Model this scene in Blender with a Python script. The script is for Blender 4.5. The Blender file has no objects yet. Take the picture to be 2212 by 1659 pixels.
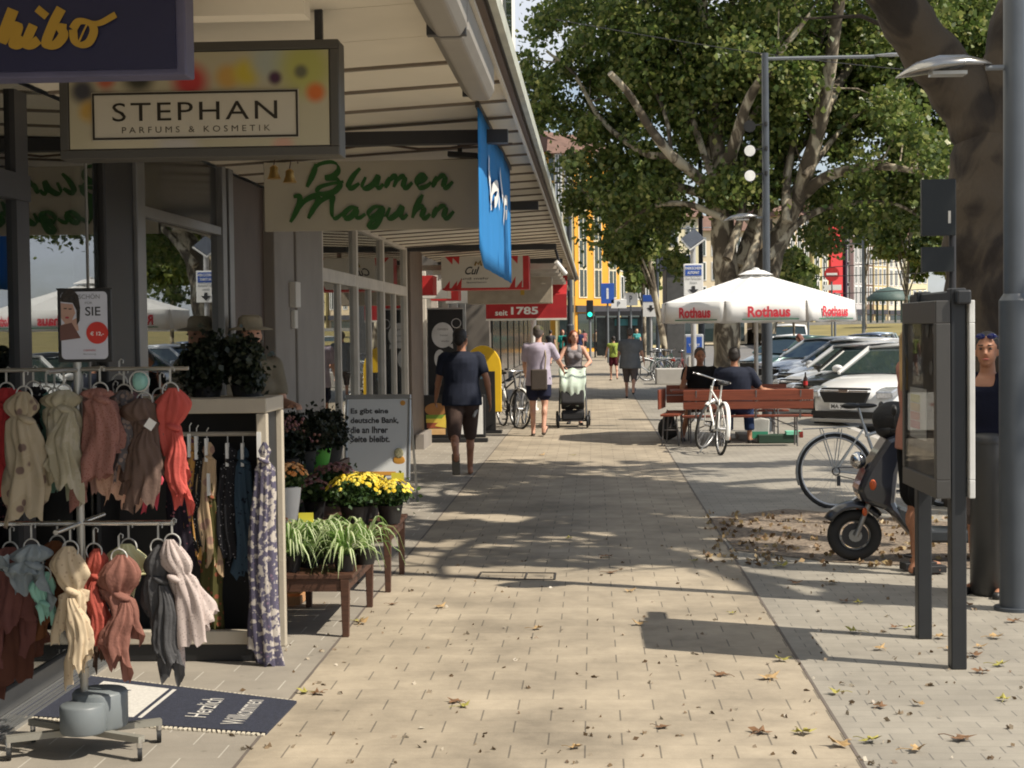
import bpy, bmesh, math, random
import numpy as np
from mathutils import Vector, Matrix, noise
R = math.radians
rnd = random.Random(7)
scene = bpy.context.scene
# ------------------------------------------------------------ camera
F, CX, CY, EYE = 3450.0, 1106.0, 829.5, 1.68
d_ = Vector((175, 117.5, -F)).normalized()
u_ = Vector((-.0105, 1, 0)); u_ = (u_ - d_*u_.dot(d_)).normalized()
r_ = d_.cross(u_)
CM = Matrix((r_, d_, u_))
cd = bpy.data.cameras.new('camera'); cam = bpy.data.objects.new('camera', cd)
scene.collection.objects.link(cam)
cd.sensor_width = 36; cd.lens = 36*F/2212; cd.clip_end = 3000; cd.clip_start = .1
cam.matrix_world = Matrix.Translation((0, 0, EYE)) @ CM.to_4x4()
scene.camera = cam
def ray(x, y): return CM @ Vector((x-CX, CY-y, -F))
def G(x, y, z=0):
    w = ray(x, y); t = (z-EYE)/w.z; return Vector((w.x*t, w.y*t, z))
def W(x, y, Y):
    w = ray(x, y); t = Y/w.y; return Vector((w.x*t, Y, EYE+w.z*t))
def WX(x, y, X):
    w = ray(x, y); t = X/w.x; return Vector((X, w.y*t, EYE+w.z*t))
# ------------------------------------------------------------ light
SUN_EL, SUN_AZ = R(50), math.atan2(.93, -.365)      # azimuth from +Y towards +X
sd = Vector((math.sin(SUN_AZ)*math.cos(SUN_EL), math.cos(SUN_AZ)*math.cos(SUN_EL), math.sin(SUN_EL)))
sl = bpy.data.lights.new('sun', 'SUN'); sl.energy = 4.6; sl.angle = R(.5); sl.color = (1, .91, .77)
so = bpy.data.objects.new('sun', sl); scene.collection.objects.link(so)
so.rotation_euler = sd.to_track_quat('Z', 'Y').to_euler(); so.location = sd*60
wd = bpy.data.worlds.new('World'); scene.world = wd; wd.use_nodes = True
nt = wd.node_tree; nt.nodes.clear()
sky = nt.nodes.new('ShaderNodeTexSky'); sky.sky_type = 'NISHITA'; sky.sun_disc = False
sky.sun_elevation = SUN_EL; sky.sun_rotation = SUN_AZ
tc = nt.nodes.new('ShaderNodeTexCoord'); mp = nt.nodes.new('ShaderNodeMapping'); mp.inputs['Scale'].default_value = (1, 1, 2.2)
ns = nt.nodes.new('ShaderNodeTexNoise'); ns.inputs['Scale'].default_value = 3.4; ns.inputs['Detail'].default_value = 8; ns.inputs['Roughness'].default_value = .6
cr = nt.nodes.new('ShaderNodeValToRGB'); cr.color_ramp.elements[0].position = .40; cr.color_ramp.elements[1].position = .62
mx = nt.nodes.new('ShaderNodeMixRGB'); mx.inputs[2].default_value = (6.6, 7.0, 7.6, 1)
bg = nt.nodes.new('ShaderNodeBackground'); bg.inputs['Strength'].default_value = .085
wo = nt.nodes.new('ShaderNodeOutputWorld')
L = nt.links.new
L(tc.outputs['Generated'], mp.inputs[0]); L(mp.outputs[0], ns.inputs['Vector']); L(ns.outputs['Fac'], cr.inputs[0])
L(cr.outputs[0], mx.inputs[0]); L(sky.outputs[0], mx.inputs[1]); L(mx.outputs[0], bg.inputs[0]); L(bg.outputs[0], wo.inputs[0])
vs = scene.view_settings
vs.view_transform = 'Standard'; vs.look = 'None'; vs.gamma = 1; vs.exposure = .47
scene.render.engine = 'CYCLES'
scene.cycles.filter_width = 1.9; scene.cycles.max_bounces = 8; scene.cycles.transparent_max_bounces = 12
# ------------------------------------------------------------ mesh helpers
def basis(a):
    a = Vector(a).normalized()
    b = a.cross(Vector((0, 0, 1)))
    if b.length < 1e-3: b = a.cross(Vector((0, 1, 0)))
    b.normalize(); return b, a.cross(b).normalized()
SPLIT = {'cross_beam', 'end_cap', 'mullion', 'small_sign', 'hanger_rail', 'bracket', 'window', 'side_window', 'pane', 'transom_pane', 'column', 'plinth', 'post', 'pole', 'junction_box', 'weight', 'foot', 'castor_fork', 'rail', 'sandal', 'strap', 'board', 'apron', 'speech_bubble', 'leg', 'kickstand', 'grips', 'mirror', 'indicator', 'exhaust', 'pillar', 'tail_light', 'plate', 'skid_plate', 'fork_leg', 'base', 'pot', 'dark_post', 'slats', 'foliage_pot', 'blue_field', 'showcase'}
class MB:
    def __init__(s): s.v = []; s.f = []; s.m = []; s.s = []
    def add(s, vs, fs, m=0, sm=False):
        k = len(s.v); s.v += [tuple(p) for p in vs]
        for f in fs: s.f.append([i+k for i in f]); s.m.append(m); s.s.append(sm)
        return s
    def box(s, c, sz, m=0, rz=0, rot=None):
        M = rot if rot is not None else Matrix.Rotation(rz, 3, 'Z')
        c = Vector(c); h = [q/2 for q in sz]
        vs = [c + M @ Vector((a*h[0], b*h[1], g*h[2])) for g in (-1, 1) for b in (-1, 1) for a in (-1, 1)]
        return s.add(vs, [(0, 2, 3, 1), (4, 5, 7, 6), (0, 1, 5, 4), (2, 6, 7, 3), (0, 4, 6, 2), (1, 3, 7, 5)], m)
    def bb(s, a, b, m=0):
        return s.box([(p+q)/2 for p, q in zip(a, b)], [abs(q-p) for p, q in zip(a, b)], m)
    def bar(s, p0, p1, w, h, m=0):
        p0 = Vector(p0); p1 = Vector(p1); b, c = basis(p1-p0)
        vs = []
        for p in (p0, p1):
            for i, j in ((-1, -1), (1, -1), (1, 1), (-1, 1)): vs.append(p + b*(i*w/2) + c*(j*h/2))
        return s.add(vs, [(3, 2, 1, 0), (4, 5, 6, 7), (0, 1, 5, 4), (1, 2, 6, 5), (2, 3, 7, 6), (3, 0, 4, 7)], m)
    def cyl(s, p0, p1, r0, r1=None, n=12, m=0, caps=True, sm=True):
        r1 = r0 if r1 is None else r1
        p0 = Vector(p0); p1 = Vector(p1); b, c = basis(p1-p0); vs = []
        for p, r in ((p0, r0), (p1, r1)):
            for i in range(n):
                a = 2*math.pi*i/n; vs.append(p + b*(r*math.cos(a)) + c*(r*math.sin(a)))
        s.add(vs, [(i, (i+1) % n, n+(i+1) % n, n+i) for i in range(n)], m, sm)
        if caps:
            s.add(vs[:n], [tuple(range(n))[::-1]], m); s.add(vs[n:], [tuple(range(n))], m)
        return s
    def tube(s, pts, r, n=8, m=0, closed=False):
        pts = [Vector(p) for p in pts]; N = len(pts)
        rs = r if isinstance(r, (list, tuple)) else [r]*N
        vs = []; pb = None
        for i, p in enumerate(pts):
            if closed: t = pts[(i+1) % N]-pts[i-1]
            else: t = pts[min(i+1, N-1)]-pts[max(i-1, 0)]
            t.normalize()
            if pb is None: b, c = basis(t)
            else:
                b = pb - t*pb.dot(t)
                if b.length < 1e-5: b, c = basis(t)
                b.normalize(); c = t.cross(b)
            pb = b
            for k in range(n):
                a = 2*math.pi*k/n; vs.append(p + b*(rs[i]*math.cos(a)) + c*(rs[i]*math.sin(a)))
        fs = []
        for i in range(N if closed else N-1):
            j = (i+1) % N
            for k in range(n): fs.append((i*n+k, i*n+(k+1) % n, j*n+(k+1) % n, j*n+k))
        s.add(vs, fs, m, True)
        if not closed: s.add(vs[:n], [tuple(range(n))[::-1]], m, True); s.add(vs[-n:], [tuple(range(n))], m, True)
        return s
    def ring(s, c, r, t, ax=(0, 0, 1), n=28, k=8, m=0):
        b, d = basis(ax); c = Vector(c)
        return s.tube([c + b*(r*math.cos(2*math.pi*i/n)) + d*(r*math.sin(2*math.pi*i/n)) for i in range(n)], t, k, m, True)
    def lathe(s, prof, c=(0, 0, 0), n=16, m=0, sx=1, sy=1, fn=None, sm=True):
        c = Vector(c); vs = []
        for j, (r, z) in enumerate(prof):
            for i in range(n):
                a = 2*math.pi*i/n; q = fn(a, j, r) if fn else r
                vs.append(c + Vector((q*sx*math.cos(a), q*sy*math.sin(a), z)))
        fs = [(j*n+i, j*n+(i+1) % n, (j+1)*n+(i+1) % n, (j+1)*n+i) for j in range(len(prof)-1) for i in range(n)]
        s.add(vs, fs, m, sm)
        s.add(vs[:n], [tuple(range(n))[::-1]], m); s.add(vs[-n:], [tuple(range(n))], m)
        return s
    def ell(s, c, r, n=14, k=8, m=0, rot=None):
        c = Vector(c); r = (r, r, r) if not hasattr(r, '__len__') else r; vs = []
        for j in range(1, k):
            t = math.pi*j/k
            for i in range(n):
                a = 2*math.pi*i/n
                q = Vector((r[0]*math.sin(t)*math.cos(a), r[1]*math.sin(t)*math.sin(a), r[2]*math.cos(t)))
                vs.append(c + (rot @ q if rot is not None else q))
        q0 = Vector((0, 0, r[2])); q1 = -q0
        if rot is not None: q0 = rot @ q0; q1 = rot @ q1
        vs += [c+q0, c+q1]; T = len(vs)-2; fs = []
        for j in range(k-2):
            for i in range(n): fs.append((j*n+i, (j+1)*n+i, (j+1)*n+(i+1) % n, j*n+(i+1) % n))
        for i in range(n): fs.append((T, i, (i+1) % n)); fs.append((T+1, (k-2)*n+(i+1) % n, (k-2)*n+i))
        return s.add(vs, fs, m, True)
    def cap(s, p0, r0, p1, r1, n=12):
        s.cyl(p0, p1, r0, r1, n); s.ell(p0, r0, n, 8); s.ell(p1, r1, n, 8); return s
    def prism(s, poly, a, b, plane='xz', m=0):
        def q(p, t): return (p[0], t, p[1]) if plane == 'xz' else ((t, p[0], p[1]) if plane == 'yz' else (p[0], p[1], t))
        n = len(poly); vs = [q(p, a) for p in poly] + [q(p, b) for p in poly]
        s.add(vs, [tuple(range(n)), tuple(range(2*n-1, n-1, -1))] + [(i, n+i, n+(i+1) % n, (i+1) % n) for i in range(n)], m)
        return s
    def disc(s, c, r, ax, n=20, m=0, t=.004):
        a = Vector(ax).normalized(); return s.cyl(Vector(c)-a*t/2, Vector(c)+a*t/2, r, r, n, m)
    def pieces(s):
        par = list(range(len(s.v)))
        def fd(i):
            while par[i] != i: par[i] = par[par[i]]; i = par[i]
            return i
        for f in s.f:
            a = fd(f[0])
            for i in f[1:]:
                q = fd(i)
                if q != a: par[q] = a
        # cap faces repeat vertices: join coincident ones
        seen = {}
        for i, p in enumerate(s.v):
            k = (round(p[0], 5), round(p[1], 5), round(p[2], 5))
            if k in seen: par[fd(i)] = fd(seen[k])
            else: seen[k] = i
        grp = {}
        for j, f in enumerate(s.f): grp.setdefault(fd(f[0]), []).append(j)
        out = []
        for fl in grp.values():
            q = MB(); mp = {}
            for j in fl:
                nf = []
                for i in s.f[j]:
                    if i not in mp: mp[i] = len(q.v); q.v.append(s.v[i])
                    nf.append(mp[i])
                q.f.append(nf); q.m.append(s.m[j]); q.s.append(s.s[j])
            out.append(q)
        return out
    def build(s, name, mats, parent=None, bev=0, loc=None, sol=0, sub=0):
        if name in SPLIT and parent is not None:
            ps = s.pieces()
            if len(ps) > 1:
                for q in ps: o = q._build(name, mats, parent, bev, loc, sol, sub)
                return o
        return s._build(name, mats, parent, bev, loc, sol, sub)
    def _build(s, name, mats, parent=None, bev=0, loc=None, sol=0, sub=0):
        me = bpy.data.meshes.new(name); me.from_pydata(s.v, [], s.f); me.update()
        if not isinstance(mats, (list, tuple)): mats = [mats]
        for q in mats: me.materials.append(q)
        me.polygons.foreach_set('material_index', s.m); me.polygons.foreach_set('use_smooth', s.s)
        bm = bmesh.new(); bm.from_mesh(me); bmesh.ops.recalc_face_normals(bm, faces=bm.faces); bm.to_mesh(me); bm.free()
        o = bpy.data.objects.new(name, me); scene.collection.objects.link(o)
        if parent is not None: o.parent = parent
        if loc is not None: o.location = loc
        if bev:
            b = o.modifiers.new('b', 'BEVEL'); b.width = bev; b.segments = 2; b.limit_method = 'ANGLE'; b.angle_limit = R(40)
        if sol:
            b = o.modifiers.new('s', 'SOLIDIFY'); b.thickness = sol
        if sub:
            b = o.modifiers.new('u', 'SUBSURF'); b.levels = b.render_levels = sub
        return o
def thing(name, label, cat, loc=(0, 0, 0), rz=0, group=None):
    o = bpy.data.objects.new(name, None); scene.collection.objects.link(o); o.empty_display_size = .2
    o.location = loc; o.rotation_euler = (0, 0, rz); o['label'] = label; o['category'] = cat
    if group: o['group'] = group
    return o
def tag(o, label, cat, group=None, kind=None):
    o['label'] = label; o['category'] = cat
    if group: o['group'] = group
    if kind: o['kind'] = kind
    return o
def struct(o, label=None, cat=None, kind='structure'):
    o['kind'] = kind
    if label: o['label'] = label
    if cat: o['category'] = cat
    return o
def clone(root, loc=None, rz=None, label=None, group=None):
    c = root.copy(); scene.collection.objects.link(c)
    def rec(a, b):
        for ch in list(a.children):
            q = ch.copy(); scene.collection.objects.link(q); q.parent = b; rec(ch, q)
    rec(root, c)
    if loc is not None: c.location = loc
    if rz is not None: c.rotation_euler = (0, 0, rz)
    if label: c['label'] = label
    if group: c['group'] = group
    return c
def nmesh(name, co, quads, mats, parent=None, smooth=False, mi=None):
    me = bpy.data.meshes.new(name); nv = len(co); nf = len(quads); k = quads.shape[1]
    me.vertices.add(nv); me.vertices.foreach_set('co', co.astype(np.float32).ravel())
    me.loops.add(nf*k); me.loops.foreach_set('vertex_index', quads.astype(np.int32).ravel())
    me.polygons.add(nf); me.polygons.foreach_set('loop_start', np.arange(0, nf*k, k, dtype=np.int32))
    me.polygons.foreach_set('loop_total', np.full(nf, k, dtype=np.int32))
    if mi is not None: me.polygons.foreach_set('material_index', mi.astype(np.int32))
    me.update(calc_edges=True); me.validate()
    for q in (mats if isinstance(mats, (list, tuple)) else [mats]): me.materials.append(q)
    o = bpy.data.objects.new(name, me); scene.collection.objects.link(o)
    if parent is not None: o.parent = parent
    return o
def leaves(name, cl, n, size, m, parent=None, seed=1, core=.9, thin=1.0):
    """cl: list of (centre, radius xyz, weight); kite shaped folded leaves"""
    g = np.random.default_rng(seed)
    w = np.array([c[2] for c in cl], float); w /= w.sum(); idx = g.choice(len(cl), n, p=w)
    C = np.array([tuple(c[0]) for c in cl])[idx]; Rr = np.array([c[1] for c in cl])[idx]
    q = g.normal(size=(n, 3)); q = np.where(g.random((n, 1)) < core, q/np.linalg.norm(q, axis=1, keepdims=True)*(g.random((n, 1))**.45), q*.62)
    P = C + q*Rr
    a = g.normal(size=(n, 3)); a[:, 2] -= .4; a /= np.linalg.norm(a, axis=1, keepdims=True)
    b = g.normal(size=(n, 3)); b -= a*(a*b).sum(1, keepdims=True); b /= np.linalg.norm(b, axis=1, keepdims=True)
    c = np.cross(a, b); s = size*(.6+.8*g.random((n, 1)))
    v = np.stack([P-a*s*.5, P+b*s*.42*thin+c*s*.12-a*s*.05, P+a*s*.6, P-b*s*.42*thin+c*s*.12-a*s*.05], 1).reshape(-1, 3)
    return nmesh(name, v, np.arange(4*n).reshape(n, 4), m, parent)
def catmull(pts, k=6):
    pts = [Vector(p) for p in pts]
    if len(pts) < 3: return [pts[0].lerp(pts[-1], i/k) for i in range(k+1)]
    out = []; P = [pts[0]*2-pts[1]] + pts + [pts[-1]*2-pts[-2]]
    for i in range(1, len(P)-2):
        for j in range(k):
            t = j/k; a, b, c, d = P[i-1:i+3]
            out.append(.5*((2*b)+(c-a)*t+(2*a-5*b+4*c-d)*t*t+(3*b-a-3*c+d)*t**3))
    out.append(pts[-1]); return out
def ribbon(mb, pts, w, nib=R(40), lo=.3, m=0, k=6, nrm=(0, -1, 0), taper=True):
    """calligraphic stroke in a plane with normal nrm"""
    P = catmull(pts, k); nrm = Vector(nrm); vs = []; N = len(P)
    for i, p in enumerate(P):
        t = (P[min(i+1, N-1)]-P[max(i-1, 0)]).normalized(); s_ = nrm.cross(t)
        ax = Vector((0, 0, 1)).cross(nrm)
        an = math.atan2(t.z, t.dot(ax)); ww = w*(lo+(1-lo)*abs(math.sin(an-nib)))
        if taper: ww *= .45+.55*min(1, 3.0*min(i, N-1-i)/N+.1)
        vs += [p+s_*ww/2, p-s_*ww/2]
    mb._k = getattr(mb, '_k', 0)+1; vs = [v+nrm*(.0006*mb._k+.00004*i) for i, v in enumerate(vs)]
    mb.add(vs, [(2*i, 2*i+1, 2*i+3, 2*i+2) for i in range(N-1)], m)
def text(body, size, m, parent, loc, rot=(math.pi/2, 0, 0), bold=0, shear=0, align='CENTER', ext=.001, sx=1, sp=1, name='lettering', vertical='CENTER'):
    cu = bpy.data.curves.new('t', 'FONT'); cu.body = body; cu.size = size; cu.offset = bold*size; cu.shear = shear
    cu.align_x = align; cu.align_y = vertical; cu.extrude = ext; cu.resolution_u = 3; cu.space_character = sp
    t = bpy.data.objects.new('t', cu); scene.collection.objects.link(t)
    dg = bpy.context.evaluated_depsgraph_get()
    me = bpy.data.meshes.new_from_object(t.evaluated_get(dg)); bpy.data.objects.remove(t); bpy.data.curves.remove(cu)
    me.transform(Matrix.Scale(sx, 4, (1, 0, 0))); me.materials.clear(); me.materials.append(m); me.name = name
    o = bpy.data.objects.new(name, me); scene.collection.objects.link(o); o.parent = parent; o.location = loc; o.rotation_euler = rot
    return o
# ------------------------------------------------------------ materials
MC = {}
def nodes(name):
    m = bpy.data.materials.new(name); m.use_nodes = True; t = m.node_tree
    return m, t, t.nodes['Principled BSDF']
def c4(c, k=1): return (min(1, c[0]*k), min(1, c[1]*k), min(1, c[2]*k), 1)
def mat(name, col=None, rough=.6, metal=0, var=.15, scale=5, bump=0, bscale=60, coat=0, spec=.5, col2=None, stretch=None, trans=0, dirt=0):
    if name in MC: return MC[name]
    m, t, b = nodes(name); N = t.nodes; L = t.links.new
    b.inputs['Roughness'].default_value = rough; b.inputs['Metallic'].default_value = metal
    b.inputs['Specular IOR Level'].default_value = spec; b.inputs['Coat Weight'].default_value = coat
    b.inputs['Coat Roughness'].default_value = .05
    tc = N.new('ShaderNodeTexCoord'); mp = N.new('ShaderNodeMapping'); L(tc.outputs['Object'], mp.inputs[0])
    if stretch: mp.inputs['Scale'].default_value = stretch
    n = N.new('ShaderNodeTexNoise'); n.inputs['Scale'].default_value = scale; n.inputs['Detail'].default_value = 6; L(mp.outputs[0], n.inputs['Vector'])
    r = N.new('ShaderNodeValToRGB'); r.color_ramp.elements[0].position = .3; r.color_ramp.elements[1].position = .7
    r.color_ramp.elements[0].color = c4(col, 1-var); r.color_ramp.elements[1].color = c4(col2) if col2 else c4(col, 1+var)
    L(n.outputs['Fac'], r.inputs[0]); L(r.outputs[0], b.inputs['Base Color'])
    if bump:
        n2 = N.new('ShaderNodeTexNoise'); n2.inputs['Scale'].default_value = bscale; n2.inputs['Detail'].default_value = 4; L(mp.outputs[0], n2.inputs['Vector'])
        bp = N.new('ShaderNodeBump'); bp.inputs['Strength'].default_value = bump; bp.inputs['Distance'].default_value = .01
        L(n2.outputs['Fac'], bp.inputs['Height']); L(bp.outputs[0], b.inputs['Normal'])
    if trans:
        tr = N.new('ShaderNodeBsdfTranslucent'); L(r.outputs[0], tr.inputs[0]); mx = N.new('ShaderNodeMixShader'); mx.inputs[0].default_value = trans
        L(b.outputs[0], mx.inputs[1]); L(tr.outputs[0], mx.inputs[2]); L(mx.outputs[0], N['Material Output'].inputs[0])
    MC[name] = m; return m
def leafmat(name, cols, trans=.35, rough=.45):
    if name in MC: return MC[name]
    m, t, b = nodes(name); N = t.nodes; L = t.links.new; b.inputs['Roughness'].default_value = rough
    g = N.new('ShaderNodeNewGeometry'); r = N.new('ShaderNodeValToRGB'); e = r.color_ramp.elements
    while len(e) < len(cols): e.new(.5)
    for i, c in enumerate(cols): e[i].position = i/(len(cols)-1); e[i].color = c4(c)
    L(g.outputs['Random Per Island'], r.inputs[0]); L(r.outputs[0], b.inputs['Base Color'])
    tr = N.new('ShaderNodeBsdfTranslucent'); L(r.outputs[0], tr.inputs[0]); mx = N.new('ShaderNodeMixShader'); mx.inputs[0].default_value = trans
    L(b.outputs[0], mx.inputs[1]); L(tr.outputs[0], mx.inputs[2]); L(mx.outputs[0], N['Material Output'].inputs[0])
    MC[name] = m; return m
def paving(name, col, bw, bh, mortar, mcol, dark, rot=0, scale=1, wear=.12, off=(0, 0)):
    m, t, b = nodes(name); N = t.nodes; L = t.links.new; b.inputs['Roughness'].default_value = .8
    tc = N.new('ShaderNodeTexCoord'); mp = N.new('ShaderNodeMapping'); L(tc.outputs['Object'], mp.inputs[0]); mp.inputs['Rotation'].default_value = (0, 0, rot)
    mp.inputs['Location'].default_value = (off[0], off[1], 0)
    br = N.new('ShaderNodeTexBrick'); br.inputs['Scale'].default_value = 1; br.inputs['Mortar Size'].default_value = mortar
    br.inputs['Brick Width'].default_value = bw; br.inputs['Row Height'].default_value = bh; br.inputs['Mortar Smooth'].default_value = .1; br.inputs['Bias'].default_value = 0
    br.inputs['Color1'].default_value = c4(col, .94); br.inputs['Color2'].default_value = c4(col, 1.05); br.inputs['Mortar'].default_value = c4(mcol)
    L(mp.outputs[0], br.inputs['Vector'])
    sx = N.new('ShaderNodeSeparateXYZ'); L(mp.outputs[0], sx.inputs[0]); pp = N.new('ShaderNodeMath'); pp.operation = 'PINGPONG'; L(sx.outputs['Y'], pp.inputs[0]); pp.inputs[1].default_value = bh/2
    lt = N.new('ShaderNodeMath'); lt.operation = 'LESS_THAN'; L(pp.outputs[0], lt.inputs[0]); lt.inputs[1].default_value = mortar*1.3
    ml = N.new('ShaderNodeMath'); ml.operation = 'MULTIPLY'; L(lt.outputs[0], ml.inputs[0]); ml.inputs[1].default_value = dark
    jm = N.new('ShaderNodeMixRGB'); L(ml.outputs[0], jm.inputs[0]); L(br.outputs[0], jm.inputs[1]); jm.inputs[2].default_value = c4(col, .97)
    n = N.new('ShaderNodeTexNoise'); n.inputs['Scale'].default_value = 1.3; n.inputs['Detail'].default_value = 9; n.inputs['Roughness'].default_value = .7; L(tc.outputs['Object'], n.inputs['Vector'])
    r = N.new('ShaderNodeValToRGB'); r.color_ramp.elements[0].position = .3; r.color_ramp.elements[1].position = .7
    r.color_ramp.elements[0].color = (1-wear*2,)*3+(1,); r.color_ramp.elements[1].color = (1+wear*.4,)*3+(1,); L(n.outputs['Fac'], r.inputs[0])
    mu = N.new('ShaderNodeMixRGB'); mu.blend_type = 'MULTIPLY'; mu.inputs[0].default_value = 1; L(jm.outputs[0], mu.inputs[1]); L(r.outputs[0], mu.inputs[2])
    n3 = N.new('ShaderNodeTexVoronoi'); n3.inputs['Scale'].default_value = 5; L(tc.outputs['Object'], n3.inputs['Vector'])
    r3 = N.new('ShaderNodeValToRGB'); r3.color_ramp.elements[0].position = .03; r3.color_ramp.elements[1].position = .09; r3.color_ramp.elements[0].color = (.55, .53, .5, 1); r3.color_ramp.elements[1].color = (1, 1, 1, 1)
    L(n3.outputs['Distance'], r3.inputs[0])
    m2 = N.new('ShaderNodeMixRGB'); m2.blend_type = 'MULTIPLY'; m2.inputs[0].default_value = .6; L(mu.outputs[0], m2.inputs[1]); L(r3.outputs[0], m2.inputs[2])
    L(m2.outputs[0], b.inputs['Base Color'])
    n2 = N.new('ShaderNodeTexNoise'); n2.inputs['Scale'].default_value = 120; L(tc.outputs['Object'], n2.inputs['Vector'])
    bp = N.new('ShaderNodeBump'); bp.inputs['Strength'].default_value = .25; bp.inputs['Distance'].default_value = .004; L(n2.outputs['Fac'], bp.inputs['Height'])
    bp2 = N.new('ShaderNodeBump'); bp2.inputs['Strength'].default_value = .5; bp2.inputs['Distance'].default_value = .004; bp2.invert = True; L(br.outputs['Fac'], bp2.inputs['Height']); L(bp.outputs[0], bp2.inputs['Normal'])
    L(bp2.outputs[0], b.inputs['Normal']); return m
def pattern(name, a, bcol, scale=30, thr=.35, kind='v', c=None, trans=.25):
    """printed cloth"""
    if name in MC: return MC[name]
    m, t, b = nodes(name); N = t.nodes; L = t.links.new; b.inputs['Roughness'].default_value = .85; b.inputs['Specular IOR Level'].default_value = .2
    tc = N.new('ShaderNodeTexCoord')
    if kind == 'v': n = N.new('ShaderNodeTexVoronoi'); out = 'Distance'
    else: n = N.new('ShaderNodeTexNoise'); n.inputs['Detail'].default_value = 3; out = 'Fac'
    n.inputs['Scale'].default_value = scale; L(tc.outputs['Object'], n.inputs['Vector'])
    r = N.new('ShaderNodeValToRGB'); r.color_ramp.interpolation = 'EASE'; e = r.color_ramp.elements
    e[0].position = thr-.04; e[0].color = c4(bcol); e[1].position = thr+.04; e[1].color = c4(a)
    if c: q = e.new(thr+.2); q.color = c4(a); q = e.new(min(.99, thr+.28)); q.color = c4(c)
    L(n.outputs[out], r.inputs[0]); L(r.outputs[0], b.inputs['Base Color'])
    tr = N.new('ShaderNodeBsdfTranslucent'); L(r.outputs[0], tr.inputs[0]); mx = N.new('ShaderNodeMixShader'); mx.inputs[0].default_value = trans
    L(b.outputs[0], mx.inputs[1]); L(tr.outputs[0], mx.inputs[2]); L(mx.outputs[0], N['Material Output'].inputs[0])
    MC[name] = m; return m
def cloth(name, col=None, trans=.25, var=.12): return mat(name, col, .85, var=var, scale=9, spec=.15, trans=trans, bump=.3, bscale=90)
def spotmat(name, base, spots, rough=.4):
    """a printed picture of soft colour blots (object x,z)"""
    m, t, b = nodes(name); N = t.nodes; L = t.links.new; b.inputs['Roughness'].default_value = rough
    tc = N.new('ShaderNodeTexCoord'); prev = None
    for (x, z, r0, col) in spots:
        s = N.new('ShaderNodeVectorMath'); s.operation = 'DISTANCE'; mp = N.new('ShaderNodeMapping'); mp.inputs['Scale'].default_value = (1, 0, 1)
        L(tc.outputs['Object'], mp.inputs[0]); L(mp.outputs[0], s.inputs[0]); s.inputs[1].default_value = (x, 0, z)
        rr = N.new('ShaderNodeMapRange'); rr.interpolation_type = 'SMOOTHSTEP'; rr.inputs[1].default_value = r0*.25; rr.inputs[2].default_value = r0; rr.inputs[3].default_value = 1; rr.inputs[4].default_value = 0
        L(s.outputs['Value'], rr.inputs[0]); mx = N.new('ShaderNodeMixRGB'); L(rr.outputs[0], mx.inputs[0])
        if prev is None: mx.inputs[1].default_value = c4(base)
        else: L(prev, mx.inputs[1])
        mx.inputs[2].default_value = c4(col); prev = mx.outputs[0]
    L(prev, b.inputs['Base Color']); return m
def glassmat(name, tint, refl=.55, see=.5):
    if name in MC: return MC[name]
    m = bpy.data.materials.new(name); m.use_nodes = True; t = m.node_tree; N = t.nodes; L = t.links.new; N.clear()
    o = N.new('ShaderNodeOutputMaterial'); gl = N.new('ShaderNodeBsdfGlossy'); gl.inputs['Roughness'].default_value = .0; gl.inputs[0].default_value = (.95, .97, .98, 1)
    tr = N.new('ShaderNodeBsdfTransparent'); tr.inputs[0].default_value = c4(tint)
    fr = N.new('ShaderNodeLayerWeight'); fr.inputs[0].default_value = .35
    mr = N.new('ShaderNodeMapRange'); mr.inputs[3].default_value = refl*.35; mr.inputs[4].default_value = refl*1.5; L(fr.outputs['Fresnel'], mr.inputs[0])
    mx = N.new('ShaderNodeMixShader'); L(mr.outputs[0], mx.inputs[0]); L(tr.outputs[0], mx.inputs[1]); L(gl.outputs[0], mx.inputs[2]); L(mx.outputs[0], o.inputs[0])
    MC[name] = m; return m
def barkmat(name, a, b_, c_, scale=3):
    m, t, b = nodes(name); N = t.nodes; L = t.links.new; b.inputs['Roughness'].default_value = .9
    tc = N.new('ShaderNodeTexCoord'); mp = N.new('ShaderNodeMapping'); mp.inputs['Scale'].default_value = (1, 1, .5); L(tc.outputs['Object'], mp.inputs[0])
    n = N.new('ShaderNodeTexNoise'); n.inputs['Scale'].default_value = scale; n.inputs['Detail'].default_value = 7; n.inputs['Distortion'].default_value = 1.1; L(mp.outputs[0], n.inputs['Vector'])
    r = N.new('ShaderNodeValToRGB'); e = r.color_ramp.elements; e[0].position = .455; e[0].color = c4(a); e[1].position = .575; e[1].color = c4(c_); q = e.new(.50); q.color = c4(b_)
    L(n.outputs['Fac'], r.inputs[0]); L(r.outputs[0], b.inputs['Base Color'])
    n2 = N.new('ShaderNodeTexNoise'); n2.inputs['Scale'].default_value = 14; n2.inputs['Detail'].default_value = 8; L(mp.outputs[0], n2.inputs['Vector'])
    bp = N.new('ShaderNodeBump'); bp.inputs['Strength'].default_value = .7; bp.inputs['Distance'].default_value = .03; L(n2.outputs['Fac'], bp.inputs['Height']); L(bp.outputs[0], b.inputs['Normal'])
    return m
def emit(name, col, s):
    m = bpy.data.materials.new(name); m.use_nodes = True; b = m.node_tree.nodes['Principled BSDF']
    b.inputs['Base Color'].default_value = c4(col); b.inputs['Emission Color'].default_value = c4(col); b.inputs['Emission Strength'].default_value = s; return m
ALU = mat('aluminium', (.45, .46, .46), .35, .8, .06); ALD = mat('aluminium_frame', (.20, .20, .20), .4, .6, .1)
GREY = mat('grey_paint', (.16, .175, .19), .45, 0, .08)
POLE = mat('pole_paint', (.065, .075, .088), .4, .1, .1)
DARK = mat('dark_metal', (.035, .035, .038), .45, .2, .1)
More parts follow.
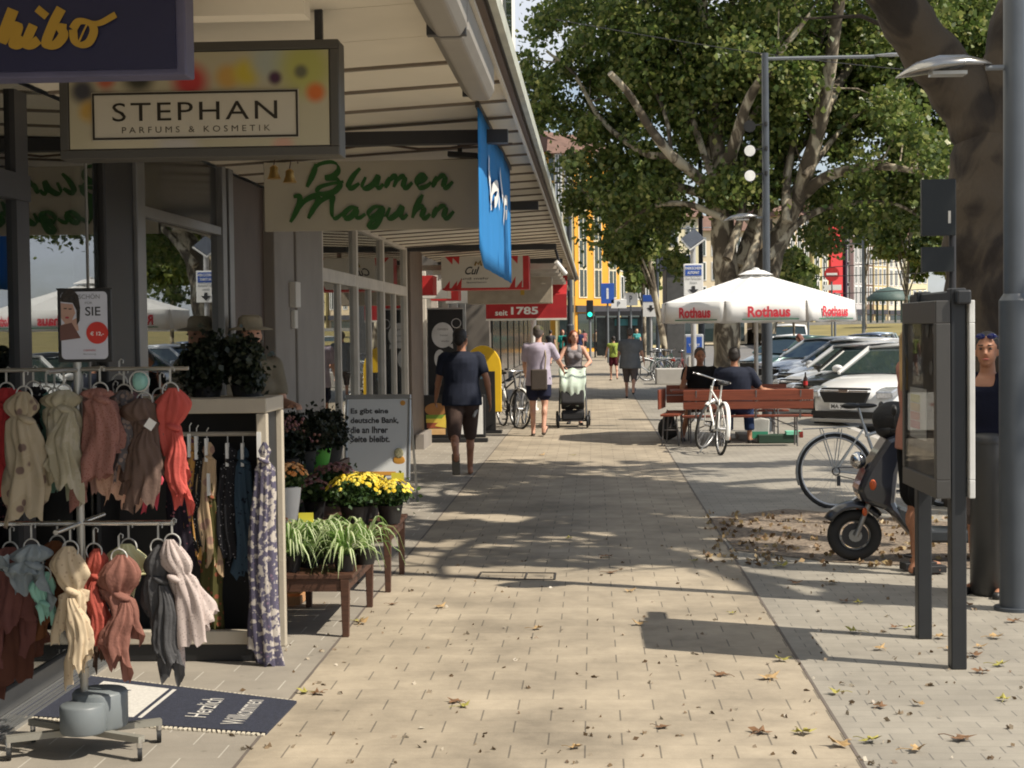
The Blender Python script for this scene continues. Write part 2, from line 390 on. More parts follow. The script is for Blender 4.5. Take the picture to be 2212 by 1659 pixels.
BLACK = mat('black_plastic', (.014, .014, .015), .5)
RUB = mat('rubber', (.022, .022, .022), .8)
CHROME = mat('chrome', (.7, .7, .7), .18, 1, .03)
WHITE = mat('white_paint', (.78, .78, .76), .5, 0, .04)
OFFW = mat('offwhite_paint', (.62, .59, .53), .6, 0, .06, bump=.1)
SIGNBG = mat('cream_board', (.50, .46, .37), .55, 0, .04, 2)
SOFF = mat('soffit_paint', (.80, .74, .62), .7, 0, .06, 2)
BROWN = mat('brown_paint', (.085, .055, .04), .6, 0, .15)
WOODD = mat('dark_wood', (.075, .032, .018), .55, 0, .25, 8, bump=.3, stretch=(1, 8, 8))
WOODR = mat('red_stained_wood', (.21, .052, .026), .45, 0, .2, 6, bump=.2, stretch=(.6, 8, 8))
RED = mat('sign_red', (.45, .02, .02), .5)
BLUE = mat('sign_blue', (.03, .10, .42), .45)
SKINP = mat('skin_light', (.56, .31, .22), .55, 0, .08, 12, spec=.35)
SKINT = mat('skin_tanned', (.36, .17, .10), .5, 0, .1, 12, spec=.35)
HAIRD = mat('hair_dark', (.02, .015, .012), .5, bump=.6, bscale=80)
HAIRR = mat('hair_red', (.16, .04, .02), .5, bump=.6, bscale=80)
HAIRB = mat('hair_blonde', (.42, .27, .12), .5, var=.3, scale=20, bump=.6, bscale=80, stretch=(1, 1, .15))
HAIRG = mat('hair_grey', (.09, .075, .065), .6, bump=.6, bscale=80)
SHOPG = glassmat('shop_glass', (.55, .58, .56), .62)
CARG = mat('car_glass', (.03, .045, .045), .04, 0, .1, 3, spec=1.0)
BARK = barkmat('plane_bark', (.09, .072, .05), (.19, .155, .11), (.44, .39, .29))
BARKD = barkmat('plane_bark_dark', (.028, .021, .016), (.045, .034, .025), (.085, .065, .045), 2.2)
LEAFM = leafmat('plane_leaves', [(.055, .095, .022), (.10, .155, .036), (.15, .20, .048), (.22, .27, .07), (.34, .34, .11)], .48, .4)
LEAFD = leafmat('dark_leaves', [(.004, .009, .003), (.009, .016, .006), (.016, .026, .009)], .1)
def textfit(body, w, h, m, parent, c, rz=0, bold=0, shear=0, name='lettering', rot=None, ext=.001, sp=1):
    """text scaled to w x h (metres), centred on c, facing -Y turned by rz"""
    o = text(body, 1, m, parent, c, bold=bold, shear=shear, name=name, ext=0, sp=sp)
    me = o.data; co = np.zeros(len(me.vertices)*3, np.float32); me.vertices.foreach_get('co', co); co = co.reshape(-1, 3)
    a, b = co.min(0), co.max(0); s = max(b[0]-a[0], 1e-4), max(b[1]-a[1], 1e-4)
    co[:, 0] = (co[:, 0]-(a[0]+b[0])/2)*w/s[0]; co[:, 1] = (co[:, 1]-(a[1]+b[1])/2)*h/s[1]
    me.vertices.foreach_set('co', co.ravel()); me.update()
    o.rotation_euler = rot if rot else (math.pi/2, 0, rz); return o
# ------------------------------------------------------------ ground and streets
XF = -2.62
asph = mat('asphalt', (.16, .155, .15), .9, 0, .15, 1.2, bump=.5, bscale=90)
o = MB().add([(-500, -40, -.125), (700, -40, -.125), (700, 1200, -.125), (-500, 1200, -.125)], [(0, 1, 2, 3)]).build('road', asph); struct(o)
tan = paving('tan_pavers', (.40, .34, .255), .3, .2, .0036, (.18, .155, .12), .9, off=(.05, 0), wear=.26)
greyp = paving('grey_pavers', (.305, .28, .235), .2, .1, .003, (.15, .14, .125), .8, rot=R(0), wear=.18)
greyl = paving('grey_pavers_shopside', (.30, .27, .225), .3, .2, .003, (.50, .47, .41), .85, rot=R(0), wear=.15)
kerbm = mat('kerb_stone', (.42, .40, .37), .8, 0, .12, 3, bump=.3)
o = MB().bb((-2.75, -6, -.4), (4.2, 150, 0)).build('pavement', greyp); struct(o)
o = MB().add([(-1.4, -6, .004), (1.01, -6, .004), (1.01, 150, .004), (-1.4, 150, .004)], [(0, 1, 2, 3)]).build('footpath', tan); struct(o)
o = MB().add([(-2.75, -6, .004), (-1.408, -6, .004), (-1.408, 60, .004), (-2.75, 60, .004)], [(0, 1, 2, 3)]).build('shopside_paving', greyl); struct(o)
o = MB().bb((4.2, -6, -.4), (4.34, 150, .003)).build('kerb', kerbm); struct(o)
b = MB(); b.bar((-1.404, -6, .0035), (-1.404, 60, .0035), .012, .006); b.bar((1.014, -6, .003), (1.014, 140, .003), .014, .006)
struct(b.build('paving_joint', mat('joint', (.12, .1, .085), .9)))
# tree pit strip of soil and litter
soil = mat('soil_gravel', (.13, .095, .07), .95, 0, .5, 30, bump=1, bscale=60, col2=(.30, .24, .18))
p = [G(1532, 1120), G(1590, 1190), G(1800, 1215), G(2212, 1235), G(2230, 1140), G(1900, 1118), G(1700, 1100)]
o = MB().add([(q.x, q.y, .006) for q in p], [tuple(range(7))]).build('tree_pit', soil); struct(o)
# tram bank of dry grass beyond the road
gm = mat('dry_grass', (.20, .17, .055), .95, 0, .25, .4, bump=.8, bscale=8, col2=(.27, .22, .08))
A = [(13.5, 70, -.1), (60, 70, .2), (90, 160, 2.6), (17, 165, 1.8), (12, 110, .4)]
o = MB().add(A, [(0, 1, 2, 3, 4)]).build('grass_bank', gm); struct(o)
o = MB().bar((16.6, 166, 1.9), (90, 161, 2.8), 1.6, .4).build('bank_kerb', kerbm); struct(o)
o = MB().add([(9, 166, -.1), (9, 400, 3), (130, 400, 3), (90, 161.5, 2.6), (17, 166.5, 1.7)], [(0, 1, 2, 3, 4)]).build('far_road', mat('far_asphalt', (.26, .22, .20), .9)); struct(o)
# drain frame set in the path
q = [G(1040, 1238), G(1200, 1240), G(1198, 1254), G(1030, 1252)]
b = MB(); z = .008
for i in range(4):
    a_, c_ = q[i], q[(i+1) % 4]; b.bar((a_.x, a_.y, z), (c_.x, c_.y, z), .014, .004)
a_, c_ = q[0].lerp(q[1], .62), q[3].lerp(q[2], .62); b.bar((a_.x, a_.y, z), (c_.x, c_.y, z), .012, .004)
tag(b.build('drain_frame', mat('iron', (.08, .075, .07), .6, .5)), 'flat dark iron frame of a drain cover set in the tan paving', 'drain cover')
# ------------------------------------------------------------ left building
stucco = mat('white_stucco', (.74, .73, .68), .85, 0, .05, 1, bump=.3, bscale=30)
T = thing('building', 'white rendered building rising above the shop canopy', 'building', (0, 0, 0))
b = MB(); b.bb((-14, -3, 3.3), (-1.0, 21.5, 17)); b.build('wall', stucco, T)
b = MB()
for y in (1, 4.5, 8, 11.5, 15, 18.5): b.bb((-1.02, y, 5.2), (-.96, y+1.3, 7.0))
b.build('window', CARG, T)
b = MB(); b.bb((-14, 21.52, 3.3), (-5.4, 44, 9)); b.build('rear_wall', stucco, T)
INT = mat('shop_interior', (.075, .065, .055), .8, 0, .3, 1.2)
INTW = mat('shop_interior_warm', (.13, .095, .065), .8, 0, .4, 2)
frm = mat('window_frame_grey', (.20, .195, .185), .5, .3, .06)
frw = mat('window_frame_white', (.55, .50, .43), .6, 0, .1, 6, bump=.2)
colm = mat('column_greige', (.25, .225, .20), .7, 0, .08, 3, bump=.15)
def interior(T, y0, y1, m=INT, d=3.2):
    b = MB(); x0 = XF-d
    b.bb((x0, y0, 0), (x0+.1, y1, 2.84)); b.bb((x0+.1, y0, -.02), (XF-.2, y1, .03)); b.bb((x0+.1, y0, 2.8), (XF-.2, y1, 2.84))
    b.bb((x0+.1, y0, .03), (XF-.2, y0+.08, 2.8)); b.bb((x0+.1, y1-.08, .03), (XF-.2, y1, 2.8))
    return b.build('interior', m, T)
# perfumery front
T = thing('perfumery_shop', 'dark glazed perfumery shop front with grey frames beside the scarf stand', 'shop front')
interior(T, 1.0, 11.45)
b = MB(); b.bb((XF-.02, 1, .12), (XF-.005, 8.4, 2.84)); b.build('pane', SHOPG, T)
b = MB(); b.bb((XF-.02, 9.12, .12), (XF-.005, 11.1, 2.37)); b.build('pane', SHOPG, T)
b = MB(); b.bb((XF-.02, 9.12, 2.43), (XF-.005, 11.1, 2.84)); b.build('transom_pane', mat('dark_glass', (.02, .02, .018), .15), T)
b = MB(); b.bb((XF-.25, 8.42, 0), (XF+.03, 8.95, 2.86)); b.build('pillar', mat('pillar_black', (.010, .0095, .0095), .5), T, bev=.01)
b = MB()
b.bb((XF-.08, 8.953, 0), (XF+.05, 9.12, 2.86)); b.bb((XF-.08, 11.1, 0), (XF+.04, 11.22, 2.86)); b.bb((XF-.08, 11.3, 0), (XF+.04, 11.44, 2.86))
b.bb((XF-.06, 9.12, 2.37), (XF+.03, 11.1, 2.43))
b.bb((XF-.06, 1, .02), (XF+.02, 8.41, .115)); b.bb((XF-.06, 9.125, .02), (XF+.02, 11.09, .115))
b.build('frame', ALD, T, bev=.004)
b = MB(); b.bb((XF-.06, 8.2, .116), (XF-.0, 8.22, 2.8)); b.build('thin_mullion', frm, T)
b = MB(); b.bb((XF-.04, 7.13, .3), (XF+.02, 7.29, 2.8)); b.bb((XF-.04, 6.9, 2.3), (XF+.03, 7.29, 2.42)); b.build('dark_post', DARK, T)
b = MB()
for k in range(5): b.bb((XF+.02+.028*k, 1, .004), (XF+.036+.028*k, 8.9, .02+.002*(k % 2)))
b.build('threshold', ALU, T)
g = random.Random(3)
b = MB()
for k in range(5):
    z = .35+.42*k
    for j in range(20):
        if g.random() < .75:
            y = 7.4+j*.18; w = g.uniform(.06, .13); b.box((-3.6-g.random()*.5, y, z+w), (w, w, w*2), m=g.choice([0, 1, 2, 3]))
    b.bb((-4.1, 7.3, z-.02), (-3.4, 11, z), 4)
b.build('goods_shelf', [mat('pack_white', (.5, .5, .48), .5), mat('pack_pink', (.4, .15, .17), .5), mat('pack_green', (.2, .3, .08), .5), mat('pack_gold', (.4, .28, .1), .4), INTW], T)
# brown bay
T = thing('wall_bay', 'dark brown panelled wall bay between perfumery and flower shop', 'wall')
b = MB(); b.bb((XF-.4, 11.45, 0), (XF-.05, 12.9, 2.86)); b.build('panel', mat('brown_panel', (.10, .072, .058), .6, 0, .12, 3, bump=.2), T)
b = MB(); b.bb((XF-.05, 11.5, 0), (XF-.03, 11.62, 2.84)); b.build('reveal', BROWN, T)
# flower shop: column and windows
T = thing('flower_shop', 'flower shop front with greige column and white framed windows', 'shop front')
b = MB(); b.bb((XF-.5, 12.9, 0), (XF+.04, 13.75, 2.86)); b.bb((XF-.5, 13.82, 0), (XF+.05, 15.15, 2.87)); b.bb((XF-.5, 13.75, 0), (XF-.04, 13.82, 2.85)); b.build('column', colm, T, bev=.01)
b = MB(); b.bb((XF+.04, 13.5, 1.9), (XF+.10, 13.72, 2.12)); b.bb((XF+.04, 13.55, 1.72), (XF+.08, 13.68, 1.88)); b.build('junction_box', OFFW, T, bev=.008)
interior(T, 15.16, 22.5)
Y0, Y1 = 15.16, 22.45
mull = [15.2, 17.5, 19.75, 22.2]
b = MB()
for y in mull: b.bb((XF-.08, y, 0), (XF+.03, y+.12, 2.9))
for i in range(3):
    b.bb((XF-.07, mull[i]+.12, 2.18), (XF+.028, mull[i+1], 2.31)); b.bb((XF-.07, mull[i]+.12, 0), (XF+.028, mull[i+1], .16)); b.bb((XF-.07, mull[i]+.12, 2.82), (XF+.028, mull[i+1], 2.89))
    ym = (mull[i]+mull[i+1])/2+.06; b.bb((XF-.06, ym-.035, .16), (XF+.02, ym+.035, 2.18))
b.build('window_frame', frw, T, bev=.006)
for i in range(3):
    ym = (mull[i]+mull[i+1])/2+.06
    b = MB(); b.bb((XF-.03, mull[i]+.12, .16), (XF-.015, ym-.035, 2.18)); b.bb((XF-.03, ym+.035, .16), (XF-.015, mull[i+1], 2.18)); b.bb((XF-.03, mull[i]+.12, 2.31), (XF-.015, mull[i+1], 2.82)); b.build('pane', SHOPG, T)
b = MB(); b.bb((XF-.3, 22.46, 0), (XF+.06, 24.0, 2.92)); b.build('end_pillar', mat('pillar_brown', (.17, .13, .10), .7, 0, .12, 3, bump=.2), T, bev=.01)
b = MB(); b.bb((XF+.08, 22.6, 0), (XF+.2, 23.7, .22)); b.build('plinth', colm, T)
# recessed shops farther along
T = thing('shop_row', 'dim recessed shops with slatted wall behind the black banner', 'shop front')
b = MB(); b.bb((-4.0, 24.0, 0), (-3.7, 46, 3.0)); b.build('rear_wall', mat('recess_brown', (.10, .08, .065), .7, 0, .15, 2), T)
b = MB()
for k in range(12): b.bb((-3.69, 24.2+k*.5, 0), (-3.6, 24.42+k*.5, 2.9))
b.build('slats', mat('slat', (.16, .125, .095), .6, 0, .15), T)
b = MB()
for y in (31, 33.6, 36.2, 38.8, 41.4): b.bb((-3.66, y, .2), (-3.64, y+2.3, 2.4))
b.build('pane', SHOPG, T)
b = MB()
for y in (30.8, 33.35, 35.95, 38.55, 41.15, 43.8): b.bb((-3.7, y, 0), (-3.5, y+.2, 2.95))
b.build('mullion', frw, T)
b = MB()
for i, y in enumerate((29, 32, 34.5, 38)): b.bb((-3.5, y, 2.35), (-2.9, y+.7, 2.7), i % 2)
b.build('small_sign', [RED, OFFW], T)
# ------------------------------------------------------------ canopy
T = thing('canopy', 'long cream boarded canopy over the shop fronts with brown edge', 'canopy')
def zs(x): return 2.86+(x-XF)*.055
b = MB(); y = -2.0; XE = -.45
while y < 41:
    w = .64; gap = .008 if y < 7.6 else .042
    vs = []
    for yy in (y, y+w+(.05-gap)):
        vs += [(XF, yy, zs(XF)), (XE, yy, zs(XE)), (XE, yy, zs(XE)+.03), (XF, yy, zs(XF)+.03)]
    b.add(vs, [(0, 1, 5, 4), (1, 2, 6, 5), (2, 3, 7, 6), (3, 0, 4, 7), (0, 3, 2, 1), (4, 5, 6, 7)]); y += w+.05
b.build('soffit', SOFF, T)
b = MB(); y = -2.0
while y < 41:
    if y > 7.2: b.add([(x, yy, z) for x in (XF+.01, XE-.001) for yy, z in ((y-.045, zs(x)+.004), (y-.045, zs(x)-.013), (y-.005, zs(x)-.013), (y-.005, zs(x)+.004))], [(0, 1, 2, 3), (7, 6, 5, 4), (0, 4, 5, 1), (1, 5, 6, 2), (2, 6, 7, 3), (3, 7, 4, 0)])
    y += .69
b.build('joint_strips', mat('joint_strip', (.20, .165, .13), .7), T)
b = MB(); b.bb((XF, -2, 3.04), (-.5, 41, 3.06)); b.build('deck', mat('deck_dark', (.10, .085, .07), .8), T)
b = MB(); b.bb((-.448, -2, 2.93), (-.405, 41, 3.0), 0); b.bb((-.405, -2, 2.955), (-.388, 41, 2.99), 1); b.bb((-.388, -2, 2.945), (-.358, 41, 3.02), 2); b.bb((-.448, -2, 2.91), (-.432, 41, 2.93), 3)
b.build('fascia', [BROWN, BLACK, mat('fascia_green', (.42, .44, .38), .5), OFFW], T)
b = MB()
for y in (9.62, 15.0, 22.4, 27, 31): b.bb((XF, y, zs(XF)-.05), (-.5, y+.09, zs(XF)+.03))
b.build('cross_beam', DARK, T)
b = MB(); b.bb((XF, 5.6, 2.80), (-1.0, 5.72, 2.91)); b.build('cable_duct', SOFF, T)
b = MB(); b.tube([Vector((-2.3+.2*i, 10.2, 2.86+.02*math.sin(i*1.7))) for i in range(10)], .008); b.build('cable', BROWN, T)
b = MB()
for k in range(9): b.bb((XF, 24.5+k*1.7, 2.62), (-.55, 24.6+k*1.7, 2.70)); b.bb((-1.4, 24.5+k*1.7, 2.7), (-1.34, 24.56+k*1.7, 2.9))
b.build('hanger_rail', mat('rail_beige', (.4, .36, .3), .6), T)
# awning cassette + blue drape
T = thing('awning_cassette', 'grey folded awning box fixed under the canopy edge', 'awning')
pr = [(-.62, 2.955), (-.60, 2.81), (-.555, 2.76), (-.475, 2.76), (-.449, 2.80), (-.449, 2.928), (-.47, 2.955)]
b = MB(); b.prism(pr, 2.0, 5.88, 'xz'); b.build('case', mat('awning_grey', (.30, .28, .25), .5, .2, .06), T, bev=.01)
b = MB(); b.prism([(x*1.0, z-.003) for x, z in pr], 5.94, 7.5, 'xz'); b.build('case', mat('awning_grey'), T, bev=.01)
b = MB(); b.bb((-.60, 5.885, 2.77), (-.455, 5.935, 2.95)); b.bb((-.60, 7.505, 2.78), (-.47, 7.53, 2.95)); b.build('end_cap', DARK, T)
T = thing('banner', 'blue cloth banner with white script hanging from the canopy edge', 'banner', (0, 0, 0))
bl = mat('banner_blue', (.05, .29, .66), .8, 0, .08, 2, trans=.3, spec=.2)
vs = []; n = 24
XB = -.633
for i in range(n+1):
    y = 8.96+3.5*i/n
    for j in range(9):
        zb = 2.05+(.10*max(0, 1-i/3)**2); z = 2.93+(zb-2.93)*j/8
        vs.append((XB+.006*math.sin(i*.5)*(1-j/8)+.003*math.sin(i*1.3), y, z))
b = MB(); b.add(vs, [(i*9+j, (i+1)*9+j, (i+1)*9+j+1, i*9+j+1) for i in range(n) for j in range(8)], 0, True); b.build('cloth', bl, T, sol=.004)
b = MB(); b.bb((XB-.012, 8.95, 2.93), (XB+.012, 12.5, 2.96)); b.build('rod', DARK, T)
def z8(x, y, X=XB+.016): return WX((1500+x*.3918)*.67770, (300+y*.3918)*.67770, X)
b = MB()
for st, w in (([(150, 510), (150, 640), (160, 740)], .085), ([(160, 740), (165, 850), (180, 770), (212, 745), (222, 800), (205, 870), (190, 880)], .09), ([(165, 900), (166, 945)], .09),
              ([(237, 620), (245, 720), (262, 860)], .07), ([(225, 850), (232, 905)], .09), ([(265, 1050), (270, 950), (272, 870), (292, 875), (290, 970), (278, 985)], .09)):
    ribbon(b, [z8(*p) for p in st], w, lo=.5, nrm=(1, 0, 0), taper=False)
b.build('lettering', WHITE, T)
# ------------------------------------------------------------ hanging signs
def quadframe(b, x0, x1, z0, z1, y, w, m=0, t=.01):
    b.bb((x0, y-t, z0), (x1, y, z0+w), m); b.bb((x0, y-t, z1-w), (x1, y, z1), m)
    b.bb((x0, y-t, z0+w), (x0+w, y, z1-w), m); b.bb((x1-w, y-t, z0+w), (x1, y, z1-w), m)
gold = mat('sign_gold', (.42, .26, .03), .5, 0, .04)
def zz(x, y, Y): return W(x*.4973*.6777, y*.4973*.6777, Y)
Y = 5.2; q = W(400, 160, Y)
T = thing('hanging_sign', 'navy box sign with gold script lettering hanging nearest the viewer', 'sign', (q.x, Y, q.z), group='box signs hanging under the canopy')
b = MB(); b.bb((-1.3, .012, 0), (0, .13, .37)); b.build('box', mat('sign_lavender', (.10, .10, .18), .5), T, bev=.006)
b = MB(); b.bb((-1.28, 0, .02), (-.03, .011, .35)); b.build('face', mat('sign_navy', (.012, .014, .06), .45, 0, .03), T)
b = MB(); O = Vector((q.x, Y, q.z))
def hs(pts, w):
    w *= .52; ribbon(b, [zz(x, y, Y-.004)-O for x, y in pts], w, nib=R(-20), lo=.6, taper=False)
hs([(85, 60), (50, 150), (5, 275)], .075); hs([(20, 265), (70, 180), (120, 165), (100, 240), (85, 290), (120, 290), (160, 250)], .06)
hs([(215, 160), (180, 240), (165, 290), (205, 290), (250, 255)], .062); hs([(255, 100), (285, 62)], .085)
hs([(395, 55), (350, 140), (300, 270), (320, 295), (370, 280), (410, 225), (395, 180), (430, 180)], .066)
hs([(470, 190), (480, 260), (520, 290), (575, 270), (605, 200), (580, 150), (510, 140), (470, 190)], .055); hs([(560, 145), (640, 150), (745, 95)], .045); hs([(570, 140), (540, 200), (510, 270)], .012)
hs([(-60, 150), (-110, 170), (-130, 250), (-90, 290), (-30, 250)], .06)
b.build('lettering', gold, T)
b = MB(); b.bb((-.9, .05, .37), (-.86, .09, .44)); b.bb((-.3, .05, .37), (-.26, .09, .44)); b.build('bracket', DARK, T)
Y = 6.2; q = W(130, 345, Y); q2 = W(730, 78, Y); w = q2.x-q.x; h = q2.z-q.z-.01
T = thing('hanging_sign', 'dark framed picture sign with cream plaque, hanging behind the navy sign', 'sign', (q.x, Y, q.z), group='box signs hanging under the canopy')
b = MB(); b.bb((0, .012, 0), (w, .15, h)); quadframe(b, 0, w, 0, h, .0119, .036); b.build('box', mat('sign_bronze', (.085, .08, .07), .45, .3, .06), T, bev=.004)
sp = [(.10, .36, .09, (.05, .05, .06)), (.13, .25, .08, (.5, .30, .05)), (.2, .42, .07, (.45, .1, .05)), (.21, .28, .1, (.2, .02, .04)), (.34, .42, .11, (.03, .03, .02)), (.56, .40, .13, (.42, .04, .04)),
      (.72, .42, .09, (.5, .3, .08)), (.80, .44, .1, (.5, .4, .05)), (.9, .50, .14, (.35, .38, .33)), (1.05, .46, .2, (.38, .38, .10)), (.92, .41, .05, (.06, .02, .05)), (1.03, .44, .05, (.12, .12, .07)),
      (1.09, .33, .07, (.55, .13, .02)), (.3, .1, .3, (.5, .45, .32)), (.95, .05, .08, (.5, .3, .22)), (.5, .05, .15, (.45, .42, .38))]
sp = [(x*.93, z*.74, r*.8, c) for x, z, r, c in sp]
b = MB(); b.bb((.04, .004, .04), (w-.04, .013, h-.04)); b.build('picture', spotmat('sign_picture', (.42, .38, .26), sp), T)
a1 = W(200, 305, Y)-q; a2 = W(645, 192, Y)-q
b = MB(); b.bb((a1.x, -.004, a1.z), (a2.x, .003, a2.z)); b.build('plaque', mat('plaque_cream', (.50, .46, .37), .5, 0, .02), T)
b = MB(); quadframe(b, a1.x+.003, a2.x-.003, a1.z+.003, a2.z-.003, -.0045, .008, t=.003); b.build('plaque_border', mat('ink_brown', (.02, .015, .008), .5), T)
c = W(421, 240, Y)-q; textfit('STEPHAN', W(600, 0, Y).x-W(243, 0, Y).x, .072, MC['ink_brown'], T, (c.x, -.006, c.z), bold=.0, sp=1.18)
c = W(424, 279, Y)-q; textfit('P A R F U M S   &   K O S M E T I K', W(584, 0, Y).x-W(263, 0, Y).x, .024, mat('ink_soft', (.10, .085, .06), .5), T, (c.x, -.006, c.z))
b = MB(); b.bb((w-.10, .05, h), (w-.07, .08, h+.13)); b.bb((.12, .05, h), (.15, .08, h+.10)); b.build('bracket', DARK, T)
# little bells below it
for i, (x, y) in enumerate(((592, 372), (626, 380))):
    p = W(x, y, 6.6-.0*i)
    T = thing('bell', ['brass bell hanging at the left behind the picture sign', 'brass bell hanging at the right behind the picture sign'][i], 'bell', p, group='brass bells')
    b = MB(); b.lathe([(.03, -.028), (.026, -.02), (.019, 0), (.018, .02), (.008, .028), (.002, .03)], n=14); b.build('bell_body', mat('brass', (.35, .22, .07), .4, .8), T)
    b = MB(); b.tube([(0, 0, .03), (.005, 0, .06), (.03, 0, .066), (.035, 0, .05)], .003, 6); b.build('hook', BROWN, T)
# flower shop sign with script traced in its own plane
Y = 10.95; q = W(572, 500, Y); q2 = W(1050, 343, Y)
T = thing('shop_sign', 'cream flower shop board with green script lettering across the walkway', 'sign', (q.x, Y, q.z))
b = MB(); b.bb((0, 0, 0), (q2.x-q.x, .06, q2.z-q.z)); b.build('board', SIGNBG, T, bev=.004)
def z2(x, y): return W((800+x*.4973)*.6777, y*.4973*.6777, Y-.003)-q
b = MB()
S = [[(420, 1052), (402, 1110), (360, 1200)], [(403, 1085), (440, 1052), (510, 1038), (552, 1055), (560, 1095), (525, 1130), (480, 1142), (545, 1145), (575, 1180), (535, 1228), (470, 1245), (425, 1232), (440, 1202), (500, 1182), (595, 1165)],
     [(700, 1078), (655, 1130), (622, 1195), (650, 1205), (695, 1175)], [(735, 1135), (712, 1195), (740, 1208), (785, 1180), (818, 1128), (805, 1195), (825, 1205), (850, 1180)],
     [(890, 1135), (862, 1205)], [(880, 1165), (915, 1132), (937, 1140), (915, 1200)], [(928, 1168), (965, 1132), (988, 1140), (975, 1195), (1000, 1203), (1035, 1170)],
     [(1062, 1178), (1105, 1158), (1120, 1132), (1092, 1126), (1062, 1165), (1080, 1204), (1125, 1195), (1155, 1170)], [(1192, 1130), (1165, 1202)], [(1185, 1165), (1222, 1128), (1248, 1138), (1232, 1192), (1255, 1203), (1295, 1165)],
     [(275, 1262), (312, 1258), (312, 1305), (285, 1370), (255, 1425)], [(300, 1350), (350, 1285), (425, 1253), (432, 1285), (400, 1345), (370, 1402)], [(400, 1350), (455, 1285), (525, 1253), (520, 1310), (522, 1380), (545, 1400), (590, 1368)],
     [(690, 1335), (645, 1330), (602, 1365), (602, 1398), (640, 1392), (680, 1345), (672, 1390), (700, 1396), (735, 1372)], [(850, 1328), (795, 1327), (755, 1362), (765, 1392), (808, 1378), (848, 1333), (830, 1400), (795, 1452), (755, 1455), (785, 1412), (860, 1378)],
     [(892, 1330), (872, 1385), (895, 1400), (940, 1370), (972, 1325), (960, 1388), (978, 1398), (1005, 1375)], [(1102, 1248), (1065, 1315), (1035, 1398)], [(1050, 1360), (1088, 1325), (1112, 1338), (1095, 1388), (1118, 1400), (1150, 1372)],
     [(1192, 1328), (1165, 1398)], [(1185, 1360), (1225, 1322), (1250, 1335), (1235, 1388), (1260, 1398), (1302, 1355)]]
for s in S: ribbon(b, [z2(*p) for p in s], .043, nib=R(125), lo=.28, k=8)
for s in (S[0], S[10], S[11][2:], S[12][2:4]): ribbon(b, [z2(*p) for p in s], .040, lo=.95)
b.build('lettering', mat('script_green', (.025, .12, .02), .5, 0, .05), T)
p = W(1000, 335, Y-.3)
T = thing('sign_lamp', 'small black floodlight above the flower shop board', 'lamp', (p.x, p.y, p.z))
b = MB(); b.box((0, 0, 0), (.2, .08, .035), rot=Matrix.Rotation(.08, 3, 'Y')); b.build('head', BLACK, T, bev=.005)
b = MB(); b.bar((-.02, 0, .02), (-.02, 0, .16), .03, .02); b.build('arm', BLACK, T)
# signs farther along
Y = 24; q = W(955, 627, Y); q2 = W(1142, 552, Y); w = q2.x-q.x; h = q2.z-q.z
T = thing('hanging_sign', 'white sign with red pointed border shapes behind the blue banner', 'sign', (q.x, Y, q.z), group='box signs hanging under the canopy')
b = MB(); b.bb((0, .01, 0), (w, .55, h)); b.build('box', RED, T, bev=.01)
b = MB(); b.bb((-.01, 0, .03), (w-.09, .009, h)); b.build('face', mat('sign_warmwhite', (.52, .49, .43), .5, 0, .03), T)
b = MB()
for x, s_ in ((.06, 1), (.17, 1), (.24, 1.3), (1.05, 1.4), (1.15, 1)): b.prism([(x-.05, .0), (x+.05, .0), (x+.06, .14*s_), (x+.02, .09*s_)], -.004, -.001)
for x in (.12, .22, 1.1): b.prism([(x-.07, h), (x+.05, h), (x+.04, h-.12)], -.004, -.001)
b.build('red_shapes', RED, T)
textfit('Cul', .22, .12, DARK, T, (.46, -.004, .29), shear=.4, bold=.02)
textfit('und mehr', .42, .035, DARK, T, (.5, -.004, .17)); textfit('Spezialitaeten', .3, .03, DARK, T, (.52, -.004, .11))
b = MB(); b.tube([(.5, -.003, .36), (.52, -.003, .42), (.55, -.003, .38), (.58, -.003, .43), (.6, -.003, .36)], .015, 6); b.build('emblem', mat('emblem_green', (.1, .16, .04), .6, col2=(.4, .2, .05), scale=20), T)
Y = 28.5; q = W(1010, 657, Y); q2 = W(1192, 598, Y)
T = thing('hanging_sign', 'plain beige box sign between the red bordered sign and red awning', 'sign', (q.x, Y, q.z), group='box signs hanging under the canopy')
b = MB(); b.bb((0, 0, 0), (q2.x-q.x, .5, q2.z-q.z)); b.build('box', mat('sign_beige', (.34, .29, .22), .6), T, bev=.01)
b = MB(); b.bb((.95, -.008, .15), (1.02, -.001, .3)); b.build('emblem', gold, T)
Y = 33; q = W(1050, 692, Y); q2 = W(1224, 640, Y); w = q2.x-q.x
T = thing('awning', 'red shop awning with white number lettering and white lower edge', 'awning', (q.x, Y, q.z))
b = MB(); b.bb((0, 0, .03), (w, .02, .52)); b.add([(0, 0, .52), (w, 0, .52), (w, 1.4, .95), (0, 1.4, .95)], [(0, 1, 2, 3)]); b.build('cloth', mat('awning_red', (.42, .02, .025), .7, 0, .2, 3, trans=.2), T)
b = MB(); b.bb((0, -.01, -.01), (w, .03, .03)); b.build('front_bar', OFFW, T)
textfit('1785', .56, .16, WHITE, T, (.80, -.004, .19), bold=.03); textfit('seit', .26, .11, WHITE, T, (.32, -.004, .15), bold=.02); textfit('STAUR', .5, .13, WHITE, T, (.25, -.004, .40), bold=.03); textfit('AN', .2, .13, WHITE, T, (1.28, -.004, .40), bold=.03)
p = G(1219, 765)
T = thing('canopy_post', 'slim white post at the far end of the canopy', 'post', (p.x*.62, 33.5, 0))
b = MB(); b.cyl((0, 0, 0), (0, 0, 2.9), .055); b.cyl((0, 0, 0), (0, 0, .05), .09); b.build('shaft', WHITE, T)
T = thing('security_camera', 'white camera lamp fixed near the far end of the canopy edge', 'camera', W(1213, 583, 24))
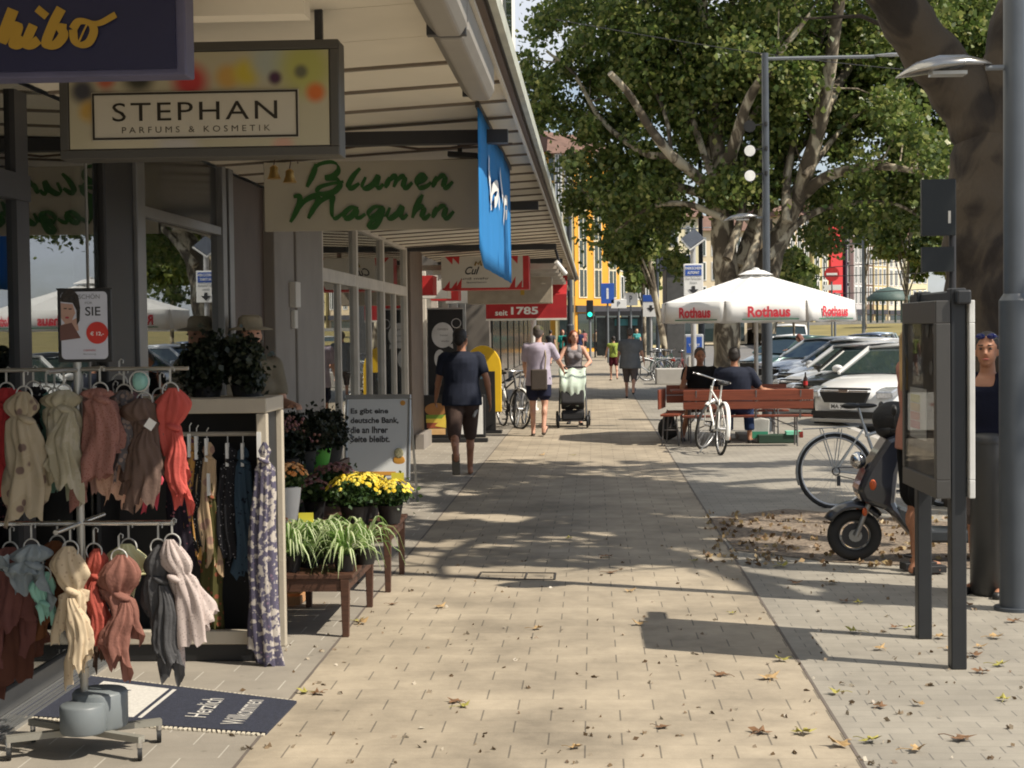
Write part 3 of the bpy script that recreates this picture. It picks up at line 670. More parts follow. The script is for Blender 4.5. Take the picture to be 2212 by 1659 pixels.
b = MB(); b.cyl((-.08, -.12, .12), (.06, 0, -.06), .035); b.build('housing', WHITE, T); b = MB(); b.bar((0, 0, 0), (-.1, .05, .35), .03, .03); b.build('arm', DARK, T)
T = thing('shop_building', 'plain low building line beyond the end of the canopy', 'building', (0, 0, 0)); b = MB(); b.bb((-14, 46.2, 0), (-3.0, 112, 8)); b.build('wall', mat('dim_wall', (.16, .14, .12), .8, 0, .2, .8), T)
b = MB()
for k in range(15): b.bb((-3.0, 47+4.3*k, .3), (-2.95, 50.4+4.3*k, 2.6))
b.build('pane', mat('dark_glass'), T)
b = MB(); b.bb((-2.99, 46.2, 2.9), (-2.0, 112, 3.1)); b.build('ledge', BROWN, T)
for i, (y, m_) in enumerate(((48, RED), (56, OFFW), (63, BLUE), (71, RED), (80, OFFW))): b = MB(); b.bb((-2.6, y, 2.3), (-1.3, y+.3, 2.85)); b.build('hanging_panel', m_, T)

# ------------------------------------------------------------ people
def remesh(o, vox, sm=3):
    q = o.modifiers.new('r', 'REMESH'); q.mode = 'VOXEL'; q.voxel_size = vox; q.use_smooth_shade = True
    q = o.modifiers.new('s', 'SMOOTH'); q.iterations = sm; q.factor = .5; return o
def vec(a, side=0, L=1):
    """unit direction: a = angle forward from straight down, side = lateral"""
    v = Vector((side, math.sin(a), -math.cos(a))); return v.normalized()*L
def person(label, loc, rz, H=1.75, skin=None, hair=None, hairlen=0, shirt=None, sleeve=.5, shirt_len=.90, pants=None, pants_to=.5, legs=None, arms=None, lean=0, shoes=None, build=1.0,
           head_turn=0, head_tilt=0, vox=.013, female=False, hat=None, seat=None, group=None, skirt=False, tank=False, fingers=True, face=True, cat='person'):
    s = H/1.75; T = thing('person', label, cat, loc, rz, group)
    skin = skin or SKINP; legs = legs or [(R(12), R(5)), (R(-12), R(20))]; arms = arms or [(R(10), .15, R(15)), (R(-10), .15, R(15))]
    root = .93
    B = MB(); SH = MB(); PT = MB(); SOs = [MB(), MB()]
    sw = .165 if female else .19; bw = build
    hipz = root; Lm = Matrix.Rotation(-lean, 3, 'X')
    def up(p):  # torso lean about hips
        p = Vector(p); return Vector((0, 0, hipz)) + Lm @ (p-Vector((0, 0, hipz)))
    def E(mb, c, r, rot=None): mb.ell(up(c), r, 16, 10, rot=Lm if rot is None else rot)
    E(B, (0, 0, .97), (.155*bw, .11*bw, .13)); E(B, (0, 0, 1.12), (.135*bw, .105*bw, .18)); E(B, (0, 0, 1.3), (.16*bw, .115*bw, .19))
    B.cap(up((-sw+.03, 0, 1.425)), .052, up((sw-.03, 0, 1.425)), .052); B.cap(up((0, -.005, 1.42)), .056, up((0, .01, 1.56)), .05)
    if female: E(B, (-.07, .09, 1.27), (.065, .06, .065)); E(B, (.07, .09, 1.27), (.065, .06, .065))
    # head
    Hm = Lm @ Matrix.Rotation(head_turn, 3, 'Z') @ Matrix.Rotation(-head_tilt, 3, 'X'); hc = up((0, .015, 1.635))
    def HD(p): return hc + Hm @ Vector(p)
    B.ell(HD((0, -.008, .03)), (.075, .093, .088), rot=Hm); B.ell(HD((0, .022, -.03)), (.062, .070, .085), rot=Hm)
    B.ell(HD((0, .062, -.088)), (.028, .022, .02), rot=Hm)
    B.cap(HD((0, .088, .015)), .009, HD((0, .108, -.022)), .014, 8)
    B.ell(HD((0, .084, .028)), (.05, .014, .010), rot=Hm)
    for q in (-1, 1): B.ell(HD((q*.077, -.005, -.01)), (.012, .02, .032), rot=Hm)
    feet = []
    for i, sd_ in enumerate((-1, 1)):
        if seat: kn = Vector(legs[i][0]); an = Vector(legs[i][1]); hp = Vector((sd_*.09, 0, hipz)); tv = (0, 1, 0) if len(legs[i]) < 3 else legs[i][2]
        else:
            a, k = legs[i][:2]; hp = Vector((sd_*.088, 0, hipz)); kn = hp+vec(a, sd_*.03, .435); an = kn+vec(a-k, 0, .415)
        fa = 0 if seat or len(legs[i]) < 3 else legs[i][2]      # heel lift
        B.cap(hp, .083*bw, kn, .054); B.cap(kn, .052, an, .034); mid = kn.lerp(an, .33); B.ell(mid+Vector((0, -.018, 0)), (.05, .052, .09))
        f0 = an+Vector((0, -.02, -.045)); f1 = an+Matrix.Rotation(-fa, 3, 'X') @ Vector((sd_*.02, .16, -.058)); f0 = an+Matrix.Rotation(-fa, 3, 'X') @ Vector((0, -.03, -.05))
        B.cap(f0, .032, an, .034); B.cap(f0, .032, f1, .027)
        B.cap(f1, .026, f1+(f1-f0).normalized()*.03, .022)
        feet.append(min(f0.z-.032, f1.z-.027)); SOs[i].cap(f0+Vector((0, 0, -.012)), .036, f1+(f1-f0).normalized()*.03+Vector((0, 0, -.012)), .034)
        if pants:
            full = pants_to
            PT.cap(hp, .098*bw, hp.lerp(kn, min(1, full)*.98), (.088 if full <= 1 else .07)*(1.12 if skirt else 1))
            if full <= 1: PT.cyl(hp, hp.lerp(kn, full), .105*bw, .096*bw, 18)
            else: PT.cyl(hp, kn, .1*bw, .078, 16); PT.cyl(kn, kn.lerp(an, full-1), .078, .07, 16); PT.ell(kn, .078)
        if isinstance(arms[i], dict): el = Vector(arms[i]['e']); wr = Vector(arms[i]['w']); hd = (Vector(arms[i].get('h', wr-el))).normalized(); shp = up((sd_*sw, 0, 1.42))
        else:
            a, ab, e = arms[i]; shp = up((sd_*sw, 0, 1.42)); el = shp+vec(a, sd_*ab, .285); wr = el+vec(a+e, sd_*ab*.4, .25); hd = (wr-el).normalized()
        B.cap(shp, .05, el, .039); B.cap(el, .039, wr, .026); B.ell(el.lerp(wr, .25), .042)
        bb_, cc_ = basis(hd); pl = wr+hd*.05
        rotm = Matrix((bb_, cc_, hd)).transposed()
        # palm lies in the plane of hd and forward axis
        fw = Vector((0, 1, 0)); fw = (fw-hd*fw.dot(hd)); fw = fw.normalized() if fw.length > .2 else bb_
        nr = hd.cross(fw).normalized()*(-sd_); rotm = Matrix((fw, nr, hd)).transposed()
        B.ell(pl, (.038, .015, .05), rot=rotm); B.cap(wr, .024, pl, .018, 8)
        if fingers:
            for k, (o_, ln) in enumerate(((-.028, .055), (-.010, .072), (.009, .078), (.027, .070))):
                a0 = pl+hd*.036+fw*o_; a1 = a0+hd*ln*.5+nr*.008; a2 = a1+hd*ln*.4+nr*.022; B.cap(a0, .0098, a1, .009, 8); B.cap(a1, .009, a2, .0078, 8)
            t0 = pl-hd*.018+fw*.028; t1 = t0+fw*.026+hd*.026+nr*.012; t2 = t1+hd*.028+fw*.006; B.cap(t0, .012, t1, .0105, 8); B.cap(t1, .0105, t2, .009, 8)
        if shirt and sleeve > 0:
            SH.cyl(shp, shp.lerp(el, min(1, sleeve)), .068*max(1, bw*.97), .062, 16); SH.ell(shp, .068)
            if sleeve > 1: SH.cyl(el, el.lerp(wr, sleeve-1), .055, .042, 14); SH.ell(el, .056)
    if shirt:
        zt = shirt_len
        pr = [(.190*bw, zt), (.182*bw, zt+.12), (.160*bw if not female else .145, 1.12), (.175*bw if not female else .165, 1.28), (.178*bw if not female else .16, 1.36)]+([(.165*bw, 1.415), (.135*bw, 1.455), (.085, 1.487)] if not tank else [(.150*bw, 1.395)])
        P = [up((0, 0, z)) for r, z in pr]
        vs = []; n = 24
        for (r, z) in pr:
            for k in range(n):
                a = 2*math.pi*k/n; vs.append(up((r*math.cos(a), r*.74*math.sin(a)*(1+.03*math.sin(5*a+z*20)), z)))
        SH.add(vs, [(j*n+k, j*n+(k+1) % n, (j+1)*n+(k+1) % n, (j+1)*n+k) for j in range(len(pr)-1) for k in range(n)]+[tuple(range(n))[::-1], tuple(range((len(pr)-1)*n, len(pr)*n))])
        if tank: SH.cap(up((-.10, 0, 1.36)), .07, up((.10, 0, 1.36)), .07); [SH.cap(up((q_*.098, y_*.065, 1.375)), .052, up((q_*.090, y_*.012, 1.447)), .047) for q_ in (-1, 1) for y_ in (-1, 1)]
        else: SH.cap(up((-sw+.035, 0, 1.405)), .076, up((sw-.035, 0, 1.405)), .076); SH.cyl(up((0, 0, 1.40)), up((0, .004, 1.49)), .10, .066, 18)
        if female: E(SH, (-.07, .09, 1.27), (.075, .07, .075)); E(SH, (.07, .09, 1.27), (.075, .07, .075))
    if pants:
        PT.ell(up((0, 0, .95)), (.160*bw, .122*bw, .10)); PT.cyl(up((0, 0, .93)), up((0, 0, 1.0)), .118*bw, .112*bw, 20)
    body = B.build('body', skin, T); remesh(body, vox)
    if shirt: remesh(SH.build('shirt', shirt, T), vox, 4)
    if pants: remesh(PT.build('skirt' if skirt else ('shorts' if pants_to <= 1.05 else 'trousers'), pants, T), vox, 4)
    if shoes:
        for SO in SOs: remesh(SO.build('shoe', shoes, T), vox)
    if hair:
        h = MB(); h.ell(HD((0, -.022, .045)), (.084, .094, .086), rot=Hm); h.ell(HD((0, -.055, -.005)), (.074, .058, .075), rot=Hm)
        for q in (-1, 1): h.ell(HD((q*.072, -.02, .02)), (.014, .04, .05), rot=Hm)
        if hairlen:
            h.cap(HD((0, -.075, .0)), .07, HD((0, -.10, -hairlen)), .045)
            for q in (-1, 1): h.cap(HD((q*.06, -.04, .0)), .045, HD((q*.075, -.05, -hairlen*.8)), .03)
        remesh(h.build('hair', hair, T), vox, 2)
    if face:
        h = MB()
        for q in (-1, 1): h.ell(HD((q*.031, .083, .012)), (.013, .008, .007), rot=Hm); 
        h.build('eyes', mat('eye_dark', (.03, .02, .015), .3), T)
        h = MB(); h.ell(HD((0, .091, -.058)), (.026, .008, .006), rot=Hm); h.build('mouth', mat('lips', (.30, .09, .07), .5), T)
        h = MB()
        for q in (-1, 1): h.cap(HD((q*.018, .094, .036)), .004, HD((q*.048, .084, .036)), .003, 6)
        h.build('eyebrows', hair or HAIRD, T)
    T.scale = (s, s, s); T['_foot'] = min(feet)
    if not seat: T.location.z += -min(feet)*s
    T['hd'] = 0; del T['hd']; del T['_foot']
    T_info[T.name] = (HD, Hm, up)
    return T
T_info = {}
def at_feet(x, y): g = G(x, y); return (g.x, g.y, .004)
navy = cloth('cloth_navy', (.022, .026, .042), .05); brownc = cloth('cloth_brown', (.075, .05, .042), .05)
# man in navy tee walking away
P = person('man in navy T-shirt and brown shorts walking away past the bank board', at_feet(1000, 1030), R(8), 1.74, SKINT, HAIRD, 0, navy, .75, .86, brownc, 1.02,
           legs=[(R(-20), R(40), R(-58)), (R(19), R(3))], arms=[(R(20), .26, R(14)), (R(-16), .36, R(34))], build=1.26, head_turn=R(-38), head_tilt=R(-6), vox=.011)
HD, Hm, up = T_info[P.name]
b = MB(); b.cap(up((.165, -.03, .80)), .02, up((.13, -.10, .74)), .018); b.build('key_pouch', mat('cloth_grey', (.3, .29, .28), .8), P)
b = MB()
for (x, y) in ((-.1, -.49), (.1, .11)): pass
# flip-flop soles
b = MB(); b.box((.115, .24, -.0), (.095, .27, .016)); b.build('sandal', mat('sandal_tan', (.2, .15, .1), .8), P, bev=.01)
b = MB(); b.box((-.105, -.50, .22), (.09, .03, .25), rot=Matrix.Rotation(R(-25), 3, 'X')); b.build('sandal', mat('sandal_dark', (.10, .085, .06), .8), P, bev=.01)
# man in lavender shirt
lav = cloth('cloth_lavender', (.50, .45, .55), .15)
P = person('man in lavender shirt, olive cap and dark shorts with a shoulder bag, seen from behind', at_feet(1165, 942), R(-6), 1.74, SKINP, HAIRG, 0, lav, .85, .80, cloth('cloth_inknavy', (.02, .022, .045), .05), .72,
           legs=[(R(3), R(2)), (R(-6), R(18), R(-25))], arms=[(R(20), .18, R(30)), (R(28), .45, R(25))], build=1.15, vox=.014, shoes=mat('shoe_brown', (.06, .045, .035), .7))
HD, Hm, up = T_info[P.name]
b = MB(); b.ell(HD((0, -.01, .055)), (.088, .102, .075), rot=Hm); b.ell(HD((0, .10, .045)), (.07, .06, .012), rot=Hm); b.build('cap', cloth('cloth_olive', (.10, .10, .05)), P)
b = MB(); b.box((.03, -.17, .90), (.26, .08, .33), rz=.1); b.build('bag', mat('bag_brown', (.065, .05, .04), .7, bump=.3), P, bev=.02)
b = MB(); b.tube([(.12, -.15, 1.05), (.14, -.15, 1.25), (.10, -.07, 1.47), (-.05, .08, 1.47)], .012, 6); b.build('bag_strap', mat('strap_tan', (.3, .24, .15), .8), P)
# red haired woman with stroller
pg = G(1238, 922)
P = person('red haired woman in grey sleeveless top pushing the stroller towards the viewer', (pg.x+.02, pg.y+.75, .004), R(182), 1.66, SKINP, HAIRR, .12, pattern('cloth_greyprint', (.30, .28, .29), (.16, .14, .16), 60, .35), 0, .90, cloth('cloth_dark', (.03, .028, .03)), 1.8,
           legs=[(R(8), R(2)), (R(-4), R(8))], arms=[{'e': (-.30, .10, 1.17), 'w': (-.17, .34, 1.06)}, {'e': (.30, .10, 1.17), 'w': (.17, .34, 1.06)}], female=True, vox=.014, shoes=BLACK, head_turn=R(18), tank=True)
T = thing('stroller', 'black stroller with pale mint blanket draped over its front', 'stroller', (pg.x, pg.y, .004), R(180))
mint = cloth('cloth_palemint', (.62, .72, .62), .2)
b = MB()
for q in (-1, 1):
    b.tube([(q*.22, -.42, 1.02), (q*.22, -.22, .82), (q*.23, .18, .30), (q*.22, .34, .12)], .014); b.tube([(q*.23, .05, .48), (q*.24, -.30, .12)], .013)
b.tube([(-.22, -.42, 1.02), (.22, -.42, 1.02)], .018); b.tube([(-.22, .34, .12), (.22, .34, .12)], .012); b.tube([(-.24, -.30, .12), (.24, -.30, .12)], .012); b.build('frame', DARK, T)
b = MB(); b.prism([(-.25, .38), (.12, .30), (.3, .42), (.22, .62), (-.05, .95), (-.32, .95)], -.20, .20, 'yz'); b.build('seat', mat('stroller_fabric', (.02, .02, .022), .85), T, bev=.03)
vs = []; 
for i in range(13):
    for j in range(15):
        u = i/12*2-1; v = j/14; y = .10+.26*min(1, v*2.2)*(1-.15*v) + .02*math.sin(u*9+v*4); z = 1.0-.62*v + .02*math.cos(u*7); 
        y = -.12+.36*math.sin(min(1, v*2)*math.pi/2)+.015*math.sin(u*11); vs.append((u*(.235-.03*v)+.01*math.sin(v*15), y-.05*u*u, z))
b = MB(); b.add(vs, [(i*15+j, (i+1)*15+j, (i+1)*15+j+1, i*15+j+1) for i in range(12) for j in range(14)], 0, True); b.build('blanket', mint, T, sol=.012)
b = MB(); b.box((0, -.02, .2), (.40, .5, .16)); b.build('basket', mat('stroller_fabric'), T, bev=.03)
for (x, y, r) in ((-.25, .34, .11), (.25, .34, .11), (-.28, -.30, .13), (.28, -.30, .13)):
    w = MB(); w.ring((x, y, r), r-.02, .022, (1, 0, 0), 24); w.disc((x, y, r), r-.03, (1, 0, 0), 18, 0, .02); w.build('wheel', BLACK, T)
# walkers farther on
P = person('stout person in loose grey shirt and grey capri shorts walking away', at_feet(1362, 860), R(-6), 1.70, SKINP, HAIRG, 0, cloth('cloth_bluegrey', (.17, .18, .19), .1), .9, .74, cloth('cloth_taupe', (.16, .13, .12)), 1.25,
           legs=[(R(10), R(4)), (R(-14), R(30), R(-30))], arms=[(R(10), .35, R(15)), (R(-6), .42, R(18))], build=1.5, vox=.018, shoes=BLACK, fingers=True)
P = person('child in lime green backpack straps and dark shorts walking beside the grey shirted person', at_feet(1326, 822), R(5), 1.45, SKINP, HAIRD, 0, cloth('cloth_lime', (.36, .45, .10)), .3, .92, cloth('cloth_maroon', (.10, .02, .03)), .7,
           legs=[(R(8), R(2)), (R(-12), R(20), R(-20))], arms=[(R(10), .3, R(20)), (R(-8), .3, R(20))], vox=.018, shoes=BLACK)
b = MB(); b.bar((-.09, -.135, 1.05), (.05, -.14, 1.38), .03, .01); b.bar((.09, -.135, 1.05), (-.05, -.14, 1.38), .03, .01); b.build('strap', BLACK, P)
crowd = [(1216, 792, 'woman in teal top walking behind the red haired woman', (.02, .28, .25), HAIRR, 180, True), (1190, 790, 'man in grey T-shirt and cap beside the shop row', (.12, .12, .13), HAIRD, 0, False),
         (1252, 782, 'person in navy jacket walking with a bag beside the white post', (.03, .04, .10), HAIRB, 0, True), (1302, 770, 'distant person in white top crossing near the blue sign', (.6, .58, .55), HAIRD, 180, False),
         (1288, 766, 'distant person in beige shirt near the traffic light', (.4, .32, .22), HAIRG, 0, False), (1376, 776, 'distant person in turquoise top between the tram poles', (.1, .4, .4), HAIRB, 180, True)]
crowd += [(1262, 762, 'distant person in pink top beside the post', (.5, .2, .2), HAIRD, 0, True), (1318, 766, 'distant man in dark suit left of the child in green', (.03, .03, .04), HAIRG, 0, False), (1345, 768, 'distant person in pale blue shirt before the shelter', (.25, .35, .5), HAIRR, 180, False), (1228, 800, 'man in white cap and dark vest right behind the red haired woman', (.05, .05, .05), HAIRD, 180, False)]
for (x, y, lb, col, hr, rz, fem) in crowd:
    g = at_feet(x, y); k = rnd.randint(0, 9)
    person(lb, g, R(rz+rnd.uniform(-20, 20)), 1.7, SKINP, hr, .1 if fem else 0, cloth('cloth_crowd_%d' % (x), col), rnd.choice([.5, .9]), .88, cloth('cloth_dark' if k % 2 else 'cloth_taupe', (.03, .028, .03)), 1.8 if k % 3 else .9,
           legs=[(R(14), R(3)), (R(-14), R(22), R(-20))], vox=.026, shoes=BLACK, fingers=False, face=False, female=fem)
# straw hat person in the shade
p = W(540, 700, 11.3)
P = person('person in straw sun hat and beige blouse standing in the shade behind the dark bush', (p.x, 11.3, .004), R(205), 1.78, SKINP, HAIRG, .08, cloth('cloth_beige', (.28, .25, .19)), .8, .88, cloth('cloth_taupe', (.16, .13, .12)), 1.8,
           legs=[(R(4), R(2)), (R(-3), R(3))], arms=[(R(20), .12, R(70)), (R(15), .12, R(60))], female=True, vox=.015, shoes=BLACK)
HD, Hm, up = T_info[P.name]
b = MB(); b.lathe([(.16, .035), (.155, .045), (.09, .06), (.082, .12), (.06, .14), (.01, .142)], HD((0, -.01, 0)), 22); b.build('hat', mat('straw', (.38, .33, .24), .9, bump=.5), P)
# right: blonde woman, man in tank top
pg = at_feet(1955, 1232)
pinkt = cloth('cloth_dustypink', (.42, .20, .15), .1)
P = person('woman with long blonde hair in dusty pink top, half hidden by the info panel', (2.19, 10.95, .004), R(-72), 1.70, SKINT, HAIRB, .34, pinkt, .4, .86, cloth('cloth_black', (.012, .012, .013)), .95,
           legs=[(R(4), R(2)), (R(-3), R(3))], arms=[(R(10), .1, R(30)), (R(-4), .1, R(20))], female=True, vox=.012, shoes=None)
for q, x_, y_ in ((-.08, -.088, 0), (.10, .088, -.03)):
    b = MB(); b.box((q, y_+.05, .03), (.09, .25, .05)); b.ring((x_, y_, .10), .045, .012); b.build('shoe', BLACK, P, bev=.01)
P = person('man in navy tank top with sunglasses pushed up, facing left beside the grey post', (W(2134, 900, 10.1).x, 10.1, .004), R(150), 1.62, SKINT, HAIRD, 0, cloth('cloth_tanknavy', (.014, .016, .032)), 0, .88, cloth('cloth_taupe'), .95,
           legs=[(R(4), R(2)), (R(-3), R(3))], arms=[(R(6), .15, R(10)), (R(-4), .15, R(10))], vox=.010, shoes=BLACK, tank=True, build=1.08, head_turn=R(10))
HD, Hm, up = T_info[P.name]
b = MB()
for q in (-1, 1): b.ell(HD((q*.036, .064, .095)), (.032, .012, .02), rot=Hm)
b.tube([HD((-.07, .05, .095)), HD((-.085, .0, .07))], .004, 6); b.tube([HD((.07, .05, .095)), HD((.085, .0, .07))], .004, 6); b.build('sunglasses', mat('lens_blue', (.01, .015, .10), .1), P)
# two men at the beer table
tb = W(1615, 900, 23.2)
P = person('short haired man in black T-shirt seated at the beer table, one hand raised', (W(1512, 800, 24.35).x, 24.35, -.42), R(185), 1.80, SKINT, HAIRG, 0, cloth('cloth_blk2', (.018, .017, .018)), .5, .92, cloth('cloth_greyshort', (.07, .065, .06)), .8, seat=True,
           legs=[((-.16, .42, .92), (-.20, .36, .50)), ((.22, .40, .92), (.30, .30, .50))], arms=[{'e': (-.24, .22, 1.14), 'w': (-.1, .42, 1.10)}, {'e': (.30, .18, 1.14), 'w': (.26, .26, 1.38), 'h': (-.2, .1, .9)}], vox=.014, shoes=BLACK, build=1.15, head_tilt=R(8))
P = person('dark haired man in navy shirt seated on the bench with his back to the viewer', (W(1586, 800, 23.0).x, 22.98, -.42), R(-12), 1.82, SKINT, HAIRD, 0, navy, .8, .92, cloth('cloth_jeans', (.03, .05, .12)), 1.8, seat=True,
           legs=[((-.14, .42, .93), (-.14, .40, .50)), ((.14, .42, .93), (.16, .40, .50))], arms=[(R(30), .4, R(50)), {'e': (.36, .10, 1.16), 'w': (.52, .28, 1.14)}], vox=.014, shoes=BLACK, build=1.35)
# woman bending among the cars
P = person('red haired woman in dark jacket bending between the parked cars', (W(1750, 760, 47).x, 47, -.12), R(60), 1.68, SKINP, HAIRR, .15, cloth('cloth_dark'), 1.6, .88, cloth('cloth_dark'), 1.8,
           legs=[(R(6), R(4)), (R(-3), R(8))], arms=[(R(60), .1, R(20)), (R(50), .1, R(30))], female=True, lean=R(30), vox=.022, shoes=BLACK, fingers=False)
# ------------------------------------------------------------ scarf stand in front
YS = 6.3
def SX(x, y, Y=YS): return W(x, y, Y)
pole = G(180, 1592); PX = pole.x; PY = YS
stx = SX(180, 1400).x
T = thing('scarf_stand', 'rolling steel display stand with grey weighted base and two hanging rails', 'display stand', (stx, YS, .004))
steel = mat('stand_steel', (.38, .37, .34), .35, .8, .06)
gp = mat('weight_grey', (.15, .17, .18), .45, 0, .05)
zt = SX(200, 800).z; zl = SX(200, 1132).z
b = MB(); b.cyl((0, 0, .1), (0, 0, zt+.05), .016, .016, 16); b.cyl((0, 0, .3), (0, 0, .34), .021); b.build('pole', steel, T)
b = MB(); xa = SX(0, 0).x-stx-.15; xb = SX(392, 0).x-stx
b.tube([(xa, 0, zt), (xb, 0, zt)], .008); b.tube([(0, -.35, zt-.001), (0, .35, zt-.001)], .008); b.build('rail', steel, T)
b = MB(); xc = SX(355, 0).x-stx; b.tube([(xa, 0, zl), (xc, 0, zl)], .0105); b.tube([(0, -.3, zl), (0, .3, zl)], .01); b.build('rail', CHROME, T)
b = MB()
b.lathe([(.105, 0), (.11, .01), (.11, .135), (.102, .145), (.02, .148)], (.055, .03, .098), 28)
b.build('weight', gp, T)
b = MB(); b.lathe([(.085, 0), (.09, .01), (.09, .105), (.083, .113), (.02, .116)], (.02, -.085, .100), 28); b.build('weight', gp, T)
b = MB()
for a in (25, 155, 205, 335):
    c, s_ = math.cos(R(a)), math.sin(R(a)); b.bar((0, 0, .085), (.30*c, .34*s_, .085), .035, .025)
b.build('foot', mat('stand_foot', (.30, .29, .25), .5, .4), T)
for a in (25, 155, 205, 335):
    c, s_ = math.cos(R(a))*.29, math.sin(R(a))*.33
    w = MB(); w.disc((c, s_, .028), .027, (1, .3, 0), 18, 0, .018); w.build('castor', BLACK, T)
    w = MB(); w.cyl((c, s_, .045), (c, s_, .085), .012); w.ring((c, s_, .03), .016, .006, (1, .3, 0), 16); w.build('castor_fork', CHROME, T)
# poster on top
p = SX(186, 703); 
T = thing('poster_holder', 'black framed upright poster with a portrait and red price dot on the scarf stand', 'poster', (p.x, YS-.02, p.z))
hw = (SX(244, 700).x-SX(128, 700).x)/2; hh = (SX(186, 626).z-SX(186, 784).z)/2
b = MB(); b.bb((-hw, 0, -hh), (hw, .018, hh)); b.bb((-hw-.004, -.003, hh-.003), (hw+.006, .02, hh+.003)); b.build('frame', BLACK, T, bev=.006)
b = MB(); n = 6; w_, h_ = hw*.86, hh*.92; rr = .018; poly = []
for cx, cz, a0 in ((w_-rr, h_-rr, 0), (-w_+rr, h_-rr, 90), (-w_+rr, -h_+rr, 180), (w_-rr, -h_+rr, 270)):
    for k in range(n+1): a = R(a0+90*k/n); poly.append((cx+rr*math.cos(a), cz+rr*math.sin(a)))
b.prism(poly, -.003, -.0005); b.build('sheet', mat('poster_paper', (.52, .54, .62), .4, 0, .03), T)
b = MB(); b.disc((.052, -.004, -.03), .044, (0, 1, 0), 30, 0, .002); b.build('price_dot', mat('dot_red', (.50, .03, .02), .5), T)
textfit('SCH\u00d6N', .085, .022, GREY, T, (.022, -.004, hh-.030)); textfit('F\u00dcR', .03, .011, GREY, T, (.02, -.004, hh-.056)); textfit('SIE', .062, .036, DARK, T, (.036, -.004, hh-.090), bold=.01)
textfit('\u20ac 12,-', .055, .018, WHITE, T, (.052, -.0065, -.034), bold=.02); textfit('cosmetic', .05, .010, mat('ink_red', (.35, .03, .05), .5), T, (.02, -.004, -.098)); textfit('Beratung', .05, .008, GREY, T, (.02, -.004, -.115))
b = MB(); b.prism([(-.095, .10), (-.09, .125), (-.07, .145), (-.045, .145), (-.022, .12), (-.015, .07), (-.018, .02), (-.03, .0), (-.03, .06), (-.045, .09), (-.09, .095)], -.0045, -.003); b.prism([(-.098, .0), (-.03, .03), (-.022, -.02), (-.098, -.03)], -.0045, -.003, m=1)
b.prism([(-.093, .09), (-.045, .085), (-.035, .05), (-.05, .02), (-.075, .005), (-.093, .03)], -.004, -.003, m=1); b.prism([(-.098, -.0), (-.05, .012), (-.015, -.05), (-.098, -.06)], -.0052, -.003, m=2); b.box((-.075, -.005, .068), (.012, .002, .004), 0); b.box((-.055, -.005, .066), (.012, .002, .004), 0); b.box((-.068, -.005, .032), (.014, .002, .007), 3)
b.build('portrait', [HAIRD, mat('print_skin', (.45, .28, .22), .5), mat('print_brown', (.13, .06, .05), .5), mat('ink_red')], T)
# scarves
def scarf(label, x, top, L, w, m, Y=YS, knot=.22, bul=1.0, tails=2, seed=0, cat='scarf', group='scarves on the rolling stand', hang=True, ringc=None, flare=1.0, tiltx=0, m2=None, depth=.45):
    g = random.Random(seed*31+5); p0 = W(x, top, Y); sc = 3450/2212/Y
    Hh = L; T = thing('scarf', label, cat, (p0.x, Y+.0, p0.z), 0, group)
    def prof(Lz, w0, w1, w2, kz, off, nf, ph, tail=False):
        n = 44; rows = 26; vs = []
        for j in range(rows+1):
            v = j/rows
            if not tail:
                k = kz/Lz if Lz else .2
                if v < k: r = w0*(.22+.66*math.sin(min(1, v/k)*math.pi*.93))
                else: t = (v-k)/(1-k); r = w1+(w2-w1)*t**.7
            else: r = w1*(.35+.65*min(1, v*3))+(w2-w1)*v
            for i in range(n):
                a = 2*math.pi*i/n
                f = 1+.30*(.35+.65*v)*math.sin(nf*a+ph+v*2.2+1.2*math.sin(v*4+ph))+.17*math.sin((nf+5)*a+ph*2-v*4)+.07*math.sin((nf*3+1)*a+ph+v*9)+.16*noise.noise(Vector((math.cos(a)*3+seed, v*7, ph)))
                zz_ = -Lz*v - (.075*w2/.07*math.sin(a*1.0+ph)*v**5 + .035*math.sin(3*a+ph)*v**5 + .012*math.sin(11*a+ph)*v**8)
                vs.append((off[0]*v + r*f*math.cos(a)+.012*math.sin(v*6+ph), off[1]*v+r*depth*f*math.sin(a), zz_))
        return vs, n, rows
    b = MB()
    vs, n, rows = prof(Hh*(.78 if tails == 2 else 1), w*.5*bul, w*.33, w*.5*flare, knot*Hh, (tiltx, 0), g.choice([4, 5, 6]), g.uniform(0, 6))
    b.add(vs, [(j*n+i, j*n+(i+1) % n, (j+1)*n+(i+1) % n, (j+1)*n+i) for j in range(rows) for i in range(n)], 0, True)
    if tails == 2:
        vs, n, rows = prof(Hh*.72, 0, w*.28, w*.36*flare, 0, (g.uniform(-.3, .3)*w+tiltx, -.02), g.choice([3, 4, 5]), g.uniform(0, 6), True)
        vs = [(q[0]+g.choice([0, 0])+.12*w, q[1]-.03, q[2]-knot*Hh*1.15) for q in vs]
        b.add(vs, [(j*n+i, j*n+(i+1) % n, (j+1)*n+(i+1) % n, (j+1)*n+i) for j in range(rows) for i in range(n)], 1 if m2 else 0, True)
    b.ell((.01, -.01, -knot*Hh*1.02), (w*.26, w*.2, w*.11), 12, 6, rot=Matrix.Rotation(.4, 3, 'Y'))
    b.build('cloth', [m, m2] if m2 else m, T)
    h = MB(); h.tube([(0, 0, .075), (.008, 0, .085), (.018, 0, .078), (.016, 0, .066)], .0025, 6) if hang else None
    if hang: h.bar((0, 0, .02), (0, 0, .075), .007, .004); h.ring((0, 0, -.012), .034, .0035, (.15, 1, 0), 22, 6); h.build('hanger', mat('hanger_clear', (.45, .45, .43), .2, 0, .05), T)
    return T
taupe = cloth('sc_taupe', (.17, .115, .095)); coral = cloth('sc_coral', (.60, .12, .10)); redc = cloth('sc_red', (.42, .045, .05))
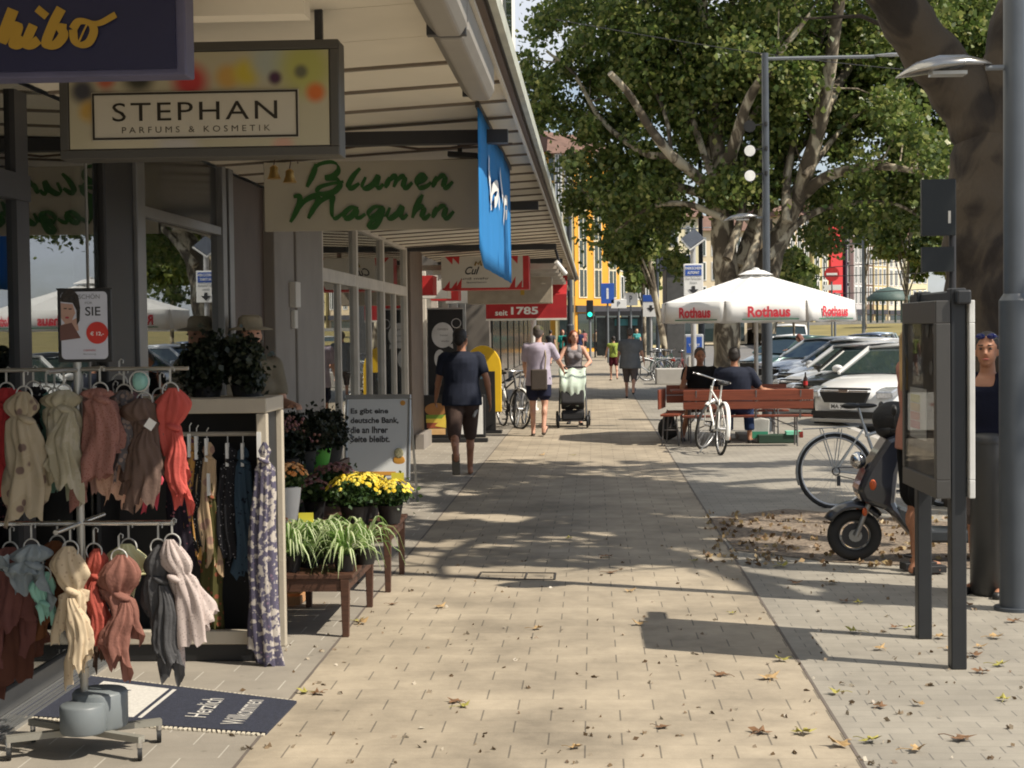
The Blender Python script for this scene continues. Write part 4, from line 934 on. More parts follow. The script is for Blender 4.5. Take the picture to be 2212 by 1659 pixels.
beigeb = pattern('sc_butterfly', (.45, .38, .27), (.20, .14, .12), 13, .24, c=(.48, .41, .30)); lace = pattern('sc_lace', (.44, .40, .29), (.20, .17, .13), 22, .30, 'n', c=(.5, .46, .36)); rose = pattern('sc_rose', (.36, .18, .15), (.27, .11, .09), 110, .3)
teal = cloth('sc_teal', (.13, .26, .22)); mintc = cloth('sc_mint', (.30, .55, .50)); peach = pattern('sc_peach', (.68, .44, .33), (.55, .30, .22), 100, .25); greyp_ = pattern('sc_greyprint', (.15, .14, .15), (.33, .25, .22), 45, .4)
U = [('bright coral red scarf at the far left end of the upper rail', 14, 838, .43, .20, redc, .03, 0), ('thin black scarf between the beige one and the teal one', 72, 835, .20, .09, cloth('sc_black', (.02, .02, .022)), .05, 1),
     ('cream scarf printed with brown butterflies on the upper rail', 52, 846, .50, .17, beigeb, -.05, 2), ('dull teal scarf behind the butterfly scarf', 100, 846, .44, .13, teal, .06, 3), ('cream lacy scarf with beige floral weave on the upper rail', 138, 842, .44, .20, lace, -.02, 4),
     ('dusty rose speckled scarf, the widest on the upper rail', 216, 838, .41, .19, rose, -.04, 5), ('long peach scarf hanging lower behind the dusty rose one', 246, 868, .48, .15, peach, .08, 6), ('grey and brown patterned scarf beside the dusty rose one', 268, 842, .36, .13, greyp_, .02, 7),
     ('black folded scarf tucked behind the mint one', 258, 820, .25, .13, MC['sc_black'], .10, 8), ('taupe brown scarf with white price tag on the upper rail', 312, 860, .40, .20, taupe, -.02, 9), ('coral scarf with bulging loop at the right end of the upper rail', 368, 838, .42, .15, coral, -.02, 10)]
for i, (lb, x, y, L_, w, m, dy, sd0) in enumerate(U):
    t = scarf(lb, x, y, L_*.87, w*.86, m, YS+dy, seed=sd0+1, knot=[.2, .2, .25, .3, .2, .12, .1, .2, .3, .3, .42][i], bul=[1, 1, .95, .8, 1, .9, .7, .9, 1.2, 1, 1.15][i], tails=[1, 1, 1, 1, 2, 1, 2, 2, 1, 2, 2][i], flare=[1.1, .8, 1.15, 1.1, 1.0, 1.1, 1.2, 1.1, 1, 1.0, .8][i])
    if i == 9: b = MB(); b.box((.045, -.085, -.10), (.035, .003, .04), rot=Matrix.Rotation(R(35), 3, 'Y')); b.build('price_tag', WHITE, t)
for i, (lb, x, y, L_, w, m, dy) in enumerate((('pale sage lace scarf between the butterfly scarf and the lacy one', 118, 850, .36, .11, pattern('sc_sage', (.40, .42, .30), (.22, .22, .15), 24, .3, 'n'), .09), ('light pink scarf strip left of the dusty rose one', 178, 850, .34, .09, cloth('sc_pink', (.50, .32, .28)), .07), ('mauve scarf between the patterned one and the taupe one', 290, 846, .33, .10, cloth('sc_mauve', (.25, .15, .16)), .08),
        ('vivid pink scarf end below the taupe scarf', 326, 960, .22, .06, cloth('sc_vivid', (.65, .10, .14)), .05), ('olive grey scarf behind the coral one', 346, 850, .30, .10, cloth('sc_olive', (.16, .15, .12)), .10))):
    scarf(lb, x, y, L_, w, m, YS+dy, seed=i+60, knot=.15, bul=.8, tails=1)
T = thing('scarf', 'mint scarf rolled into a round loop near the right end of the upper rail', 'scarf', SX(304, 826, YS-.03), 0, 'scarves on the rolling stand')
b = MB(); b.lathe([(.004, .04), (.025, .035), (.034, .012), (.032, -.012), (.02, -.03), (.004, -.036)], n=18, fn=lambda a, j, r: r*(1+.08*math.sin(5*a))); b.build('cloth', mintc, T)
b = MB(); b.ring((0, -.02, .005), .04, .0035, (.1, 1, 0), 22, 6); b.build('hanger', MC['hanger_clear'], T)
Lw = [('dark dusty rose scarf at the left end of the lower rail', 22, 1182, .42, .20, cloth('sc_darkrose', (.20, .085, .075)), .08, 1, 1), ('grey blue scarf pulled sideways over the mint one', 68, 1176, .17, .19, cloth('sc_greyblue', (.30, .35, .38)), -.05, 2, 1), ('shiny mint scarf with a hanging loop on the lower rail', 93, 1235, .19, .12, cloth('sc_mintshine', (.32, .60, .50)), -.03, 3, 1),
      ('brown satin scarf behind the cream knotted one', 124, 1168, .33, .15, cloth('sc_rust', (.16, .065, .03)), .06, 4, 1), ('cream scarf with large knot and dotted tail at the pole', 152, 1180, .42, .17, pattern('sc_creamdot', (.66, .54, .38), (.50, .38, .27), 45, .22), -.07, 5, 2), ('brick red scarf twisted beside the pole on the lower rail', 203, 1185, .34, .12, cloth('sc_brick', (.45, .10, .075)), -.02, 6, 2),
      ('pale yellow scarf puffed out behind the brown rose one', 278, 1175, .20, .18, cloth('sc_yellow', (.70, .68, .42)), .05, 7, 1), ('brown rose scarf with big round knot on the lower rail', 257, 1198, .35, .18, cloth('sc_brownrose', (.30, .14, .11)), -.05, 8, 2), ('long dark grey scarf reaching down towards the mat', 342, 1176, .50, .17, cloth('sc_darkgrey', (.10, .10, .105)), -.02, 9, 2),
      ('whitish pink speckled scarf at the right end of the lower rail', 372, 1165, .43, .16, pattern('sc_blush', (.62, .53, .50), (.42, .35, .33), 90, .28), -.04, 10, 1), ('dark brown scarf end hanging behind the brick red one', 222, 1300, .24, .07, cloth('sc_umber', (.09, .055, .04)), .06, 11, 1), ('rust brown scarf hanging low behind the dark rose one', 40, 1270, .36, .22, cloth('sc_rustlow', (.12, .05, .035)), .14, 12, 1)]
for i, (lb, x, y, L_, w, m, dy, sd0, tl) in enumerate(Lw):
    scarf(lb, x, y, L_*.93, w*.86, m, YS+dy, seed=sd0+40, knot=[.15, .5, .7, .3, .45, .35, .7, .5, .3, .38, .1, .1][i], bul=[.9, 1.0, 1, 1, 1.1, .9, 1.1, 1.1, .9, .9, .6, .7][i], tails=tl, flare=[1, 1.1, .6, 1, .8, .9, .5, .9, .8, 1.1, 1, 1][i], tiltx=[0, -.03, 0, 0, 0, 0, 0, 0, 0, .10, 0, 0][i])
# ------------------------------------------------------------ cabinet rack
q = G(585, 1432); q0 = G(222, 1424); YC = q.y; xw0 = q0.x; xw1 = q.x; zc = W(585, 862, YC).z
T = thing('clothes_cabinet', 'cream framed open display cabinet with black back, scarves hanging inside', 'cabinet', (xw0, YC, .004))
w = xw1-xw0; cr_ = mat('cabinet_cream', (.46, .41, .33), .5, 0, .06, bump=.1)
b = MB(); b.bb((0, 0, zc-.075), (w, .45, zc)); b.bb((w-.055, .0, .0), (w, .05, zc-.078)); b.bb((w-.055, .40, .0), (w, .45, zc-.078)); b.bb((0, 0, .09), (w-.06, .05, .16)); b.build('frame', cr_, T, bev=.006)
b = MB(); b.bb((.02, .38, .10), (w-.06, .42, zc-.08)); b.bb((.02, .02, .005), (w-.06, .42, .085)); b.bb((w-.05, .052, .16), (w-.03, .398, zc-.08)); b.bb((0, .055, .16), (.02, .4, zc-.08)); b.build('panel', BLACK, T)
b = MB(); b.tube([(0, .10, zc-.185), (w-.06, .10, zc-.185)], .012); b.build('hanging_rail', mat('rail_beige'), T)
b = MB(); b.bb((w-.052, -.004, zc-.30), (w-.03, -.001, zc-.17)); b.build('sticker', WHITE, T)
textfit('MR L', .07, .03, OFFW, T, (.05, .018, .05), bold=.02)
C = [('orange and purple patterned scarf at the left of the cabinet', 410, 945, .62, .05, pattern('sp_orange', (.60, .33, .10), (.18, .08, .14), 40, .35), 1), ('olive print scarf behind the peach one in the cabinet', 452, 1030, .85, .07, pattern('sp_olive', (.09, .085, .03), (.28, .09, .05), 25, .3), 5), ('peach and cream scarf in the cabinet', 447, 955, .62, .07, pattern('sp_cream', (.62, .45, .28), (.45, .28, .22), 14, .3), 2),
     ('black dotted scarf in the middle of the cabinet', 492, 965, .60, .085, pattern('sp_dots', (.03, .03, .035), (.42, .40, .42), 60, .18), 3), ('blue grey striped scarf in the cabinet', 525, 965, .62, .08, pattern('sp_blue', (.07, .12, .18), (.02, .025, .04), 35, .35, 'n'), 4), ('dark multicolour scarf at the left end of the cabinet rail', 385, 945, .60, .08, pattern('sp_darkmulti', (.025, .02, .03), (.35, .12, .15), 30, .18), 6),
     ('black and white fine print scarf in the cabinet', 425, 950, .58, .05, pattern('sp_bw', (.02, .02, .02), (.5, .48, .45), 70, .2), 8)]
for lb, x, y, L_, w_, m, sd0 in C:
    t = scarf(lb, x, y, L_, w_*1.5, m, YC+.10, seed=sd0+80, knot=.12, bul=.6, tails=1, flare=1.0, group='scarves hanging in the cabinet', hang=False)
    b = MB(); b.tube([(0, 0, 0), (0, 0, .06), (.01, 0, .075)], .003, 6); b.box((0, -.01, -.04), (.015, .03, .12)); b.build('hanger', WHITE, t)
scarf('long white, purple and grey patterned scarf hanging outside the cabinet corner post', 566, 955, 1.14, .125, pattern('sp_longmulti', (.13, .12, .18), (.60, .55, .50), 34, .46, 'n', c=(.33, .22, .30)), YC-.08, seed=99, knot=.08, bul=.5, tails=1, flare=1.2, group='scarves hanging in the cabinet', hang=False)
# dark bush on the cabinet
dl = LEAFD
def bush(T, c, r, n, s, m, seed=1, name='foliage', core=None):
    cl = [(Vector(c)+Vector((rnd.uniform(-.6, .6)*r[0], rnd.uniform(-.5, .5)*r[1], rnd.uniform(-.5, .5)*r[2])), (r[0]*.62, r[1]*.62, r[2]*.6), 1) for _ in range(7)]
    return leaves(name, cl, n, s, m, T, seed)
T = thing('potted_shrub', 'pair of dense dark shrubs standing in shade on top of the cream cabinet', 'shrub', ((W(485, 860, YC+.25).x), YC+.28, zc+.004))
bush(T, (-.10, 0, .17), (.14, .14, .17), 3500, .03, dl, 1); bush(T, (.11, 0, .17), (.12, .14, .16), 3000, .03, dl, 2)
b = MB(); b.lathe([(.07, 0), (.085, .06)], (-.1, 0, 0)); b.lathe([(.07, 0), (.085, .06)], (.11, 0, 0)); b.build('pot', BLACK, T)
# ------------------------------------------------------------ door mat
c4p = [G(-30, 1546), G(575, 1590), G(641, 1521), G(112, 1456)]
T = thing('door_mat', 'navy door mat with white logo field and welcome lettering, frayed light edges', 'mat', (c4p[1].x, c4p[1].y, .004))
O = Vector((c4p[1].x, c4p[1].y, 0)); mp_ = [p-O for p in c4p]
b = MB(); b.add([(p.x, p.y, z) for z in (0, .012) for p in mp_], [(0, 3, 2, 1), (4, 5, 6, 7), (0, 1, 5, 4), (1, 2, 6, 5), (2, 3, 7, 6), (3, 0, 4, 7)]); b.build('carpet', mat('mat_navy', (.035, .04, .065), .95, 0, .25, 60, bump=1, bscale=300), T)
def MP(u, v, z=.0135): a = mp_[0].lerp(mp_[1], u); c = mp_[3].lerp(mp_[2], u); q = a.lerp(c, v); return Vector((q.x, q.y, z))
b = MB(); b.add([MP(.25, .12), MP(.52, .12), MP(.52, .9), MP(.25, .9)], [(0, 1, 2, 3)])
b.add([MP(.535, .12), MP(.55, .12), MP(.55, .9), MP(.535, .9)], [(0, 1, 2, 3)]); b.build('logo_field', mat('mat_white', (.58, .56, .52), .95, 0, .1, 60, bump=.6, bscale=200), T)
ang = math.atan2((mp_[3]-mp_[0]).y, (mp_[3]-mp_[0]).x)
textfit('STEPHAN', .36, .07, MC['mat_navy'], T, MP(.37, .5, .015), bold=.03, rot=(0, 0, ang)); textfit('Herzlich', .36, .10, MC['mat_white'], T, MP(.72, .5, .015), rot=(0, 0, ang), shear=.3); textfit('Willkommen', .44, .10, MC['mat_white'], T, MP(.86, .5, .015), rot=(0, 0, ang), shear=.3)
for v0, side in ((0, -1), (1, 1)):
    b = MB()
    for k in range(60):
        u = (k+.5)/60; q = MP(u, v0, .006); b.box((q.x, q.y+side*.012, .005), (.012, .03, .006), rz=rnd.uniform(-.4, .4))
    b.build('fringe', mat('fringe', (.55, .50, .40), .9), T)
# ------------------------------------------------------------ plant tables
def table(label, x0, x1, yf, yb, h, leg=.05, slats=5, top=True):
    T = thing('plant_table', label, 'table', (x0, yf, .004), 0, 'dark wooden plant tables'); w = x1-x0; d = yb-yf
    b = MB()
    for k in range(slats): a = d*k/slats; b.bb((-.02, a, h-.025), (w+.02, a+d/slats-.012, h))
    b.build('table_top', WOODD, T, bev=.003)
    b = MB(); b.bb((leg, .01, h-.095), (w-leg, .035, h-.027)); b.bb((leg, d-.035, h-.095), (w-leg, d-.01, h-.027)); b.bb((w-.035, leg, h-.095), (w-.01, d-leg, h-.027)); b.bb((.01, leg, h-.095), (.035, d-leg, h-.027)); b.build('apron', WOODD, T)
    for i in (0, 1):
        for j in (0, 1):
            x = leg/2 if i == 0 else w-leg/2; y = leg/2 if j == 0 else d-leg/2
            b = MB(); b.add([(x+a*leg/2*k, y+c*leg/2*k, z) for z, k in ((0, .7), (h-.026, 1)) for a, c in ((-1, -1), (1, -1), (1, 1), (-1, 1))], [(3, 2, 1, 0), (4, 5, 6, 7), (0, 1, 5, 4), (1, 2, 6, 5), (2, 3, 7, 6), (3, 0, 4, 7)]); b.build('leg', WOODD, T, bev=.003)
    return T
ga = G(600, 1378); gb = G(748, 1379); gc = G(787, 1327)
table('low dark wooden table carrying the spider plants', ga.x-.02, gb.x+.02, gb.y, gc.y+.25, W(748, 1243, gb.y).z)
hz1 = W(748, 1243, gb.y).z
gd = G(838, 1279); table('second dark wooden table carrying the yellow chrysanthemums', gd.x-.85, gd.x+.03, gd.y-.05, gd.y+.75, .42)
spl = leafmat('spider_leaf', [(.17, .32, .07), (.26, .42, .12), (.40, .50, .22)], .4)
def spider(label, loc, n=60, r=.22, seed=1):
    g = random.Random(seed); T = thing('spider_plant', label, 'plant', loc, 0, 'spider plants')
    mb = MB(); st = MB()
    for k in range(n):
        a = g.uniform(0, 6.283); Ln = r*g.uniform(.65, 1.3); up_ = g.uniform(.07, .20); w = g.uniform(.006, .010); c, s_ = math.cos(a), math.sin(a); P_ = []
        for j in range(8):
            t = j/7; P_.append((c*Ln*t, s_*Ln*t, .08+up_*math.sin(t*math.pi*.62)*1.2-.13*t**3*g.uniform(.8, 1.2)*(Ln/r)))
        vs = []; ws = [.6, .9, 1, 1, .9, .75, .5, .08]
        for j, p in enumerate(P_): o = Vector((-s_, c, 0))*w*ws[j]; q = Vector(p); vs += [q-o, q+Vector((0, 0, -.003)), q+o]
        f = []; 
        for j in range(7): f += [(3*j, 3*j+1, 3*j+4, 3*j+3), (3*j+1, 3*j+2, 3*j+5, 3*j+4)]
        mb.add(vs, f, 0, True)
        vs2 = []
        for j, p in enumerate(P_): o = Vector((-s_, c, 0))*w*ws[j]*.35; q = Vector(p)+Vector((0, 0, .002)); vs2 += [q-o, q+o]
        mb.add(vs2, [(2*j, 2*j+1, 2*j+3, 2*j+2) for j in range(7)], 1, True)
    mb.build('foliage', [spl, mat('spider_stripe', (.52, .55, .36), .5)], T)
    b = MB(); b.lathe([(.05, 0), (.065, .085), (.07, .09)], n=18); b.build('pot', BLACK, T); return T
for i, (x, y, dy, lb) in enumerate(((628, 1236, .13, 'spider plant at the left of the low table beside the cabinet'), (668, 1238, .30, 'spider plant in the middle of the low table'), (745, 1240, .14, 'spider plant at the front right corner of the low table'), (700, 1232, .42, 'spider plant at the back of the low table'), (790, 1236, .40, 'browning spider plant drooping over the right edge of the low table'))):
    spider(lb, (W(x, y, gb.y+dy).x, gb.y+dy, hz1+.006), 85 if i != 4 else 45, .19, i+3)
def mum(label, loc, r, cols, n=70, leafc=None, seed=1, pot=BLACK, ph=.12, fs=.016, vase=False, cat='flowers', group=None):
    g = random.Random(seed); T = thing('potted_flowers', label, cat, loc, 0, group)
    leaves('foliage', [((0, 0, ph+r*.45), (r*.95, r*.95, r*.5), 1), ((0, 0, ph+r*.3), (r*.7, r*.7, r*.4), .5)], int(900*(r/.15)**2), .028, leafc or LEAFG, T, seed)
    b = MB()
    for k in range(n):
        a = g.uniform(0, 6.283); t = g.random()**.5; x = r*t*math.cos(a); y = r*t*math.sin(a); z = ph+r*.5+r*.55*math.sqrt(max(0, 1-t*t))+g.uniform(-.01, .015); s = fs*g.uniform(.7, 1.3)
        nn = Vector((x, y, r*.8)).normalized(); u, v = basis(nn); c = Vector((x, y, z)); pet = []
        for i in range(14):
            rr = s*(1 if i % 2 else .72); a2 = 2*math.pi*i/14; pet.append(c+u*rr*math.cos(a2)+v*rr*math.sin(a2)+nn*(.003 if i % 2 else 0))
        k0 = g.randrange(len(cols)); b.add(pet+[c+nn*.008], [(i, (i+1) % 14, 14) for i in range(14)], k0)
    b.build('blossoms', cols, T)
    b = MB()
    b.lathe([(r*.42, 0), (r*.55, ph*.9), (r*.58, ph)] if not vase else [(.055, 0), (.07, .10), (.085, ph)], n=20); b.build('pot', pot, T); return T
LEAFG = leafmat('mum_leaf', [(.02, .05, .015), (.04, .09, .02), (.07, .12, .03)], .25)
yl = [mat('petal_yellow', (.70, .50, .02), .6), mat('petal_lemon', (.75, .62, .08), .6)]; og = [mat('petal_orange', (.72, .27, .06), .6), mat('petal_peach', (.75, .40, .16), .6)]
pu = [mat('petal_mauve', (.22, .09, .10), .7), mat('petal_rust', (.26, .12, .09), .7)]
ty = gd.y
mum('bushy yellow chrysanthemum at the left of the second table', (W(768, 1110, ty+.1).x, ty+.12, .43), .19, yl, 110, seed=1, group='chrysanthemums')
mum('small rounder yellow chrysanthemum at the right end of the second table', (W(845, 1110, ty+.2).x, ty+.15, .43), .15, yl, 80, seed=2, group='chrysanthemums')
mum('taller yellow chrysanthemum behind the two at the table front', (W(795, 1110, ty+.5).x, ty+.48, .43), .16, yl, 80, seed=3, group='chrysanthemums')
mum('mauve chrysanthemum behind the yellow ones', (W(722, 1080, ty+.6).x, ty+.6, .50), .15, pu, 90, seed=4, group='chrysanthemums')
mum('dark mauve chrysanthemum at the left end of the second table', (W(680, 1095, ty+.4).x, ty+.4, .43), .13, pu, 60, seed=5, group='chrysanthemums')
p = W(622, 1060, 9.9); mum('orange flower bunch in a white vase by the cabinet post', (p.x, 9.9, .50), .13, og, 60, seed=6, pot=WHITE, ph=.22, vase=True, fs=.02)
p = W(607, 1150, 9.6); mum('small orange marigold peeping out beside the cabinet', (p.x, 9.6, .36), .08, og, 16, seed=7, ph=.1)
# yellow price tags
for x, y, Y, lb in ((661, 1118, gb.y+.35, 'yellow price tag on a stick among the spider plants'), (859, 1030, ty+.35, 'bright yellow price tag standing over the yellow chrysanthemums')):
    p = W(x, y, Y); T = thing('price_tag', lb, 'price tag', p, 0, 'yellow price tags on sticks'); b = MB(); b.box((0, 0, 0), (.085, .003, .055), rz=.1); b.build('card', mat('tag_yellow', (.62, .54, .05), .6), T)
    b = MB(); b.tube([(.0, .004, -.02), (.004, .006, -.22)], .003, 6); b.build('stick', OFFW, T)
p = W(785, 1060, ty+.9); T = thing('price_tag', 'small white price card behind the yellow chrysanthemums', 'price tag', p); b = MB(); b.box((0, 0, 0), (.14, .003, .05)); b.build('card', WHITE, T)
textfit('1,99', .08, .03, DARK, T, (0, -.003, 0))
# stepped shelf with shaded pots
T = thing('plant_shelf', 'dark wooden stepped shelf against the flower shop front', 'shelf', (-2.45, 10.3, .004))
b = MB(); b.bb((0, 0, .50), (.42, 2.4, .53)); b.bb((0, 0, .27), (.62, 2.4, .30)); b.build('board', WOODD, T, bev=.004)
b = MB(); b.bb((.42, .0, .53), (.46, 2.6, .66)); b.build('rail', WOODD, T, bev=.004)
for y in (.02, 1.2, 2.34):
    b = MB(); b.bb((.38, y, 0), (.43, y+.05, .5)); b.bb((.02, y, 0), (.07, y+.05, .5)); b.build('leg', WOODD, T)
gpot = mat('pot_green', (.10, .38, .05), .5); gpw = mat('pot_black', (.03, .03, .03), .6)
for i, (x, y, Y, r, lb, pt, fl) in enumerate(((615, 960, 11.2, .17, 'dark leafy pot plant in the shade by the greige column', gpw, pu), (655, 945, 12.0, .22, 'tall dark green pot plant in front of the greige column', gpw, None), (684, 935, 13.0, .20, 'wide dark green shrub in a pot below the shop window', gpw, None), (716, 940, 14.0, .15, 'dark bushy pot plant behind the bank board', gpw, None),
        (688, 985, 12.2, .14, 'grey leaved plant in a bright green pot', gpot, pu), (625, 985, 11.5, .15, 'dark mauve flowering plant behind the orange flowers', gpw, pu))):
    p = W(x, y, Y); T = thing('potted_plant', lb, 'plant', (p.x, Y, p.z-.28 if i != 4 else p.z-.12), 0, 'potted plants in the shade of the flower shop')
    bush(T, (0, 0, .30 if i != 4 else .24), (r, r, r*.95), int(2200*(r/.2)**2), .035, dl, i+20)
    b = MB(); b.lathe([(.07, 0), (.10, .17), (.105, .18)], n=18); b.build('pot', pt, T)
    if i in (1, 2, 3):
        b = MB(); b.lathe([(.12, -p.z+.284), (.14, -.0)], n=16); b.build('stand', gpw, T)
    if i in (5, 0): 
        b = MB(); g = random.Random(i)
        for k in range(50): b.ell((g.gauss(0, r*.5), g.gauss(0, r*.5), .42+g.uniform(-.04, .05)), .012, 6, 4, m=k % 2)
        b.build('blossoms', fl, T)
# wooden crate under the table
T = thing('wooden_crate', 'small orange brown wooden crate under the low plant table', 'crate', (G(625, 1305).x, G(625, 1312).y, .004)); b = MB()
for k in range(3): b.bb((-.09, 0, .01+.07*k), (.09, .015, .06+.07*k)); b.bb((-.09, .22, .01+.07*k), (.09, .235, .06+.07*k)); b.bb((-.09, .016, .01+.07*k), (-.075, .219, .06+.07*k)); b.bb((.075, .016, .01+.07*k), (.09, .219, .06+.07*k))
b.bb((-.012, -.012, 0), (.012, -.001, .22)); b.build('slats', mat('crate_wood', (.42, .22, .10), .7, 0, .15, bump=.2), T)
# ------------------------------------------------------------ bank A-board
gl = G(880, 1090); Y = gl.y-.1; s0 = 3450/Y
xl = W(748, 1000, Y).x; xr = W(891, 1000, Y).x; zt_ = W(820, 853, Y).z; zb_ = W(820, 1040, Y).z
T = thing('pavement_board', 'white bank advertising board with German slogan in a silver stand', 'A-board', ((xl+xr)/2, Y, .004), R(-3)); w = xr-xl; tl = Matrix.Rotation(R(-9), 3, 'X')
rotb = R(-9)
def tb_(x, y, z): q = tl @ Vector((x, y, z-zt_)); return (q.x, q.y, q.z+zt_)
b = MB()
for x0, x1, z0, z1 in ((-w/2, w/2, zt_-.045, zt_), (-w/2, w/2, zb_, zb_+.03), (-w/2, -w/2+.03, zb_+.03, zt_-.045), (w/2-.03, w/2, zb_+.03, zt_-.045)):
    c = tb_((x0+x1)/2, 0, (z0+z1)/2); b.box(c, (x1-x0, .03, z1-z0), rot=tl)
b.build('frame', ALU, T, bev=.008)
b = MB(); b.box(tb_(0, .0, (zt_+zb_)/2), (w-.06, .012, zt_-zb_-.07), rot=tl); b.build('poster', mat('board_white', (.66, .68, .68), .35, 0, .02), T)
PH = zt_-zb_
for k, s in enumerate(('Es gibt eine', 'deutsche Bank,', 'die an Ihrer', 'Seite bleibt.')):
    wd_ = (.36, .46, .36, .38)[k]*w/.63; c = tb_(-w/2+.055+wd_/2, -.009, zt_-PH*(.20+.105*k)); textfit(s, wd_, .066, mat('ink_grey', (.07, .072, .075), .5), T, c, rot=(math.pi/2+rotb, 0, 0), bold=.03)
b = MB(); b.box(tb_(-.04, -.008, zb_+.075), (w-.2, .003, .035), rot=tl); b.build('orange_line', mat('ink_orange', (.62, .30, .05), .5), T)
b = MB(); c = Vector(tb_(w/2-.11, -.009, zb_+.20)); b.ell(c, (.058, .004, .05), 16, 8); b.ell(c+Vector((.0, -.004, .07)), (.045, .004, .05), 16, 8, m=1); b.disc(tb_(w/2-.08, -.009, zt_-.085), .025, (0, 1, 0), 16, 0, .003); b.build('emblem', [mat('ink_orange'), mat('emblem_dark', (.35, .33, .2), .5, scale=60, var=.5)], T)
for x in (-w/2+.02, w/2-.02):
    b = MB(); a = tb_(x, 0, zb_); b.bar(a, tb_(x, 0, 0.02), .025, .02); b.build('leg', ALU, T)
    b = MB(); b.bar((x, .03, zt_-.1), (x, .42, .0), .022, .018); b.build('rear_leg', ALU, T)
# ------------------------------------------------------------ banner, burger board, yellow stand
p = W(965, 948, 24.4); T = thing('roll_up_banner', 'black roll-up banner with white speech bubbles by the brown pillar', 'banner', (p.x, 24.4, .004))
zt2 = W(965, 668, 24.4).z; b = MB(); b.bb((-.27, 0, .10), (.27, .01, zt2)); b.build('cloth', BLACK, T); b = MB(); b.bb((-.28, -.01, zt2-.005), (.28, .02, zt2+.02)); b.bb((-.3, -.08, 0), (.3, .08, .09)); b.build('base', ALU, T, bev=.01)
def disc_(b, x, z, rx, rz_, m=0): b.prism([(x+rx*math.cos(2*math.pi*i/24), z+rz_*math.sin(2*math.pi*i/24)) for i in range(24)], -.006, -.001, m=m)
b = MB(); disc_(b, -.04, zt2-.40, .17, .195); b.prism([(.04, zt2-.56), (.11, zt2-.53), (.12, zt2-.61)], -.006, -.001); disc_(b, -.09, zt2-.76, .085, .14); b.build('speech_bubble', mat('bubble', (.55, .55, .54), .5), T)
b = MB(); b.ring((.17, -.004, zt2-.22), .07, .006, (0, 1, 0), 22, 4); b.build('emblem', mat('bubble'), T)
textfit('OFFEN', .16, .03, mat('ink_grey'), T, (-.04, -.008, zt2-.31)); textfit('heute', .12, .025, MC['ink_grey'], T, (-.02, -.008, zt2-.40)); textfit('wieder', .13, .025, MC['ink_grey'], T, (.0, -.008, zt2-.49))
p = G(995, 946); T = thing('menu_board', 'low black framed food board with burger picture and white panel behind the walking man', 'sign', (p.x, 24.0, .004))
b = MB(); b.bb((-.50, 0, .07), (.47, .03, .72)); b.build('frame', BLACK, T, bev=.02); b = MB(); b.bb((.0, -.006, .12), (.43, -.001, .68)); b.build('panel', WHITE, T, bev=.002)
b = MB(); disc_(b, -.28, .50, .17, .10, 0); b.bb((-.43, -.007, .36), (-.13, -.002, .42), 1); b.bb((-.43, -.007, .30), (-.13, -.002, .36), 2); b.prism([(-.3, .25), (-.13, .43), (-.13, .22)], -.009, -.003, m=2); b.bb((-.42, -.007, .22), (-.14, -.002, .30), 3); b.bb((-.40, -.007, .12), (-.14, -.002, .21), 4)
b.build('food_picture', [mat('bun', (.35, .16, .05), .6), mat('salad', (.18, .3, .04), .6), mat('cheese', (.75, .55, .08), .6), mat('patty', (.35, .09, .04), .6), mat('bun_low', (.72, .45, .20), .6)], T)
textfit('MENU', .09, .05, RED, T, (.06, -.008, .5)); b = MB(); b.bb((-.55, -.06, 0), (.5, .10, .06)); b.build('foot', BLACK, T, bev=.01)
p = G(1045, 935); T = thing('arched_stand', 'tall black advertising stand with yellow arched top and rim behind the walking man', 'advertising stand', (W(1044, 900, 26).x, 26, .004))
H_ = W(1040, 747, 26).z; w2 = .30; arc = [(w2*math.cos(R(a)), H_-.37+.37*math.sin(R(a))) for a in range(0, 181, 12)]
b = MB(); b.prism([(w2, .35)]+arc+[(-w2, .35)], 0, .12, m=0); b.build('rim', mat('post_yellow', (.78, .50, .02), .45, 0, .05), T, bev=.01)
b = MB(); b.prism([(w2-.10, .05), (w2-.10, H_-.42), (-w2+.03, H_-.42), (-w2+.03, .05)], -.01, .13); b.build('panel', BLACK, T, bev=.005)
b = MB(); b.bb((-w2, -.05, 0), (w2, .2, .05)); b.build('foot', BLACK, T); textfit('info', .12, .05, mat('emblem_blue', (.15, .3, .4), .5), T, (.02, -.013, H_-.52), shear=.3)
